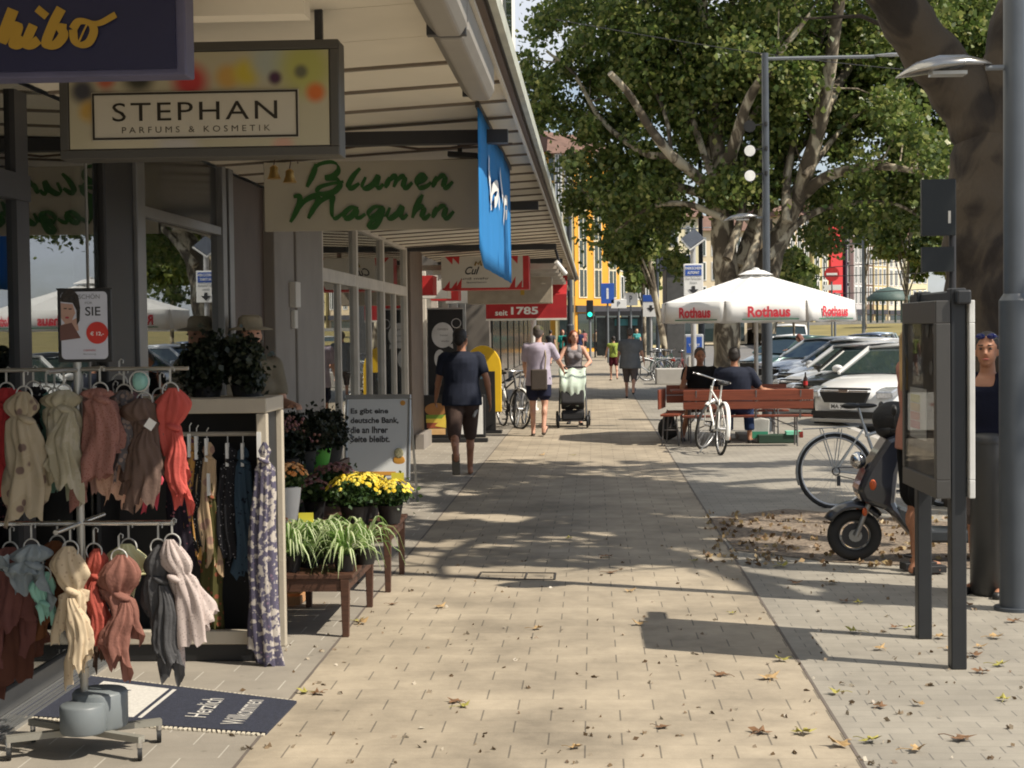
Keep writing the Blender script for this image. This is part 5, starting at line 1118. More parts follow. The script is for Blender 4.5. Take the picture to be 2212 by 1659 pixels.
# ------------------------------------------------------------ lamp posts
def lamp_post(label, X, Y, top=None, low=3.32, arm_to=1, spots=False, sc=1, arms=True, lower=True):
    T = thing('street_lamp', label, 'street lamp', (X, Y, 0), 0, 'grey street lamps along the pavement')
    top = top or 6.1
    b = MB(); b.cyl((0, 0, 0), (0, 0, 1.82), .088*sc, n=20); b.cyl((0, 0, 1.82), (0, 0, 1.86), .088*sc, .062*sc, n=20); b.cyl((0, 0, 1.86), (0, 0, top), .062*sc, .055*sc, n=20); b.cyl((0, 0, 0), (0, 0, .02), .12*sc, n=20); b.build('post', POLE, T)
    if arms:
        b = MB(); b.tube([(0, 0, top-.09), (1.75, 0, top-.09)], .028); b.build('arm', GREY, T)
        b = MB(); b.lathe([(.003, -.30), (.06, -.2), (.10, 0), (.09, .2), (.03, .45), (.025, .5)], n=14)
        b.v = [(1.75+q[2]+.25, q[1]*1.3, q[0]*.35*(1 if q[0] > 0 else .4)+top-.075) for q in b.v]; b.build('upper_luminaire', ALU, T)
    if lower:
        b = MB(); b.tube([(-.05, 0, low), (-.16, 0, low)], .016); b.build('arm', GREY, T)
        b = MB(); n = 18; pts = []
        prof = [(0, .012), (.06, .05), (.2, .10), (.4, .125), (.58, .10), (.70, .03), (.73, .005)]
        vs = []
        for (t, r) in prof:
            for i in range(n): a = 2*math.pi*i/n; zz1 = math.sin(a); vs.append((-.13-t*.76, r*math.cos(a)*1.1, low+(.02-.07*(t/.73)**2)+ (r*.62*zz1 if zz1 > 0 else r*.10*zz1)))
        b.add(vs, [(j*n+i, j*n+(i+1) % n, (j+1)*n+(i+1) % n, (j+1)*n+i) for j in range(len(prof)-1) for i in range(n)], 0, True); b.build('lower_luminaire', mat('lamp_metal', (.36, .35, .33), .22, .9, .03), T)
        b = MB(); b.box((-.38, 0, low-.03), (.20, .12, .02)); b.build('lens', mat('lens', (.5, .5, .48), .2), T)
    if spots:
        for k, z in enumerate((4.95, 4.56, 4.16)):
            b = MB(); b.bar((-.05, 0, z), (-.2, -.02, z-.02), .03, .02); b.cyl((.0, -.065, z-.03), (0, -.065, z+.03), .03); b.cyl((-.27, .10, z-.02), (-.26, -.08, z-.04), .06, .10); b.build('spotlight', BLACK, T)
            b = MB(); b.disc((-.26, -.083, z-.04), .088, (-.05, 1, .1), 20); b.build('spot_glass', BLACK if k == 0 else mat('spot_white', (.85, .85, .82), .3), T)
    return T
p = W(2192, 1308, 9.5); lamp_post('nearest grey street lamp with leaf shaped luminaire at the right edge of the picture', p.x, 9.5, 6.1, W(2165, 146, 9.5).z)
p = W(1657, 800, 26); lamp_post('tall grey street lamp rising behind the white parasol with three spotlights', p.x, 26, W(1643, 115, 26).z, W(1640, 470, 26).z, spots=True)
p = W(1515, 700, 42); lamp_post('street lamp with long side arm left of the forked tree', p.x, 42, W(1512, 345, 42).z, lower=False)
p = W(1421, 700, 66); lamp_post('thin far street lamp beside the blue parking sign', p.x, 66, W(1419, 490, 66).z, lower=False)
p = W(1388, 700, 90); lamp_post('farthest thin street lamp over the crowd', p.x, 90, W(1388, 560, 90).z, lower=False)
p = W(1232, 700, 50); lamp_post('light grey lamp pole at the end of the canopy', p.x, 50, W(1232, 420, 50).z, lower=False, arms=True, sc=1.3)
# ------------------------------------------------------------ information display
pn = G(2068, 1443); pf = G(1995, 1378)
T = thing('info_display', 'grey double sided information showcase on two dark posts', 'information board', (pn.x, pn.y, .0))
dx, dy = pf.x-pn.x, pf.y-pn.y; Tm = math.atan2(-dx, dy)
h = 1.86; Ld = math.hypot(dx, dy)
T.rotation_euler = (0, 0, Tm)
b = MB(); b.box((0, 0, h/2), (.075, .085, h)); b.build('post', mat('display_dark', (.03, .032, .035), .45, .3, .08), T, bev=.006)
b = MB(); b.box((0, Ld, h/2), (.075, .085, h)); b.build('post', MC['display_dark'], T, bev=.006)
z0, z1 = .84, 1.80
b = MB(); b.bb((-.02, -.10, z1-.02), (.05, Ld+.24, z1+.05)); b.build('cap', MC['display_dark'], T, bev=.01)
fg = mat('display_grey', (.075, .072, .068), .4, .3, .05)
for side, x0, nm in ((-1, -.115, 'showcase'), (1, .045, 'showcase')):
    x1 = x0+(.07 if side < 0 else .028)
    b = MB(); ya, yb = -.07, Ld-.03
    for u, v, a_, c_ in ((ya, yb, z0, z0+.09), (ya, yb, z1-.11, z1-.0), (ya, ya+.05, z0+.09, z1-.11), (yb-.05, yb, z0+.09, z1-.11)): b.bb((x0, u, a_), (x1, v, c_))
    b.bb((x0+(.03 if side < 0 else .012), ya+.05, z0+.09), (x1, yb-.05, z1-.11)); o = b.build(nm, fg if side < 0 else mat('display_white', (.62, .62, .60), .4), T, bev=.004)
    if side < 0:
        b = MB(); b.bb((x0+.022, ya+.055, z0+.095), (x0+.028, yb-.055, z1-.115)); pic = b.build('poster', mat('poster_brown', (.11, .085, .07), .5, 0, .5, 5, col2=(.20, .17, .14)), o)
        b = MB(); b.bb((x0+.006, ya+.051, z0+.091), (x0+.010, yb-.051, z1-.111)); b.build('pane', glassmat('display_glass', (.85, .85, .85), .16), o)
        b = MB(); b.bb((x0+.014, .22, 1.10), (x0+.018, .60, 1.36)); b.build('notice', WHITE, o)
        b = MB()
        for k, col in enumerate(range(4)): b.bb((x0+.011, .36, 1.285-.045*k), (x0+.0135, .58, 1.325-.045*k), k)
        b.build('notice_bars', [mat('nb1', (.55, .5, .05), .5), mat('nb2', (.6, .38, .08), .5), mat('nb3', (.6, .12, .04), .5), mat('nb4', (.5, .04, .04), .5)], o)
        b = MB()
        for (yy, zz0, r) in ((.42, 1.44, .05), (.12, 1.47, .035), (.55, 1.64, .05), (.2, 1.66, .04)): b.disc((x0+.018, yy, zz0), r, (1, 0, 0), 20, 0, .002)
        b.build('poster_bottles', mat('bottle_grey', (.3, .29, .27), .5), o)
# litter bin column and cable box
p = G(2137, 1283); T = thing('litter_bin', 'dark grey upright litter bin with sloping lid beside the lamp post', 'litter bin', (p.x, p.y, .004))
H0 = W(2135, 940, p.y).z; b = MB(); b.lathe([(.105, .0), (.115, .01), (.115, H0-.06), (.11, H0-.02)], n=20, sy=1.2); b.build('bin_body', mat('bin_grey', (.06, .06, .06), .45, .3, .1), T)
b = MB(); b.lathe([(.118, H0-.05), (.12, H0-.02), (.10, H0+.01), (.01, H0+.03)], n=20, sy=1.2); b.build('lid', mat('bin_grey'), T)
# ------------------------------------------------------------ parasol
UX, UY = W(1633, 700, 24.2).x, 24.2
T = thing('parasol', 'white octagonal market parasol with red lettering on its valance', 'parasol', (UX, UY, .0), R(0))
pz = W(1640, 586, 24.2).z; cr0 = 1.50; rz_ = 2.06
fab = mat('parasol_white', (.84, .84, .83), .8, 0, .02, trans=.25, spec=.2)
angs = [R(22.5+45*i-90) for i in range(8)]
b = MB(); hubr = .16; rows = 8; vs = []
for j in range(rows+1):
    t = j/rows
    for i in range(8):
        a0, a1 = angs[i], angs[(i+1) % 8]
        for k in range(6):
            u = k/6; q = Vector((math.cos(a0), math.sin(a0), 0)).lerp(Vector((math.cos(a1), math.sin(a1), 0)), u)
            sag = .05*math.sin(math.pi*u)*math.sin(math.pi*min(1, t*.9+.1)); r = hubr+(cr0-hubr)*t
            vs.append((q.x*r, q.y*r, pz-.06-(pz-.06-rz_)*t-sag*.6))
M_ = 48
b.add(vs, [(j*M_+i, j*M_+(i+1) % M_, (j+1)*M_+(i+1) % M_, (j+1)*M_+i) for j in range(rows) for i in range(M_)], 0, False); b.build('canopy', fab, T, sol=.004)
b = MB(); b.lathe([(.26, pz-.05), (.2, pz-.02), (.13, pz+.01), (.03, pz+.03)], n=16); b.lathe([(.05, pz+.02), (.06, pz+.04), (.02, pz+.055)], n=12); b.build('top_cap', fab, T)
LT = mat('logo_red', (.55, .03, .05), .5); LGN = mat('logo_green', (.03, .16, .08), .5)
for i in range(8):
    a0, a1 = angs[i], angs[(i+1) % 8]; p0 = Vector((math.cos(a0), math.sin(a0), 0))*cr0; p1 = Vector((math.cos(a1), math.sin(a1), 0))*cr0
    nrm = ((p0+p1)/2).normalized(); vs = []; n = 12
    for k in range(n+1):
        u = k/n; q = p0.lerp(p1, .015+.97*u); wv = .012*math.sin(u*9+i)
        for z, o_ in ((rz_, 0), (rz_-.13, .012+wv), (rz_-.30+.012*math.cos(u*12), .03+wv*1.5)): vs.append(q+nrm*o_+Vector((0, 0, z)))
    b = MB(); b.add(vs, [(3*k+j, 3*k+3+j, 3*k+4+j, 3*k+1+j) for k in range(n) for j in range(2)], 0, True); vo = b.build('valance', fab, T, sol=.003)
    mid = (p0+p1)/2+nrm*.045; rz1 = math.atan2(nrm.y, nrm.x)+math.pi/2
    if i in (7, 0, 1, 6, 2):
        textfit('Rothaus', .60, .155, LT, vo, (mid.x+math.cos(rz1)*.04, mid.y+math.sin(rz1)*.04, rz_-.155), rz=rz1, bold=.035)
        b = MB(); ta = Vector((math.cos(rz1), math.sin(rz1), 0)); b.bar(mid-ta*.34+Vector((0, 0, rz_-.262)), mid+ta*.46+Vector((0, 0, rz_-.262)), .004, .014); b.build('green_line', LGN, vo)
b = MB(); px_ = W(1636, 700, 24.2).x-UX; b.cyl((0, 0, .08), (0, 0, pz), .032, n=16); b.build('pole', mat('pole_silver', (.5, .48, .44), .4, .5), T)
b = MB()
for a in angs: b.bar((0, 0, pz-.05), (math.cos(a)*cr0*.97, math.sin(a)*cr0*.97, rz_-.015), .018, .018)
for a in angs: b.bar((0, 0, rz_-.25), (math.cos(a)*cr0*.5, math.sin(a)*cr0*.5, pz-.06-(pz-.06-rz_)*.47-.03), .015, .015)
b.build('ribs', ALU, T)
b = MB(); b.box((0, 0, .05), (.6, .6, .09)); b.build('base', mat('concrete', (.3, .29, .27), .9, bump=.3), T, bev=.01)
# ------------------------------------------------------------ beer table and benches
legm = mat('bench_leg', (.16, .15, .15), .5, .5)
x0 = W(1476, 900, 22.6).x; x1 = W(1757, 900, 22.6).x
def folding_leg(b, x, y0, y1, h):
    b.tube([(x, y0, 0), (x, y0+.03, h)], .012, 6); b.tube([(x, y1, 0), (x, y1-.03, h)], .012, 6); b.tube([(x, y0+.01, .22), (x, y1-.01, .22)], .009, 6); b.tube([(x+.0, (y0+y1)/2, .25), (x-.35 if x > .8 else x+.35, (y0+y1)/2, h-.01)], .009, 6)
T = thing('beer_bench', 'red stained beer garden bench with slatted backrest, nearest the viewer', 'bench', (x0, 22.6, .004)); w = x1-x0
b = MB(); b.bb((0, .06, .41), (w, .32, .435)); b.build('seat', WOODR, T, bev=.004)
b = MB(); b.box((w/2, .0, .59), (w, .022, .115), rot=Matrix.Rotation(R(6), 3, 'X')); b.box((w/2, -.02, .73), (w, .022, .15), rot=Matrix.Rotation(R(6), 3, 'X')); b.build('backrest', WOODR, T, bev=.006)
for x in (.18, w*.56, w-.18):
    b = MB(); b.tube([(x, .05, .40), (x, .02, .5), (x, -.035, .80)], .013, 6); b.build('back_strut', legm, T)
for x in (.22, w-.22):
    b = MB(); folding_leg(b, x, .04, .34, .41); b.build('leg', legm, T)
T = thing('beer_table', 'red stained beer garden table between the benches under the parasol', 'table', (x0+.0, 23.35, .004))
b = MB(); b.bb((-.12, 0, .745), (w-.1, .62, .775)); b.build('table_top', WOODR, T, bev=.005)
for x in (.15, w-.4):
    b = MB(); folding_leg(b, x, .06, .56, .745); b.build('leg', legm, T)
T = thing('beer_bench', 'far red beer garden bench on the other side of the table', 'bench', (x0-.15, 24.15, .004))
b = MB(); b.bb((0, .0, .41), (w, .27, .435)); b.build('seat', WOODR, T, bev=.004)
b = MB(); b.box((w/2, .31, .60), (w, .022, .115)); b.box((w/2, .33, .74), (w, .022, .15)); b.build('backrest', WOODR, T, bev=.006)
for x in (.22, w-.22):
    b = MB(); folding_leg(b, x, .02, .28, .41); b.build('leg', legm, T)
T = thing('side_bench', 'short dark red bench end standing left of the table beside the black bag', 'bench', (W(1450, 900, 23.4).x, 23.2, .004), R(80))
b = MB(); b.bb((-.3, -.13, .42), (.4, .13, .45)); b.build('seat', WOODR, T, bev=.004); b = MB(); b.bb((-.3, .14, .52), (.4, .165, .80)); b.build('backrest', WOODR, T, bev=.006)
for x in (-.2, .3):
    b = MB(); folding_leg(b, x, -.12, .12, .42); b.build('leg', legm, T)
p = G(1442, 950); T = thing('backpack', 'black backpack standing on the paving at the left end of the bench', 'bag', (p.x, p.y, .004))
b = MB(); b.ell((0, 0, .17), (.15, .11, .18)); b.ell((.02, -.02, .32), (.09, .08, .10)); b.ell((.05, -.08, .13), (.12, .06, .11)); remesh(b.build('bag_body', mat('bag_black', (.015, .015, .016), .75, bump=.4), T), .015)
b = MB(); b.tube([(-.03, 0, .38), (0, 0, .45), (.05, 0, .39)], .01, 6); b.build('handle', BLACK, T)
for (x, y, Y, lb, col) in ((1573, 832, 23.6, 'clear bottle standing on the beer table beside the seated men', (.45, .45, .4)), (1740, 842, 23.8, 'small dark bottle on the right end of the beer table', (.05, .02, .01))):
    T = thing('bottle', lb, 'bottle', (W(x, y, Y).x, Y, .782)); b = MB(); b.lathe([(.03, 0), (.032, .01), (.032, .13), (.012, .18), (.012, .23)], n=14); b.build('bottle_body', mat('bottle_'+str(x), col, .15), T); b = MB(); b.lathe([(.033, .04), (.033, .1)], n=14); b.build('bottle_label', RED, T)
T = thing('shopping_bag', 'white and green carrier bag on the ground under the table', 'bag', (W(1640, 930, 23.5).x, 23.5, .004)); b = MB(); b.prism([(-.13, 0), (.13, 0), (.15, .34), (.02, .36), (-.14, .33)], -.07, .07); b.build('bag_body', mat('bag_white', (.45, .45, .42), .6, 0, .2, bump=.5), T, bev=.02)
b = MB(); b.bb((-.12, -.078, .06), (.12, -.072, .16)); b.build('green_print', mat('bag_green', (.05, .3, .18), .5), T)
T = thing('crate', 'low dark green bottle crate under the table with mint coloured rim', 'crate', (W(1680, 950, 23.3).x, 23.25, .004)); b = MB(); b.bb((-.28, 0, 0), (.28, .3, .12)); b.build('crate_body', mat('crate_green', (.02, .05, .03), .6), T, bev=.01); b = MB(); b.bb((.12, -.02, .121), (.34, .2, .17)); b.build('rim', mat('crate_mint', (.2, .6, .42), .6), T)
# ------------------------------------------------------------ bicycles
def bike(label, loc, rz, col, steer=0, fend=None, rack=True, saddle=True, scale=1, spokes=20, group='parked bicycles', lean=0, front=True):
    """local: +X forward, rear hub at origin x=0"""
    T = thing('bicycle', label, 'bicycle', loc, rz, group); T.rotation_euler = (lean, 0, rz)
    r = .335; fc = col; Wb = 1.05
    hub = Vector((0, 0, r)); bbk = Vector((.44, 0, .28)); seatt = Vector((.27, 0, .78)); head = Vector((.86, 0, .82)); headb = Vector((.92, 0, .62)); fh = Vector((Wb, 0, r))
    b = MB()
    for q in (-1, 1):
        b.tube([hub+Vector((0, q*.05, 0)), bbk+Vector((0, q*.02, 0))], .009, 6); b.tube([hub+Vector((0, q*.05, 0)), seatt+Vector((-.0, q*.01, -.06))], .008, 6)
    b.tube([bbk, seatt], .015); b.tube([bbk, headb], .018); b.tube([seatt+Vector((.02, 0, -.12)), head], .015); b.tube([headb, head+Vector((-.01, 0, .06))], .019); b.tube([seatt, seatt+Vector((-.035, 0, .14))], .012); b.build('frame', fc, T)
    b = MB(); c = seatt+Vector((-.04, 0, .16)); b.ell(c+Vector((-.07, 0, 0)), (.09, .075, .03)); b.ell(c+Vector((.05, 0, 0)), (.13, .03, .025)); b.build('saddle', BLACK, T)
    def mkwheel(parent, c, nm='wheel'):
        b = MB(); b.ring(c, r-.02, .011, (0, 1, 0), 36, 6); b.cyl(c+Vector((0, -.045, 0)), c+Vector((0, .045, 0)), .022)
        for k in range(spokes): a = 2*math.pi*k/spokes; b.cyl(c+Vector((0, .03*(-1)**k, 0)), c+Vector((math.cos(a)*(r-.02), 0, math.sin(a)*(r-.02))), .0014, n=4, caps=False)
        o = b.build(nm, mat('rim_alu', (.55, .55, .55), .35, .8), parent); b = MB(); b.ring(c, r, .019, (0, 1, 0), 40, 8); b.build('tyre', RUB, o); return o
    mkwheel(T, hub)
    # steering assembly: rotate about head axis
    ax = (head-headb).normalized(); Rm = Matrix.Rotation(steer, 4, ax); piv = headb
    def st(p): return piv + (Rm @ (Vector(p)-piv))
    def stb(b): b.v = [tuple(st(q)) for q in b.v]; return b
    b = MB()
    for q in (-1, 1): b.tube([headb+Vector((0, q*.03, -.02)), headb+Vector((.05, q*.05, -.12)), fh+Vector((0, q*.055, 0))], .010, 6)
    stb(b).build('fork', fc, T)
    b = MB(); b.ring(fh, r-.02, .011, (0, 1, 0), 36, 6); b.cyl(fh+Vector((0, -.045, 0)), fh+Vector((0, .045, 0)), .022)
    for k in range(spokes): a = 2*math.pi*k/spokes; b.cyl(fh+Vector((0, .03*(-1)**k, 0)), fh+Vector((math.cos(a)*(r-.02), 0, math.sin(a)*(r-.02))), .0014, n=4, caps=False)
    o = stb(b).build('wheel', mat('rim_alu'), T); b = MB(); b.ring(fh, r, .019, (0, 1, 0), 40, 8); stb(b).build('tyre', RUB, o)
    b = MB(); hb = head+Vector((.0, 0, .14)); b.tube([head, hb, hb+Vector((.05, 0, .02))], .013); b.tube([hb+Vector((-.10, -.29, .03)), hb+Vector((.02, -.18, .03)), hb+Vector((.05, 0, .02)), hb+Vector((.02, .18, .03)), hb+Vector((-.10, .29, .03))], .011); stb(b).build('handlebar', CHROME, T)
    b = MB()
    for q in (-1, 1): b.tube([hb+Vector((-.09, q*.285, .03)), hb+Vector((-.01, q*.22, .03))], .017)
    stb(b).build('grips', BLACK, T)
    b = MB(); b.ell(headb+Vector((.10, 0, .06)), (.05, .04, .04)); stb(b).build('headlight', CHROME, T)
    if fend:
        def arc(c, a0, a1, st_=False):
            b = MB(); n = 18; rr = r+.03; vs = []
            for k in range(n+1):
                a = R(a0+(a1-a0)*k/n)
                for yy, dr in ((-.03, -.012), (-.018, 0), (.018, 0), (.03, -.012)): vs.append((c.x+(rr+dr)*math.cos(a), yy, c.z+(rr+dr)*math.sin(a)))
            b.add(vs, [(4*k+j, 4*k+4+j, 4*k+5+j, 4*k+1+j) for k in range(n) for j in range(3)], 0, True); (stb(b) if st_ else b).build('mudguard', fend, T, sol=.002)
        arc(hub, 20, 200); arc(fh, -10, 130, True)
    if rack:
        b = MB(); zt3 = r+r+.06
        for q in (-1, 1): b.tube([(.22, q*.05, zt3+.02), (-.28, q*.06, zt3)], .006, 6); b.tube([hub+Vector((0, q*.06, 0)), (-.12, q*.06, zt3)], .005, 6); b.tube([hub+Vector((0, q*.06, 0)), (.06, q*.06, zt3)], .005, 6)
        for k in range(4): b.tube([(-.25+.13*k, -.06, zt3), (-.25+.13*k, .06, zt3)], .005, 6)
        b.build('rack', ALU, T)
        b = MB(); b.box((-.31, 0, zt3-.05), (.03, .09, .06)); b.build('rear_light', mat('lens_red', (.45, .03, .01), .2), T, bev=.008)
    b = MB(); b.ring(bbk, .09, .006, (0, 1, 0), 24, 6); b.cyl(bbk+Vector((0, -.06, 0)), bbk+Vector((0, .06, 0)), .025); b.bar(bbk+Vector((0, -.07, 0)), bbk+Vector((.10, -.07, -.13)), .025, .012); b.bar(bbk+Vector((0, .07, 0)), bbk+Vector((-.10, .07, .13)), .025, .012)
    b.box(bbk+Vector((.10, -.12, -.13)), (.09, .08, .02)); b.box(bbk+Vector((-.10, .12, .13)), (.09, .08, .02)); b.build('crank', DARK, T)
    b = MB(); b.tube([bbk+Vector((0, -.055, .09)), hub+Vector((0, -.055, .035))], .005, 6); b.tube([bbk+Vector((0, -.055, -.09)), hub+Vector((0, -.055, -.035))], .005, 6); b.ring(hub+Vector((0, -.055, 0)), .035, .006, (0, 1, 0), 16, 6); b.box(hub+Vector((.02, -.06, -.09)), (.03, .02, .09)); b.build('chain', DARK, T)
    b = MB(); b.tube([bbk+Vector((-.05, .05, -.03)), bbk+Vector((-.1, .2, -.28))], .009, 6); b.build('kickstand', ALU, T)
    return T
# remove helper meshes without owner later
silver = mat('frame_silver', (.42, .44, .45), .35, .6, .05); white_f = mat('frame_white', (.75, .75, .72), .35)
p = G(1805, 1097); bike('silver city bicycle with luggage rack and red rear lamp behind the scooter', (p.x, p.y, .004), R(4), silver, fend=silver, lean=R(-4))
p = G(1556, 982); bike('white bicycle leaning in front of the bench with its front wheel turned away', (p.x, p.y, .004), R(98), white_f, steer=R(-38), fend=WHITE, lean=R(5), rack=False)
p = G(1100, 920); bike('dark bicycle parked by the arched stand, front wheel towards the viewer', (W(1085, 900, 28).x, 28.2, .004), R(-70), DARK, steer=R(15), fend=mat('frame_white'), lean=R(3))
bike('grey bicycle parked between the yellow stand and the man in lavender', (W(1128, 890, 28).x, 28.6, .004), R(-95), mat('frame_grey', (.25, .25, .26), .4, .5), fend=DARK, lean=R(-4))
gx = 0
for i, (x, Y, rz) in enumerate(((1398, 52, 20), (1412, 54, 70), (1432, 51, 200), (1448, 53, 110), (1465, 50.5, 60))):
    bike(['dark green bicycle at the left end of the distant bike stand', 'black bicycle second from left at the distant bike stand', 'silver bicycle in the middle of the distant bike stand', 'blue bicycle right of the middle at the distant bike stand', 'dark red bicycle at the right end of the distant bike stand'][i],
         (W(x, 800, Y).x, Y, .004), R(rz), [mat('fr_green', (.03, .08, .06), .4), DARK, silver, mat('fr_blue', (.04, .08, .2), .4), mat('fr_red', (.2, .03, .03), .4)][i], steer=R(20*(-1)**i), spokes=8, fend=[DARK, None, silver, None, DARK][i], group='bicycles at the distant stand')
# ------------------------------------------------------------ scooter, facing left
p = G(1846, 1212)
T = thing('motor_scooter', 'dark blue motor scooter facing left with black top case, half behind the info panel', 'scooter', (p.x, p.y, .004), R(180))
sb = mat('scooter_blue', (.007, .009, .017), .35, 0, .05, coat=1); SG = mat('scooter_grey', (.03, .035, .04), .4)
# local +X forward; front hub at x=0, body goes to -X
r = .205
b = MB(); b.ring((0, 0, r), r-.045, .045, (0, 1, 0), 36, 12); w_ = b.build('wheel', RUB, T)
b = MB(); b.ring((0, 0, r), r-.085, .012, (0, 1, 0), 30, 8); b.cyl((0, -.05, r), (0, .05, r), .05)
for k in range(3): a = R(90+120*k+20); b.bar((0, 0, r), (math.cos(a)*(r-.09), 0, r+math.sin(a)*(r-.09)), .05, .03)
b.build('rim', mat('rim_scooter', (.30, .30, .29), .35, .7), w_)
b = MB(); b.cyl((0, .03, r), (0, .036, r), .10, n=24); b.build('brake_disc', DARK, w_)
b = MB()
for q in (-1, 1): b.tube([(0, q*.075, r), (-.08, q*.075, .42), (-.16, q*.06, .62)], .020); 
b.build('fork', mat('rim_scooter'), T)
b = MB()
vs = []; n = 14
for k in range(n+1):
    a = R(28+115*k/n); rr = r+.045
    for yy, dr in ((-.075, -.05), (-.06, -.01), (0, .008), (.06, -.01), (.075, -.05)): vs.append(((rr+dr)*math.cos(a), yy, r+.02+(rr+dr)*math.sin(a)))
b.add(vs, [(5*k+j, 5*k+5+j, 5*k+6+j, 5*k+1+j) for k in range(n) for j in range(4)], 0, True); b.build('mudguard', sb, T, sol=.006)
prf = [(-.06, .50), (-.02, .60), (-.08, .74), (-.20, .95), (-.30, 1.02), (-.36, .98), (-.30, .80), (-.26, .60), (-.30, .42), (-.42, .24), (-.75, .20), (-.78, .27), (-.50, .30), (-.42, .40), (-.40, .60), (-.44, .98)]
b = MB(); b.prism([(-.04, .48), (-.0, .58), (-.07, .74), (-.22, .98), (-.34, 1.03), (-.38, .95), (-.30, .70), (-.28, .48), (-.36, .30), (-.52, .17), (-.95, .15), (-.95, .24), (-.58, .26), (-.46, .34), (-.40, .48)][:9]+[(-.20, .42)], -.17, .17); sb_o = b.build('front_shield', sb, T, bev=.04)
b = MB(); b.prism([(-.30, .45), (-.28, .36), (-.45, .16), (-1.0, .15), (-1.0, .25), (-.55, .26), (-.42, .40)], -.15, .15); b.build('footboard', SG, T, bev=.02)
b = MB(); b.prism([(-.80, .26), (-.85, .62), (-.92, .70), (-1.62, .78), (-1.66, .66), (-1.45, .42), (-1.1, .26)], -.14, .14); b.build('tail_body', sb, T, bev=.05)
b = MB(); b.ell((-1.15, 0, .76), (.38, .13, .07)); b.ell((-1.42, 0, .80), (.2, .12, .06)); b.build('seat', BLACK, T)
b = MB(); b.tube([(-.30, -.32, 1.06), (-.26, -.15, 1.04), (-.26, .15, 1.04), (-.30, .32, 1.06)], .014); b.ell((-.26, 0, 1.04), (.10, .13, .07)); b.build('handlebar', BLACK, T)
b = MB()
for q in (-1, 1): b.tube([(-.27, q*.2, 1.06), (-.25, q*.25, 1.18)], .005, 6); b.ell((-.25, q*.26, 1.21), (.02, .06, .045))
b.build('mirror', BLACK, T)
b = MB(); b.ell((-.30, .0, 1.13), (.17, .15, .14)); b.ell((-.38, .02, 1.0), (.14, .12, .15)); remesh(b.build('helmet_bag', MC['bag_black'], T), .014)
b = MB(); b.ring((-1.28, 0, r), r-.05, .05, (0, 1, 0), 32, 10); b.cyl((-1.28, -.06, r), (-1.28, .06, r), .08); b.build('wheel', RUB, T)
b = MB(); b.ell((-.11, .15, .62), (.03, .04, .05)); b.ell((-.05, -.11, .40), (.02, .02, .035)); b.ell((-.11, -.15, .62), (.03, .04, .05)); b.ell((-.06, .10, .40), (.02, .02, .035)); b.build('indicator', mat('lens_amber', (.5, .09, .02), .2), T)
b = MB(); b.ell((-.03, 0, .80), (.06, .08, .07)); b.build('headlight', CHROME, T)
b = MB(); b.cyl((-1.7, -.14, .3), (-1.05, -.14, .24), .045); b.build('exhaust', mat('rim_scooter'), T)
T.scale = (.95, .95, .90)
# ------------------------------------------------------------ parking ticket signs with solar panel
def ticket(label, x, Y, x2, low=True, s=1.0):
    p = W(x, 800, Y); T = thing('parking_sign', label, 'sign', (p.x, Y, 0), 0, 'parking ticket machine signs'); k = Y/3450
    b = MB(); zt4 = W(x, 530, Y).z; b.cyl((0, 0, 0), (0, 0, zt4), .05, n=14); b.build('pole', mat('pole_light', (.42, .42, .42), .5, .2), T)
    za, zb = W(x, 640, Y).z, W(x, 570, Y).z; hw = 21*k
    b = MB(); b.bb((-hw, -.07, za), (hw, -.05, zb)); b.build('panel', WHITE, T, bev=.01); b = MB(); b.bb((-hw+.03, -.078, zb-.215), (hw-.03, -.072, zb-.03)); b.build('blue_field', BLUE, T)
    textfit('PARKSCHEIN', hw*1.7, .05, WHITE, T, (0, -.082, zb-.08), bold=.02); textfit('AUTOMAT', hw*1.2, .05, WHITE, T, (0, -.082, zb-.16), bold=.02); textfit('Hier Parkschein', hw*1.6, .05, GREY, T, (0, -.075, zb-.27)); textfit('l\u00f6sen', hw*.7, .05, GREY, T, (0, -.075, zb-.34))
    b = MB(); b.prism([(-.03, zb-.40), (.03, zb-.40), (.03, zb-.46), (.09, zb-.46), (0, zb-.55), (-.09, zb-.46), (-.03, zb-.46)], -.078, -.072); b.build('arrow', DARK, T)
    return T, k
T, k = ticket('blue and white ticket machine sign with solar panel above the parasol edge', 1499, 29, 0)
zt4 = W(1499, 530, 29).z; b = MB(); b.box((0, 0, zt4+.12), (.30, .42, .03), rot=Matrix.Rotation(R(-35), 3, 'Y') @ Matrix.Rotation(R(35), 3, 'X')); b.build('solar_panel', mat('solar', (.08, .09, .11), .2), T)
b = MB(); b.box((0, 0, zt4+.10), (.33, .45, .02), rot=Matrix.Rotation(R(-35), 3, 'Y') @ Matrix.Rotation(R(35), 3, 'X')); b.bar((0, 0, zt4-.02), (0, 0, zt4+.1), .06, .06); b.build('solar_frame', WHITE, T)
p = W(1500, 800, 29.2); T = thing('ticket_machine', 'grey and blue parking ticket machine behind the seated men', 'ticket machine', (p.x, 29.2, 0))
z1_ = W(1500, 722, 29.2).z; b = MB(); b.bb((-.17, 0, 0), (.17, .25, z1_)); b.build('cabinet', mat('machine_grey', (.40, .42, .44), .5), T, bev=.02); b = MB(); b.bb((-.14, -.012, z1_-.34), (.14, -.002, z1_-.05)); b.build('blue_panel', BLUE, T); b = MB(); b.bb((-.10, -.016, z1_-.6), (.10, -.002, z1_-.40)); b.build('keypad', OFFW, T); textfit('TICKET', .2, .05, WHITE, T, (0, -.016, z1_-.2), bold=.02)
p = W(1406, 700, 62); T = thing('parking_sign', 'smaller distant blue and white sign with black arrow by the lamp pole', 'sign', (p.x, 62, 0), 0, 'parking ticket machine signs')
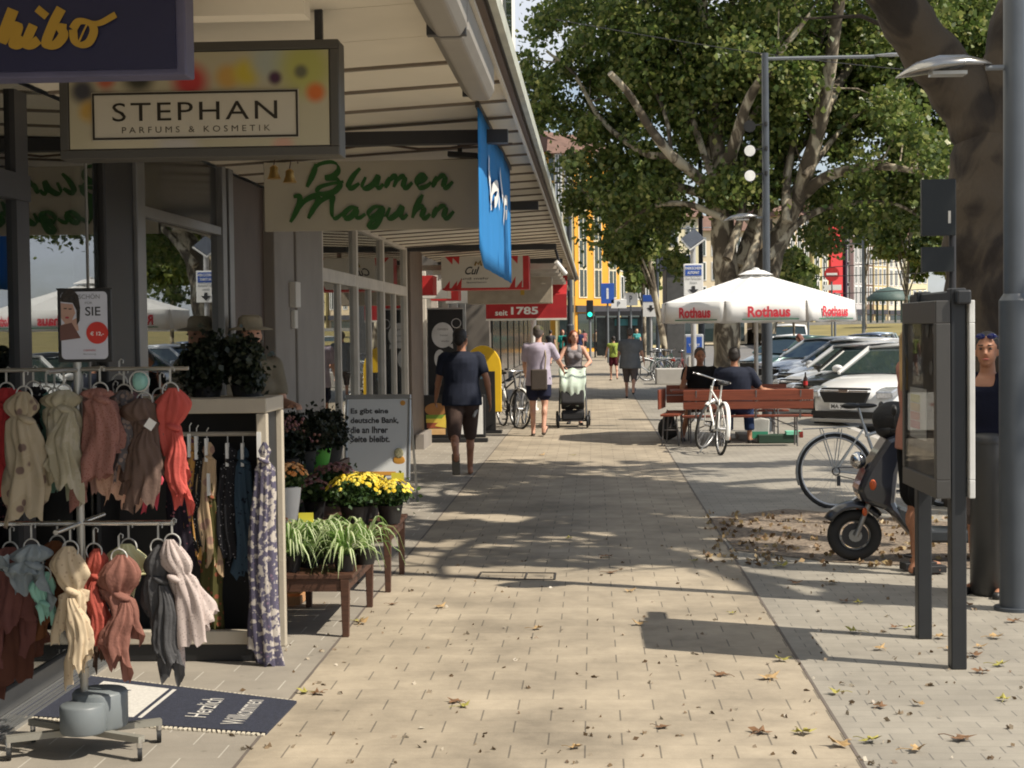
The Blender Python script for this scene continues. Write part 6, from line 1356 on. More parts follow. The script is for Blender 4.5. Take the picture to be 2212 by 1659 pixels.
za, zb = W(1406, 684, 62).z, W(1406, 637, 62).z; b = MB(); b.cyl((0, 0, 0), (0, 0, zb), .05); b.build('pole', MC['pole_light'], T); b = MB(); b.bb((-.30, -.08, za), (.30, -.06, zb)); b.build('panel', WHITE, T); b = MB(); b.bb((-.30, -.09, zb-.26), (.30, -.083, zb)); b.build('blue_field', BLUE, T); b = MB(); b.prism([(-.05, zb-.4), (.05, zb-.4), (.05, zb-.5), (.15, zb-.5), (0, zb-.66), (-.15, zb-.5), (-.05, zb-.5)], -.09, -.082); b.build('arrow', DARK, T)
# low wall planter, grey kiosk
b = MB(); pw = G(1418, 831); pw2 = G(1485, 831); b.bb((pw.x, pw.y, 0), (pw2.x+1.5, pw.y+1.0, W(1418, 797, pw.y).z)); tag(b.build('low_wall', kerbm, bev=.02), 'low pale concrete seat wall beyond the seated men', 'wall')
p = W(1470, 700, 57); T = thing('kiosk', 'grey kiosk with blue lettered fascia behind the ticket machine sign', 'kiosk', (W(1440, 700, 57).x, 57, 0)); w5 = W(1480, 0, 57).x-W(1440, 0, 57).x
b = MB(); b.bb((0, 0, 0), (w5, 3, W(0, 600, 57).z)); b.build('wall', mat('kiosk_grey', (.09, .09, .09), .5), T, bev=.02); zk = W(0, 600, 57).z; b = MB(); b.bb((-.1, -.1, zk), (w5+.3, 3.1, zk+.45)); b.build('fascia', mat('kiosk_blue', (.03, .06, .2), .5), T); textfit('KIOSK', w5*.8, .25, WHITE, T, (w5/2, -.105, zk+.22))
# traffic light, blue signs, tram stop clutter
p = W(1275, 740, 75); T = thing('traffic_light', 'traffic light showing green above the distant walkers', 'traffic light', (p.x, 75, 0)); zz5 = W(0, 690, 75).z
b = MB(); b.cyl((0, 0, 0), (0, 0, zz5-.3), .06); b.build('pole', GREY, T); b = MB(); b.bb((-.16, -.1, zz5-.35), (.16, .1, zz5+.55)); b.build('housing', BLACK, T, bev=.02); b = MB(); b.disc((0, -.11, zz5-.12), .11, (0, 1, 0)); b.build('green_lamp', emit('green_light', (.02, .6, .4), 1.6), T)
for x, Y, y0, y1, hw, m, lb, s in ((1313, 80, 656, 612, .33, BLUE, 'blue square sign with white symbol under the orange building', 'i'), (1337, 80, 666, 647, .38, WHITE, 'small white sign right of the blue sign', None), (1363, 85, 660, 632, .36, WHITE, 'white square sign in front of the trees', None)):
    p = W(x, 700, Y); T = thing('road_sign', lb, 'sign', (p.x, Y, 0), 0, 'distant street signs'); za, zb = W(x, y0, Y).z, W(x, y1, Y).z
    b = MB(); b.cyl((0, 0, 0), (0, 0, zb), .05); b.build('pole', GREY, T); b = MB(); b.bb((-hw, -.1, za), (hw, -.06, zb)); b.build('panel', m, T, bev=.01)
    if s: textfit(s, .12, .55, WHITE, T, (0, -.11, (za+zb)/2), bold=.05)
    else: textfit('P' , .15, (zb-za)*.55, GREY, T, (0, -.11, (za+zb)/2), bold=.03)
b = MB(); ps = W(1270, 700, 95)
T = thing('tram_shelter', 'dark tram stop shelter with turquoise panel beyond the walkers', 'shelter', (W(1285, 700, 95).x, 95, 0)); w6 = W(1410, 0, 95).x-W(1285, 0, 95).x
b = MB(); b.bb((0, 0, 2.5), (w6, 2, 2.75)); b.build('roof', DARK, T)
for k in range(6): b = MB(); b.bb((w6*k/5-.05, .9, 0), (w6*k/5+.05, 1.0, 2.49)); b.build('post', DARK, T)
b = MB(); b.bb((w6*.35, 1.05, 1.9), (w6*.75, 1.1, 2.3)); b.build('panel', mat('turq', (.06, .25, .30), .5), T)
b = MB(); b.bb((.1, 1.15, .1), (w6-.1, 1.18, 2.4)); b.build('glass_wall', mat('shelter_glass', (.05, .06, .06), .1, 0, .6, 2), T)
# no-entry and red letter sign on right, green pavilion
p = W(1797, 700, 120); T = thing('road_sign', 'round red no-entry sign with small white plates in front of the red house', 'sign', (p.x, 120, 0)); zc5 = W(0, 617, 120).z
b = MB(); b.cyl((0, 0, 0), (0, 0, zc5), .07); b.build('pole', GREY, T); b = MB(); b.disc((0, -.1, zc5), .55, (0, 1, 0), 24, 0, .03); b.build('disc', RED, T); b = MB(); b.bb((-.4, -.14, zc5-.08), (.4, -.12, zc5+.08)); b.build('bar', WHITE, T); b = MB(); b.bb((-.7, -.12, zc5-1.2), (-.05, -.08, zc5-.8)); b.bb((.05, -.12, zc5-1.2), (.7, -.08, zc5-.8)); b.build('plate', WHITE, T)
T = thing('pavilion', 'small green roofed pavilion beyond the grass bank', 'pavilion', (W(1918, 0, 150).x, 150, 2.0)); s5 = 150/3450
b = MB(); b.lathe([(2.3, 2.0), (2.35, 2.1), (1.2, 3.0), (.1, 3.3)], n=8); b.build('roof', mat('patina', (.06, .10, .09), .6), T)
for k in range(6): a = R(60*k); b = MB(); b.cyl((1.7*math.cos(a), 1.7*math.sin(a), 0), (1.7*math.cos(a), 1.7*math.sin(a), 2.0), .1); b.build('post', mat('patina'), T)
# sign board on the big tree side (dark plates)
T = thing('display_board', 'dark double plate board mounted in front of the big tree trunk', 'board', (W(2028, 490, 13.2).x, 13.2, 0))
w7 = (W(2066, 0, 13.2).x-W(1992, 0, 13.2).x)/2; za, zb, zc6, zd = W(0, 555, 13.2).z, W(0, 421, 13.2).z, W(0, 615, 13.2).z, W(0, 563, 13.2).z
b = MB(); b.bb((-w7, 0, za+.06), (w7, .06, zb)); b.build('plate', mat('board_dark', (.007, .010, .011), .5, 0, .08), T, bev=.004); b = MB(); b.bb((-w7, 0, zc6), (w7*.9, .05, zd)); b.build('plate', mat('board_dark'), T); b = MB(); b.bb((w7*.55, -.004, (za+zb)/2-.1), (w7*.7, -.001, (za+zb)/2)); b.build('sticker', OFFW, T)
b = MB(); b.cyl((w7*.95, .1, 0), (w7*.95, .1, zb), .03); b.build('pole', DARK, T)
# pedestrian sign pole objects near the far street
# ------------------------------------------------------------ cars
def carpaint(name, col, metal=.2): return mat(name, col, .28, metal, .03, coat=1)
TIRE = mat('tyre', (.02, .02, .02), .85); RIMC = mat('car_rim', (.35, .35, .36), .3, .8); LAMPG = mat('headlamp', (.55, .57, .6), .08, .6, .25, 30); TRIMB = mat('trim_black', (.015, .015, .016), .45)
def car(label, loc, rz, paint, kind='sedan', plate='MA CH 482', full=True, emblem=True):
    """local: +X forward, nose at x=0, body to -X"""
    T = thing('parked_car', label, 'car', loc, rz, 'cars parked along the street')
    K = dict(suv=dict(L=4.5, W=1.85, H=1.64, hood=1.08, cow=-1.05, ws=-1.85, rf=-3.7, rr=-4.3, belt=1.10, gc=.24, r=.36),
             notch=dict(L=4.6, W=1.82, H=1.48, hood=.98, cow=-1.1, ws=-1.95, rf=-3.4, rr=-4.1, belt=1.0, gc=.20, r=.34),
             sedan=dict(L=4.7, W=1.8, H=1.43, hood=.90, cow=-1.25, ws=-2.0, rf=-3.3, rr=-4.1, belt=.95, gc=.18, r=.33),
             hatch=dict(L=4.1, W=1.74, H=1.5, hood=.93, cow=-.95, ws=-1.75, rf=-3.4, rr=-4.0, belt=.98, gc=.18, r=.31),
             van=dict(L=4.4, W=1.85, H=1.9, hood=1.1, cow=-.7, ws=-1.3, rf=-4.0, rr=-4.35, belt=1.15, gc=.2, r=.33))[kind]
    L_, Wd, H = K['L'], K['W']/2, K['H']; gc = K['gc']; r = K['r']
    # lower body loft: stations x, halfwidth, z bottom, z shoulder, z top centre
    bt = K['belt']; hd = K['hood']
    st = [(0, Wd*.62, gc+.05, hd*.55, hd*.60), (-.08, Wd*.80, gc, hd*.66, hd*.74), (-.25, Wd*.92, gc, hd*.78, hd*.86), (-.6, Wd*.99, gc, hd*.87, hd*.955), (K['cow'], Wd, gc, bt*.96, hd*1.0+.02), (K['ws'], Wd, gc, bt, bt), (K['rf'], Wd*.99, gc, bt*1.01, bt*1.02),
          (K['rr'], Wd*.96, gc+.02, bt*1.0, bt*1.03), (-L_+.1, Wd*.88, gc+.08, bt*.92, bt*.98), (-L_, Wd*.75, gc+.15, bt*.7, bt*.78)]
    vs = []; n = 11
    for (x, w, zb, zs_, zt) in st:
        sec = [(-w*.85, zb), (-w*.97, zb+.12), (-w, (zb+zs_)*.5), (-w*.98, zs_*.93), (-w*.86, zs_), (0, zt), (w*.86, zs_), (w*.98, zs_*.93), (w, (zb+zs_)*.5), (w*.97, zb+.12), (w*.85, zb)]
        bow = .10 if x > -.3 else 0
        for (y, z) in sec: vs.append((x-bow*(y/Wd)**2*1.6, y, z))
    fs = [(j*n+i, j*n+(i+1) % n, (j+1)*n+(i+1) % n, (j+1)*n+i) for j in range(len(st)-1) for i in range(n)]
    b = MB(); b.add(vs, fs, 0, True); b.add(vs[:n], [tuple(range(n))[::-1]], 0, True); b.add(vs[-n:], [tuple(range(n))], 0, True)
    me = b.build('body', paint, T)
    bm = bmesh.new(); bm.from_mesh(me.data); bmesh.ops.remove_doubles(bm, verts=bm.verts, dist=.0005); bm.to_mesh(me.data); bm.free()
    q = me.modifiers.new('u', 'SUBSURF'); q.levels = q.render_levels = 2
    # greenhouse
    tw = Wd*.72; z1 = H-.02
    A = [(K['cow'], Wd*.86, bt-.02), (K['ws'], tw, z1-.05), (K['rf'], tw*.97, z1-.04), (K['rr'], Wd*.84, bt)]
    if kind in ('suv', 'van', 'hatch'): A[3] = (K['rr']-.1, Wd*.85, bt)
    vs = [(x, s*w, z) for (x, w, z) in A for s in (-1, 1)]
    b = MB(); b.add(vs, [(0, 1, 3, 2), (2, 3, 5, 4), (4, 5, 7, 6), (0, 2, 4, 6), (1, 7, 5, 3), (0, 6, 7, 1)]); b.build('windows', CARG, T, bev=.02)
    b = MB(); m2 = (K['ws']+K['rf'])/2; b.add([(K['ws']+.05, -tw*.98, z1-.055), (K['ws']+.05, tw*.98, z1-.055), (m2, tw*1.0, z1-.01), (m2, -tw*1.0, z1-.01), (K['rf'], tw*.96, z1-.04), (K['rf'], -tw*.96, z1-.04), (m2, 0, z1+.03), (K['ws'], 0, z1-.02), (K['rf'], 0, z1-.01)],
                   [(0, 7, 6, 3), (7, 1, 2, 6), (6, 2, 4, 8), (3, 6, 8, 5)], 0, True); b.build('roof', paint, T, sol=-.035)
    b = MB()
    for s in (-1, 1):
        b.bar((K['cow']-.0, s*Wd*.87, bt-.02), (K['ws'], s*(tw+.01), z1-.04), .05, .06); b.bar((K['ws'], s*(tw+.005), z1-.04), (K['rf'], s*(tw*.97+.005), z1-.035), .05, .05); b.bar((K['rf'], s*(tw*.97+.005), z1-.04), (A[3][0], s*(Wd*.85+.005), bt), .08, .1)
        b.bar((m2, s*(tw+.005), z1-.04), (m2-.02, s*(Wd*.865+.01), bt), .07, .03)
    b.build('pillar', paint, T)
    for x in (-.85, -L_+.85):
        for s in (-1, 1):
            b = MB(); b.cyl((x, s*(Wd-.19), r), (x, s*(Wd+.004), r), r, n=28); o = b.build('wheel', TIRE, T, bev=.02)
            b = MB(); b.cyl((x, s*(Wd+.003), r), (x, s*(Wd+.012), r), r*.66, n=24); b.build('rim', RIMC, o)
            b = MB(); b.ring((x, s*(Wd-.03), r), r+.055, .05, (0, 1, 0), 28, 8); b.build('wheel_arch', TRIMB, T)
    for s in (-1, 1):
        b = MB(); b.ell((K['cow']-.35, s*(Wd+.12), bt+.05), (.06, .11, .07)); b.build('mirror', paint, T)
        b = MB(); b.prism([(-.02, hd*.60), (-.30, hd*.70), (-.34, hd*.80), (-.14, hd*.775), (.02, hd*.72)], s*Wd*.60, s*Wd*.90); 
        b.v = [(q[0]-.10*(q[1]/Wd)**2*1.6+.02, q[1]*1.02, q[2]) for q in b.v]; b.build('headlight', LAMPG, T, bev=.02)
    zg = hd*.66
    b = MB(); b.prism([(-Wd*.52, zg+.05), (Wd*.52, zg+.05), (Wd*.50, zg-.0), (Wd*.42, zg-.13), (-Wd*.42, zg-.13), (-Wd*.50, zg)], -.02, .05, 'yz'); b.prism([(-Wd*.48, zg+.12), (Wd*.48, zg+.12), (Wd*.50, zg+.085), (-Wd*.50, zg+.085)], -.08, .03, 'yz'); b.build('grille', TRIMB, T)
    b = MB(); b.bb((.04, -Wd*.5, zg+.055), (.055, Wd*.5, zg+.078)); 
    if emblem: b.bb((.05, -.09, zg+.04), (.065, .09, zg+.09))
    b.build('chrome_bar', CHROME, T)
    b = MB(); b.bb((.0, -Wd*.70, gc+.06), (.045, Wd*.70, gc+.17)); b.build('lower_grille', TRIMB, T); b = MB(); b.bb((.0, -Wd*.72, gc-.02), (.05, Wd*.72, gc+.045)); b.build('skid_plate', ALU, T, bev=.01)
    b = MB(); b.bb((.06, -.26, gc+.20), (.07, .26, gc+.31)); b.build('number_plate', WHITE, T); o = textfit(plate, .46, .07, TRIMB, T, (.0715, 0, gc+.255), rot=(math.pi/2, 0, math.pi/2), name='lettering', bold=.02)
    b = MB()
    for s in (-1, 1): b.bb((-L_-.01, s*Wd*.85, bt*.75), (-L_+.12, s*Wd*.6, bt*.9))
    b.build('tail_light', mat('tail_red', (.35, .02, .02), .2), T)
    return T
CG = -.122
p = W(1826, 915, 27.2); car('white car with black grille parked nose towards the viewer', (p.x, p.y, CG), R(230), carpaint('paint_white', (.80, .80, .78), 0), 'notch', 'MA SV 519')
p = W(1762, 890, 30.6); car('black car parked just behind the nearest white car', (p.x, 30.6, CG), R(228), carpaint('paint_black', (.015, .015, .017), .3), 'sedan', 'KA 61')
p = W(1722, 870, 33.6); car('silver saloon with dark windows behind the beer bench', (p.x, 33.6, CG), R(222), carpaint('paint_silver', (.60, .61, .62), .15), 'sedan', 'MA R 30')
p = W(1690, 860, 37.5); car('light grey estate car partly hidden by the parasol pole', (p.x+.2, 37.5, CG), R(212), carpaint('paint_grey', (.50, .51, .52), .15), 'hatch')
p = W(1660, 840, 44); car('bluish car with blue window strip behind the grey estate car', (p.x, 44, CG), R(210), carpaint('paint_blue', (.45, .48, .52), .15), 'hatch')
p = W(1770, 800, 66); car('white hatchback driving in the distance above the silver saloon', (W(1698, 0, 66).x, 66, CG), R(262), carpaint('paint_white2', (.78, .78, .76), 0), 'van')
car('small white car half hidden in front of the distant white hatchback', (W(1688, 0, 60).x, 60, CG), R(255), MC['paint_white'], 'hatch')
car('dark blue car in the distance beside the grass bank', (W(1838, 0, 62).x, 62, CG), R(245), carpaint('paint_navy', (.03, .05, .09), .4), 'hatch')
car('light blue car behind the dark blue one at the grass bank', (W(1872, 0, 72).x, 72, CG), R(250), carpaint('paint_lblue', (.32, .42, .50), .2), 'hatch')
car('dark green car glimpsed between the parasol pole and the tree trunk', (W(1605, 0, 52).x, 52, CG), R(215), carpaint('paint_dgreen', (.04, .09, .08), .4), 'hatch')
for i, (x, Y) in enumerate(((1725, 130), (1760, 150))):
    car(['grey car far down the road under the parasol edge', 'dark car farthest down the road'][i], (W(x, 0, Y).x, Y, CG+.0), R(268), [MC['paint_grey'], MC['paint_black']][i], 'hatch')
# ------------------------------------------------------------ trees
def smoothpath(pts, k=5): return catmull(pts, k)
def limb(b, pts, r0, r1, n=12, k=5, m=0):
    P = smoothpath(pts, k); N = len(P); rs = [r0+(r1-r0)*(i/(N-1))**.9 for i in range(N)]
    rs = [r*(1+.06*math.sin(i*1.7+pts[0][0])) for i, r in enumerate(rs)]; b.tube(P, rs, n, m); return P
def twigs(b, P, g, n, L_, r, ends):
    for _ in range(n):
        i = g.randrange(len(P)//2, len(P)); p = P[i]; d = Vector((g.gauss(0, 1), g.gauss(0, 1), g.uniform(-.2, .9))).normalized(); q = p+d*L_*g.uniform(.5, 1.1)
        b.tube([p, p.lerp(q, .5)+Vector((0, 0, .1*L_)), q], [r, r*.7, r*.3], 5); ends.append(q)
# middle plane tree, two stems
YM = 38.0
g = random.Random(11)
T = thing('plane_tree', 'big forked plane tree rising behind the white parasol', 'tree', (0, 0, 0), 0, 'plane trees along the street')
b = MB(); ends = []
def wm(x, y, dY=0): return W(x, y, YM+dY)
base = G(1568, 865); base = Vector((W(1568, 800, YM).x, YM, -.1))
P0 = limb(b, [base, wm(1570, 760), wm(1572, 640), wm(1566, 560), wm(1560, 470)], .33, .28, 16)
P1 = limb(b, [wm(1560, 480), wm(1556, 400), wm(1548, 300), wm(1535, 180, .5), wm(1520, 40, 1), wm(1500, -160, 1)], .25, .10)
P2 = limb(b, [wm(1570, 640), wm(1610, 600), wm(1660, 555), wm(1700, 480), wm(1738, 380, -.5), wm(1775, 250, -1), wm(1800, 90, -1.5), wm(1830, -120, -2)], .30, .12, 14)
P2b = limb(b, [wm(1650, 720), wm(1655, 650), wm(1665, 560), wm(1690, 500)], .30, .26, 14)
P3 = limb(b, [wm(1560, 480), wm(1545, 430), wm(1510, 385, -.5), wm(1450, 335, -1), wm(1400, 270, -1.2), wm(1360, 205, -1.5), wm(1318, 158, -2)], .17, .07)
P4 = limb(b, [wm(1600, 580), wm(1640, 470, .5), wm(1680, 390, 1), wm(1740, 300, 1.5), wm(1840, 240, 2), wm(1960, 170, 2)], .24, .06)
P5 = limb(b, [wm(1552, 350), wm(1500, 270, 1), wm(1460, 200, 1.5), wm(1430, 110, 2), wm(1400, 0, 2)], .2, .06)
P6 = limb(b, [wm(1556, 400), wm(1590, 300, -1), wm(1620, 210, -1.5), wm(1680, 120, -2), wm(1750, 30, -2)], .18, .05)
P7 = limb(b, [wm(1720, 430), wm(1790, 380, -1), wm(1880, 360, -1.5), wm(1980, 370, -2), wm(2040, 400, -2)], .16, .04)
P8 = limb(b, [wm(1535, 425), wm(1450, 400, 1), wm(1380, 395, 1.2), wm(1300, 440, 1.5), wm(1250, 400, 1.5)], .12, .04)
P9 = limb(b, [wm(1548, 300), wm(1580, 200, 1), wm(1575, 80, 2), wm(1590, -60, 2)], .2, .07)
P10 = limb(b, [wm(1450, 335, -1), wm(1390, 330, 0), wm(1300, 260, 1), wm(1240, 160, 1), wm(1180, 110, 1)], .1, .03)
P11 = limb(b, [wm(1775, 250, -1), wm(1830, 150, 0), wm(1900, 60, 1), wm(1950, -60, 1)], .15, .05)
P12 = limb(b, [wm(1400, 0, 2), wm(1330, -60, 2), wm(1230, -90, 2), wm(1150, -60, 2)], .1, .03)
PX_ = [P1, P2]
for pts, r0 in (([(1610, 600), (1640, 500), (1650, 400), (1640, 300), (1655, 180)], .15), ([(1570, 560), (1600, 470), (1610, 380), (1600, 280)], .12), ([(1700, 480), (1700, 380), (1720, 270), (1710, 150), (1740, 30)], .13), ([(1556, 420), (1520, 330), (1490, 230), (1480, 130), (1450, 30)], .11), ([(1450, 335), (1440, 260), (1410, 190), (1350, 120)], .06),
                ([(1738, 380), (1800, 300), (1850, 250), (1930, 230)], .09), ([(1660, 555), (1740, 470), (1830, 440), (1930, 440), (1990, 470)], .10), ([(1560, 470), (1480, 440), (1400, 450), (1330, 500)], .09), ([(1775, 250), (1760, 150), (1790, 40)], .09), ([(1600, 280), (1660, 200), (1690, 90)], .07)):
    PX_.append(limb(b, [wm(x, y, -.8+.4*i) for i, (x, y) in enumerate(pts)], r0, .03, 10))
for pts, r0 in (([(1840, 240), (1950, 190), (2060, 150), (2160, 120)], .07), ([(1880, 360), (1990, 330), (2090, 300), (2180, 290)], .06), ([(1900, 60), (2000, 40), (2110, 40)], .06)):
    PX_.append(limb(b, [wm(x, y, 1.2) for x, y in pts], r0, .03, 8))
for P in PX_[2:]: twigs(b, P, g, 6, 1.0, .018, ends)
for P in (P1, P2, P4, P5, P6, P7, P8, P9, P10, P11, P12): twigs(b, P, g, 9, 1.4, .025, ends)
b.build('trunk', BARK, T)
cl = []
def cm(x, y, rx, ry, w=1, dY=0): cl.append((wm(x, y, dY), (rx/90, 1.3, ry/90), w))
gg = random.Random(5)
# crown clumps: outline of the crown read from the photograph, thinner where sky shows
CL = [(1160, 60, 55, 45), (1230, 40, 60, 45), (1300, 40, 70, 60), (1390, 60, 80, 60), (1480, 60, 80, 60), (1580, 50, 80, 60), (1680, 60, 80, 60), (1770, 60, 70, 60), (1860, 60, 60, 60), (1160, 170, 40, 70), (1170, 250, 40, 50), (1290, 150, 60, 60),
      (1340, 260, 60, 60), (1290, 290, 50, 40), (1330, 350, 50, 40), (1400, 180, 70, 70), (1420, 330, 70, 60), (1380, 430, 60, 60), (1345, 525, 22, 25), (1450, 480, 50, 60), (1460, 560, 40, 50), (1500, 180, 60, 80), (1490, 300, 60, 60), (1600, 180, 60, 60), (1650, 260, 60, 60), (1620, 360, 60, 60),
      (1700, 180, 60, 60), (1760, 160, 60, 50), (1840, 180, 60, 50), (1900, 270, 60, 50), (1960, 230, 50, 60), (1960, 330, 60, 50), (2020, 300, 50, 60), (2040, 390, 30, 50), (1880, 400, 60, 40), (1940, 430, 50, 40), (1830, 330, 50, 40), (1800, 450, 55, 50), (1760, 520, 55, 45), (1840, 500, 40, 30), (1960, 110, 60, 60), (2060, 80, 60, 80), (2070, 200, 50, 60),
      (1700, 560, 35, 30), (1740, 620, 30, 30), (1285, 400, 30, 22), (1320, 420, 30, 25), (1500, 120, 70, 60), (1620, 110, 70, 60), (1560, 280, 60, 60), (1700, 320, 60, 60), (1450, 250, 60, 60), (1350, 100, 70, 50), (1800, 100, 60, 60), (1750, 420, 50, 50), (1850, 270, 60, 50), (1900, 120, 60, 60), (1560, 400, 50, 40), (2020, 60, 60, 60), (2050, 150, 60, 60), (2000, 210, 60, 60), (2060, 280, 40, 50), (1990, 390, 50, 40), (1930, 360, 50, 50), (1250, 110, 40, 50), (1210, 150, 30, 40), (1700, 60, 60, 50), (1950, 30, 60, 50), (1600, 450, 40, 30), (1430, 400, 50, 50), (1240, 350, 30, 30), (1880, 450, 40, 35), (2120, 60, 50, 60), (2150, 160, 40, 50), (2110, 250, 40, 50), (2130, 40, 60, 50), (2170, 110, 50, 60), (2160, 220, 50, 60), (2120, 330, 45, 50), (2060, 30, 60, 50), (2185, 300, 40, 60), (1980, 60, 50, 40), (2070, 340, 40, 50), (2130, 140, 60, 60)]
for (x, y, rx, ry) in CL:
    for k in range(3): cm(x+gg.uniform(-.5, .5)*rx, y+gg.uniform(-.5, .5)*ry, rx*gg.uniform(.5, .75), ry*gg.uniform(.45, .7), rx*ry/3, gg.uniform(-.3, 4.5))
for e in ends: cl.append((e, (.55, .55, .45), 900))
# upper crown out of frame, keeps the tree whole from elsewhere
for k in range(26): cl.append((W(gg.uniform(1250, 1950), gg.uniform(-420, -60), YM+gg.uniform(-4, 4)), (1.5, 1.5, 1.0), 2500))
leaves('crown', cl, 150000, .125, LEAFM, T, 3, core=.45)
# near plane tree with dark trunk at right
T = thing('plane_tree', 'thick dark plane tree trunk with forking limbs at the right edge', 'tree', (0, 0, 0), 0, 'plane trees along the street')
YN = 15.0
def wn(x, y, dY=0): return W(x, y, YN+dY)
b = MB(); ends = []; g = random.Random(4)
bx = W(2150, 1000, YN).x
limb(b, [(bx+.05, YN, -.1), (bx+.02, YN, .3), wn(2150, 900), wn(2148, 700), wn(2135, 560), wn(2130, 430), wn(2155, 300)], .52, .36, 20)
limb(b, [wn(2120, 640), wn(2085, 590), wn(2110, 520)], .16, .14, 12)
Q1 = limb(b, [wn(2145, 380), wn(2130, 290), wn(2070, 190), wn(1990, 90, -.2), wn(1920, -20, -.4), wn(1820, -170, -.8), wn(1650, -330, -1.5)], .34, .16, 16)
Q2 = limb(b, [wn(2150, 340), wn(2175, 200), wn(2200, 60), wn(2240, -140, .5), wn(2260, -500, 1)], .34, .18, 16)
Q3 = limb(b, [wn(1820, -170, -.8), Vector((1.6, 13, 6.5)), Vector((.2, 12.5, 7.6))], .15, .05)
Q4 = limb(b, [wn(2240, -140, .5), Vector((5.5, 13, 7.2)), Vector((6.8, 10.8, 8.2)), Vector((7.2, 9, 8.6))], .2, .06)
Q5 = limb(b, [wn(2240, -140, .5), Vector((5.0, 16, 7.5)), Vector((5.8, 16.8, 8.6))], .18, .05)
Q6 = limb(b, [Vector((5.5, 13, 7.2)), Vector((5, 11, 7.4)), Vector((4.5, 9.5, 7.2)), Vector((4.6, 8.5, 7.2))], .1, .03)
for P in (Q1, Q3, Q4, Q5, Q6): twigs(b, P, g, 7, 1.3, .03, ends)
def overhead(px, h, r0, r1):  # unseen limbs added so their shadows streak the ground along px
    P_ = [];
    for i, (x, y) in enumerate(px): q = G(x, y); hh = h+.25*math.sin(i*2.1); P_.append(Vector((q.x+.93/math.tan(SUN_EL)*hh, q.y-.365/math.tan(SUN_EL)*hh, hh)))
    Q = limb(b, P_, r0*1.5, r1*1.6, 8); twigs(b, Q, g, 10, .8, .03, ends); twigs(b, Q, g, 8, .5, .02, ends); return P_
OV = []
for px, h, r0, r1 in (([(2100, 1110), (1800, 1098), (1520, 1112), (1250, 1088), (1000, 1092), (880, 1065)], 7.2, .13, .05), ([(2050, 1060), (1750, 1035), (1450, 1050), (1150, 1020), (900, 1012)], 7.7, .12, .05), ([(1900, 1180), (1620, 1150), (1380, 1170), (1120, 1140), (900, 1150)], 7.0, .10, .04),
                     ([(1700, 1290), (1560, 1230), (1400, 1180), (1300, 1130)], 6.8, .09, .04), ([(2000, 1300), (1750, 1262), (1500, 1225), (1200, 1205), (880, 1185)], 7.1, .07, .025), ([(1900, 1010), (1600, 1000), (1300, 1010), (1050, 1000)], 8.0, .10, .04)):
    OV += overhead(px, h, r0, r1)
for i_ in (0, 6, 11): limb(b, [Vector((5.5, 13, 7.2)) if i_ else Vector((4.7, 14.2, 6.0)), OV[i_].lerp(Vector((5.5, 13, 7.2)), .5)+Vector((0, 0, .3)), OV[i_]], .15, .12, 8)
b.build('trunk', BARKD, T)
cl = []
def shade(x, y, h, r=.6, w=1):   # foliage that shades the ground seen at pixel x, y
    q = G(x, y); cl.append((Vector((q.x+.93/math.tan(SUN_EL)*h, q.y-.365/math.tan(SUN_EL)*h, h)), (r, r*.8, r*.35), w*r*r))
for (x, y, h, r) in ((1560, 1275, 7.4, .42), (1650, 1285, 7.2, .5), (1760, 1290, 7.4, .5), (1880, 1290, 7.3, .45), (1500, 1255, 7.8, .35), (1420, 1240, 7.6, .25), (1250, 1195, 8, .2), (1350, 1215, 7.6, .3), (1650, 1245, 7.0, .3), (1980, 1290, 7.2, .4), (1480, 1150, 7.6, .5), (1380, 1130, 7.8, .5), (1280, 1120, 7.5, .5), (1180, 1110, 7.4, .45), (1080, 1105, 8, .5), (960, 1120, 7.4, .45), (1000, 1075, 7.6, .5),
                     (1560, 1100, 7.2, .45), (1650, 1070, 7.4, .5), (1750, 1060, 7.6, .5), (1850, 1120, 7.2, .5), (950, 1165, 7.4, .3), (1050, 1170, 7.8, .25)): shade(x, y, h, r)
for (x, y, h, r) in ((1450, 1045, 7.6, .7), (1300, 1035, 7.8, .7), (1150, 1020, 7.5, .7), (1000, 1008, 7.5, .6), (1600, 1005, 7.8, .7), (1750, 1000, 7.8, .8), (1850, 1015, 7, .7), (1120, 1060, 8, .5), (1500, 1075, 7.5, .4), (940, 1035, 7.6, .5)): shade(x, y, h, r, .8)
for k in range(14): cl.append((Vector((g.uniform(3.8, 7.5), g.uniform(11.5, 16), g.uniform(7.5, 9.5))), (1.0, 1.0, .6), .5))
for k in range(16): h_ = g.uniform(6.5, 9.5); t_ = g.uniform(1.5, 4.5); cl.append((Vector((3.4+.78*(h_-t_)+g.uniform(-.7, .7), 15-.31*(h_-t_)+g.uniform(-.7, .7), h_)), (.8, .8, .5), 1.1))  # unseen clumps added sunward of the trunk to keep it in shade
for e in ends:
    if e.z > 6.2: cl.append((e, (.35, .35, .25), .10))
def lands(c): return c[0]-.93/math.tan(SUN_EL)*c[2], c[1]+.365/math.tan(SUN_EL)*c[2]
def keep(c, r):
    gx, gy = lands(c)
    return not (gy-r*1.2 < 10.9 and gx-r < 1.2) and not (gy-r < 9.3) and not (gx < -1.3 and 14.2 < gy < 17)
cl = [(c, (r[0]*(.8 if w < .9 else 1), r[1]*.8, r[2]), w) for c, r, w in cl if keep(c, r[0])]
leaves('crown', cl, 19000, .17, LEAFM, T, 9, core=.97)
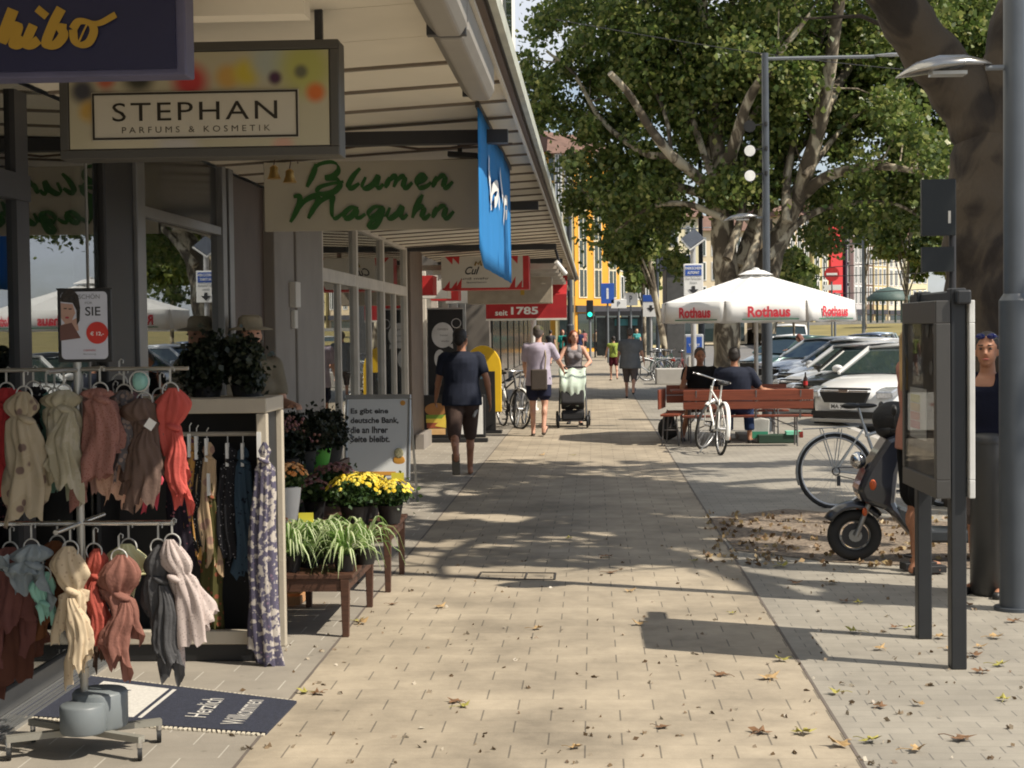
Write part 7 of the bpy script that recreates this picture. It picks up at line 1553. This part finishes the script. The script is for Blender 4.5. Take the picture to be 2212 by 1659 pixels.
# trees farther along
def simple_tree(label, x, Y, ytop, wpx, trunk_px, seed, n=9000, ls=.4, ybase=None, mat_=None, yc=None, z0=-.1, lean=0):
    g = random.Random(seed); p = W(x, 700, Y); T = thing('plane_tree' if not mat_ else 'street_tree', label, 'tree', (p.x, Y, z0), 0, 'plane trees along the street'); k = Y/3450
    top = EYE+(708-ytop)*k-z0; rw = wpx*k/2; yc = yc or (ytop+(700-ytop)*.42); cz = EYE+(708-yc)*k-z0; tr = trunk_px*k/2
    b = MB(); P = limb(b, [(0, 0, 0), (lean*.3, 0, cz*.3), (lean*.6, 0, cz*.55), (lean, 0, cz)], tr, tr*.6, 12); ends = []
    for i in range(7):
        a = g.uniform(0, 6.28); q = Vector((lean+math.cos(a)*rw*.7, math.sin(a)*rw*.7, cz+g.uniform(-.1, .7)*(top-cz))); s_ = P[int(len(P)*.5)+g.randrange(len(P)//2-1)]
        Q = limb(b, [s_, s_.lerp(q, .5)+Vector((0, 0, .4)), q], tr*.4, tr*.08, 8); twigs(b, Q, g, 4, rw*.3, tr*.06, ends)
    b.build('trunk', BARK, T); cl = [(e, (rw*.3, rw*.3, rw*.22), 1) for e in ends]
    for i in range(22):
        a = g.uniform(0, 6.28); rr = g.random()**.5*rw*.85; h_ = g.uniform(-.55, 1); zz_ = cz+h_*(top-cz)*.85; sc = math.sqrt(max(.1, 1-abs(h_)**2)); cl.append((Vector((lean+rr*sc*math.cos(a), rr*sc*math.sin(a), zz_)), (rw*.26, rw*.26, (top-cz)*.22), 1.4))
    leaves('crown', cl, n, ls, mat_ or LEAFM, T, seed); return T
simple_tree('leaning plane tree behind the ticket machine, left of the forked one', 1445, 56, 330, 200, 16, 21, 9000, .24, yc=480, lean=-.8)
simple_tree('dark plane tree in front of the cream houses on the left', 1392, 85, 440, 120, 9, 22, 5000, .3, yc=560)
simple_tree('rounded plane tree standing on the grass bank behind the dark board', 1950, 105, 395, 180, 9, 23, 14000, .33, yc=500, lean=.5)
simple_tree('plane tree behind the red house corner', 1870, 140, 400, 120, 6, 24, 6000, .4, yc=465)
simple_tree('plane tree at the far right behind the thick trunk', 2060, 120, 420, 200, 10, 25, 9000, .45, yc=540)
simple_tree('small leafy tree beside the right stem of the forked tree', 1715, 60, 540, 90, 6, 26, 5000, .25, yc=600)
# ------------------------------------------------------------ far houses
def house(label, x, Y, wpx, ytop, rz, col, cols, rows, name='house', winc=None, roof=True, depth=7, zb=0, shop=True, gutter=True, mroof=None, wh=1.7, ww=1.1):
    k = Y/3450; p = W(x, 700, Y); T = thing(name, label, 'building', (p.x, Y, zb), rz, 'houses across the far street'); w = wpx*k/max(.3, math.cos(rz)); ww = w/cols*.42; H = EYE+(709-ytop)*k-zb
    wm_ = mat('wall_'+label[:14], col, .85, 0, .05, .6, bump=.2, bscale=10)
    b = MB(); b.bb((0, 0, 0), (w, depth, H)); b.build('wall', wm_, T)
    f = (H-.6-3.6)/rows; fb = MB(); gb_ = MB()
    for r_ in range(rows):
        for c in range(cols):
            xc = w*(c+.5)/cols; z0_ = 3.9+f*r_+.3; fb.bb((xc-ww/2-.12, -.05, z0_-.12), (xc+ww/2+.12, .01, z0_+wh+.12)); gb_.bb((xc-ww/2, -.09, z0_), (xc+ww/2, -.052, z0_+wh)); fb.bb((xc-.04, -.11, z0_), (xc+.04, -.092, z0_+wh))
    fb.build('window_frame', winc or WHITE, T); gb_.build('window', CARG, T)
    sf = MB(); side = int(depth/3)
    for r_ in range(rows):
        for c in range(side):
            for sx_ in (0, w):
                yc_ = depth*(c+.5)/side; z0_ = 3.9+f*r_+.3; s = -1 if sx_ == 0 else 1; sf.bb((sx_+s*.002, yc_-ww/2, z0_), (sx_+s*.06, yc_+ww/2, z0_+wh))
    sf.build('side_window', CARG, T)
    if shop: b = MB(); b.bb((.3, -.06, .3), (w-.3, -.01, 2.9)); b.build('shop_window', CARG, T); b = MB(); b.bb((.0, -.2, 3.0), (w, -.01, 3.5)); b.build('shop_fascia', mat('fascia_dark', (.05, .05, .06), .5), T)
    if roof:
        rm = mroof or mat('roof_tiles', (.17, .10, .075), .9, 0, .2, 2); b = MB(); o_ = .5
        b.add([(-o_, -o_, H), (w+o_, -o_, H), (w+o_, depth+o_, H), (-o_, depth+o_, H), (-o_, depth/2, H+1.8), (w+o_, depth/2, H+1.8)], [(0, 1, 5, 4), (2, 3, 4, 5), (0, 4, 3), (1, 2, 5), (3, 2, 1, 0)]); b.build('roof', rm, T)
    return T
ORW = mat('orange_trim', (.75, .68, .5), .7)
house('bright orange house with pale window frames at the end of the canopy', 1243, 120, 98, 322, R(58), (.72, .34, .035), 3, 5, wh=2.0, winc=ORW)
house('pale yellow house left of the orange one', 1200, 118, 40, 330, 0, (.55, .47, .26), 2, 5, wh=2.0)
house('cream house with green bays right of the orange one', 1337, 129, 55, 400, R(58), (.62, .52, .26), 3, 4)
house('pale yellow house behind the dark plane tree', 1390, 140, 60, 430, R(58), (.68, .60, .36), 3, 4)
house('cream house whose blank wall shows left of the ticket sign', 1440, 150, 70, 470, R(10), (.74, .68, .48), 2, 3)
house('cream house seen through the fork of the big tree', 1505, 165, 110, 500, R(14), (.66, .56, .40), 4, 3)
house('beige house right of the forked tree', 1690, 166, 64, 470, R(30), (.62, .50, .33), 4, 4, wh=2.0)
house('cream house with shuttered windows beside the red one', 1757, 167.5, 36, 455, R(30), (.72, .66, .45), 2, 4, wh=2.2)
house('tall bright red house', 1796, 170, 30, 470, R(50), (.52, .035, .04), 1, 1, ww=.5, wh=.9)
house('narrow dark violet house right of the red one', 1828, 172, 18, 480, R(50), (.045, .035, .06), 1, 4)
house('grey white house behind the overhead wires', 1845, 172, 22, 485, R(50), (.5, .48, .47), 2, 4)
house('brown house between the grey white and the yellow one', 1866, 176, 24, 490, R(50), (.16, .11, .08), 2, 4)
house('yellowish house behind the bank trees', 1888, 180, 34, 495, R(50), (.56, .46, .25), 3, 4)
house('cream house right of the yellowish one', 1920, 186, 40, 500, R(50), (.68, .62, .48), 3, 4)
house('pale house farthest right behind the pavilion', 1958, 195, 60, 520, R(50), (.60, .55, .36), 4, 3)
# overhead wires
T = thing('overhead_wire', 'thin overhead cable crossing in front of the tree crown', 'cable', (0, 0, 0)); b = MB()
pts = [W(1200+ (2120-1200)*i/20, 42+ (165-42)*(i/20)+14*math.sin(math.pi*i/20), 30) for i in range(21)]; b.tube(pts, .008, 5); b.build('wire', DARK, T)
T = thing('overhead_wire', 'tram wires in front of the houses across the street', 'cable', (0, 0, 0)); b = MB()
for z, y in ((600, 590), (640, 625), (585, 560)): b.tube([W(1700+i*15, z+(y-z)*i/20, 110) for i in range(21)], .03, 5)
b.build('wire', DARK, T)
T = thing('tram_pole', 'slim tram pole carrying wires beside the red house', 'pole', (W(1862, 0, 105).x, 105, 0)); b = MB(); b.cyl((0, 0, 0), (0, 0, 7.5), .12, .09); b.build('shaft', GREY, T); b = MB(); b.bar((0, 0, 7), (-2.5, 0, 7.2), .08, .08); b.build('arm', GREY, T)
for i, x in enumerate((1757, 1790)):
    T = thing('sign_pole', ['thin pole left of the yellow banner behind the cars', 'thin pole right of the red haired woman'][i], 'pole', (W((1742, 1800)[i], 0, (58, 57)[i]).x, (58, 57)[i], -.12)); b = MB(); b.cyl((0, 0, 0), (0, 0, 3), .04); b.build('shaft', GREY, T)
# ------------------------------------------------------------ fallen leaves
lm = [mat('leaf_tan', (.36, .24, .11), .8, 0, .3, 20), mat('leaf_brown', (.16, .085, .04), .8, 0, .3, 20), mat('leaf_olive', (.30, .27, .06), .8, 0, .3, 20)]
def leafmesh(seed, m):
    g = random.Random(seed); n = 15; vs = [(0, 0, .012)]; curl = g.uniform(.3, .9); ax = g.uniform(0, 3.14)
    for i in range(n):
        a = 2*math.pi*i/n; r = .085*(1 if i % 3 == 0 else (.5 if i % 3 == 1 else .62))*g.uniform(.8, 1.15)*(.5 if abs(i-7) < 2 else 1)
        x, y = r*math.cos(a), r*math.sin(a); d = abs(x*math.cos(ax)+y*math.sin(ax)); vs.append((x*(1-curl*.3), y*(1-curl*.3), .004+curl*d*d*9+g.uniform(0, .012)))
    b = MB(); b.add(vs, [(0, 1+i, 1+(i+1) % n) for i in range(n)], 0, False); b.tube([(-.03, 0, .01), (-.08, .01, .015), (-.11, .02, .008)], .002, 4); o = b.build('fallen_leaf', m); return o
protos = [leafmesh(i, lm[i % 3]) for i in range(6)]; used = [False]*6
LP = [(1160, 1362), (985, 1520), (1002, 1530), (950, 1315), (688, 1502), (660, 1500), (1242, 1620), (1430, 1575), (1583, 1328), (1660, 1470), (1640, 1587), (1735, 1588), (1815, 1615), (1560, 1462), (1805, 1500), (1900, 1405), (1935, 1358), (1965, 1360), (2050, 1405), (2090, 1310), (2168, 1515), (2118, 1400), (2105, 1418), (1880, 1605), (1980, 1625), (2075, 1600), (1855, 1305), (1795, 1262), (1825, 1302),
      (1845, 1368), (780, 1350), (848, 1308), (775, 1345), (2030, 1380), (2120, 1455), (1690, 1430), (1380, 1352), (1310, 1205), (1230, 1165), (1360, 1280), (1720, 1262), (1690, 1225), (1600, 1180), (1320, 1240), (1500, 1215), (2150, 1380), (2190, 1345), (2160, 1440), (1985, 1525), (1900, 1530), (1240, 985), (1170, 985)]
for i, (x, y) in enumerate(LP):
    k = i % 6; p = G(x, y); o = protos[k]
    if used[k]: o = o.copy(); scene.collection.objects.link(o)
    used[k] = True; o.location = (p.x, p.y, .006); o.rotation_euler = (0, 0, rnd.uniform(0, 6.28)); s = rnd.uniform(.5, .85); o.scale = (s, s, s*1.1)
    col_ = ('tan', 'brown', 'olive')[i % 3]; big = 'large' if s > .74 else ('small' if s < .6 else 'medium')
    sf_ = 'tan paving' if -1.4 < p.x < 1.01 else ('left grey paving' if p.x < -1.4 else 'right grey paving')
    wh_ = ('near the bottom edge' if p.y < 6.6 else 'beside the door mat' if p.y < 7.5 else 'beside the showcase posts' if p.y < 8.9 else 'beside the low plant table' if p.y < 10.2 else 'before the scooter' if p.y < 12 else 'in tree shade')
    tag(o, '%s %s %s leaf on the %s, %s' % (big, col_, ('curled', 'star shaped', 'flat', 'folded', 'ragged', 'rolled')[(i*5) % 6] if i % 2 else ('dry', 'crumpled', 'upturned', 'pointed', 'broken')[i % 5], sf_, wh_), 'leaf', 'fallen leaves on the paving')
g = np.random.default_rng(2); P_ = []
for k in range(420):
    q = G(g.uniform(1520, 2200), g.uniform(1110, 1225)); P_.append(((q.x, q.y, .018), (.04, .04, .008), 1))
o = leaves('leaf_litter', P_, 900, .038, leafmat('litter', [(.10, .055, .025), (.25, .16, .08), (.40, .30, .14)], .1), None, 12); struct(o, 'brown leaf litter over the soil strip behind the info panel', 'leaf litter', 'stuff')
P_ = []
for k in range(500):
    q = G(g.uniform(500, 2212), g.uniform(1150, 1659)); P_.append(((q.x, q.y, .008), (.02, .02, .001), 1))
o = leaves('debris', P_, 520, .022, leafmat('debris', [(.10, .06, .03), (.2, .14, .08), (.5, .45, .36)], .1), None, 13); struct(o, 'small leaf crumbs and seeds scattered over the paving', 'debris', 'stuff')
# remove empties that are not part of anything
for o in list(bpy.data.objects):
    if o.parent is None and o.type == 'MESH' and 'category' not in o and 'kind' not in o: print('ORPHAN', o.name)
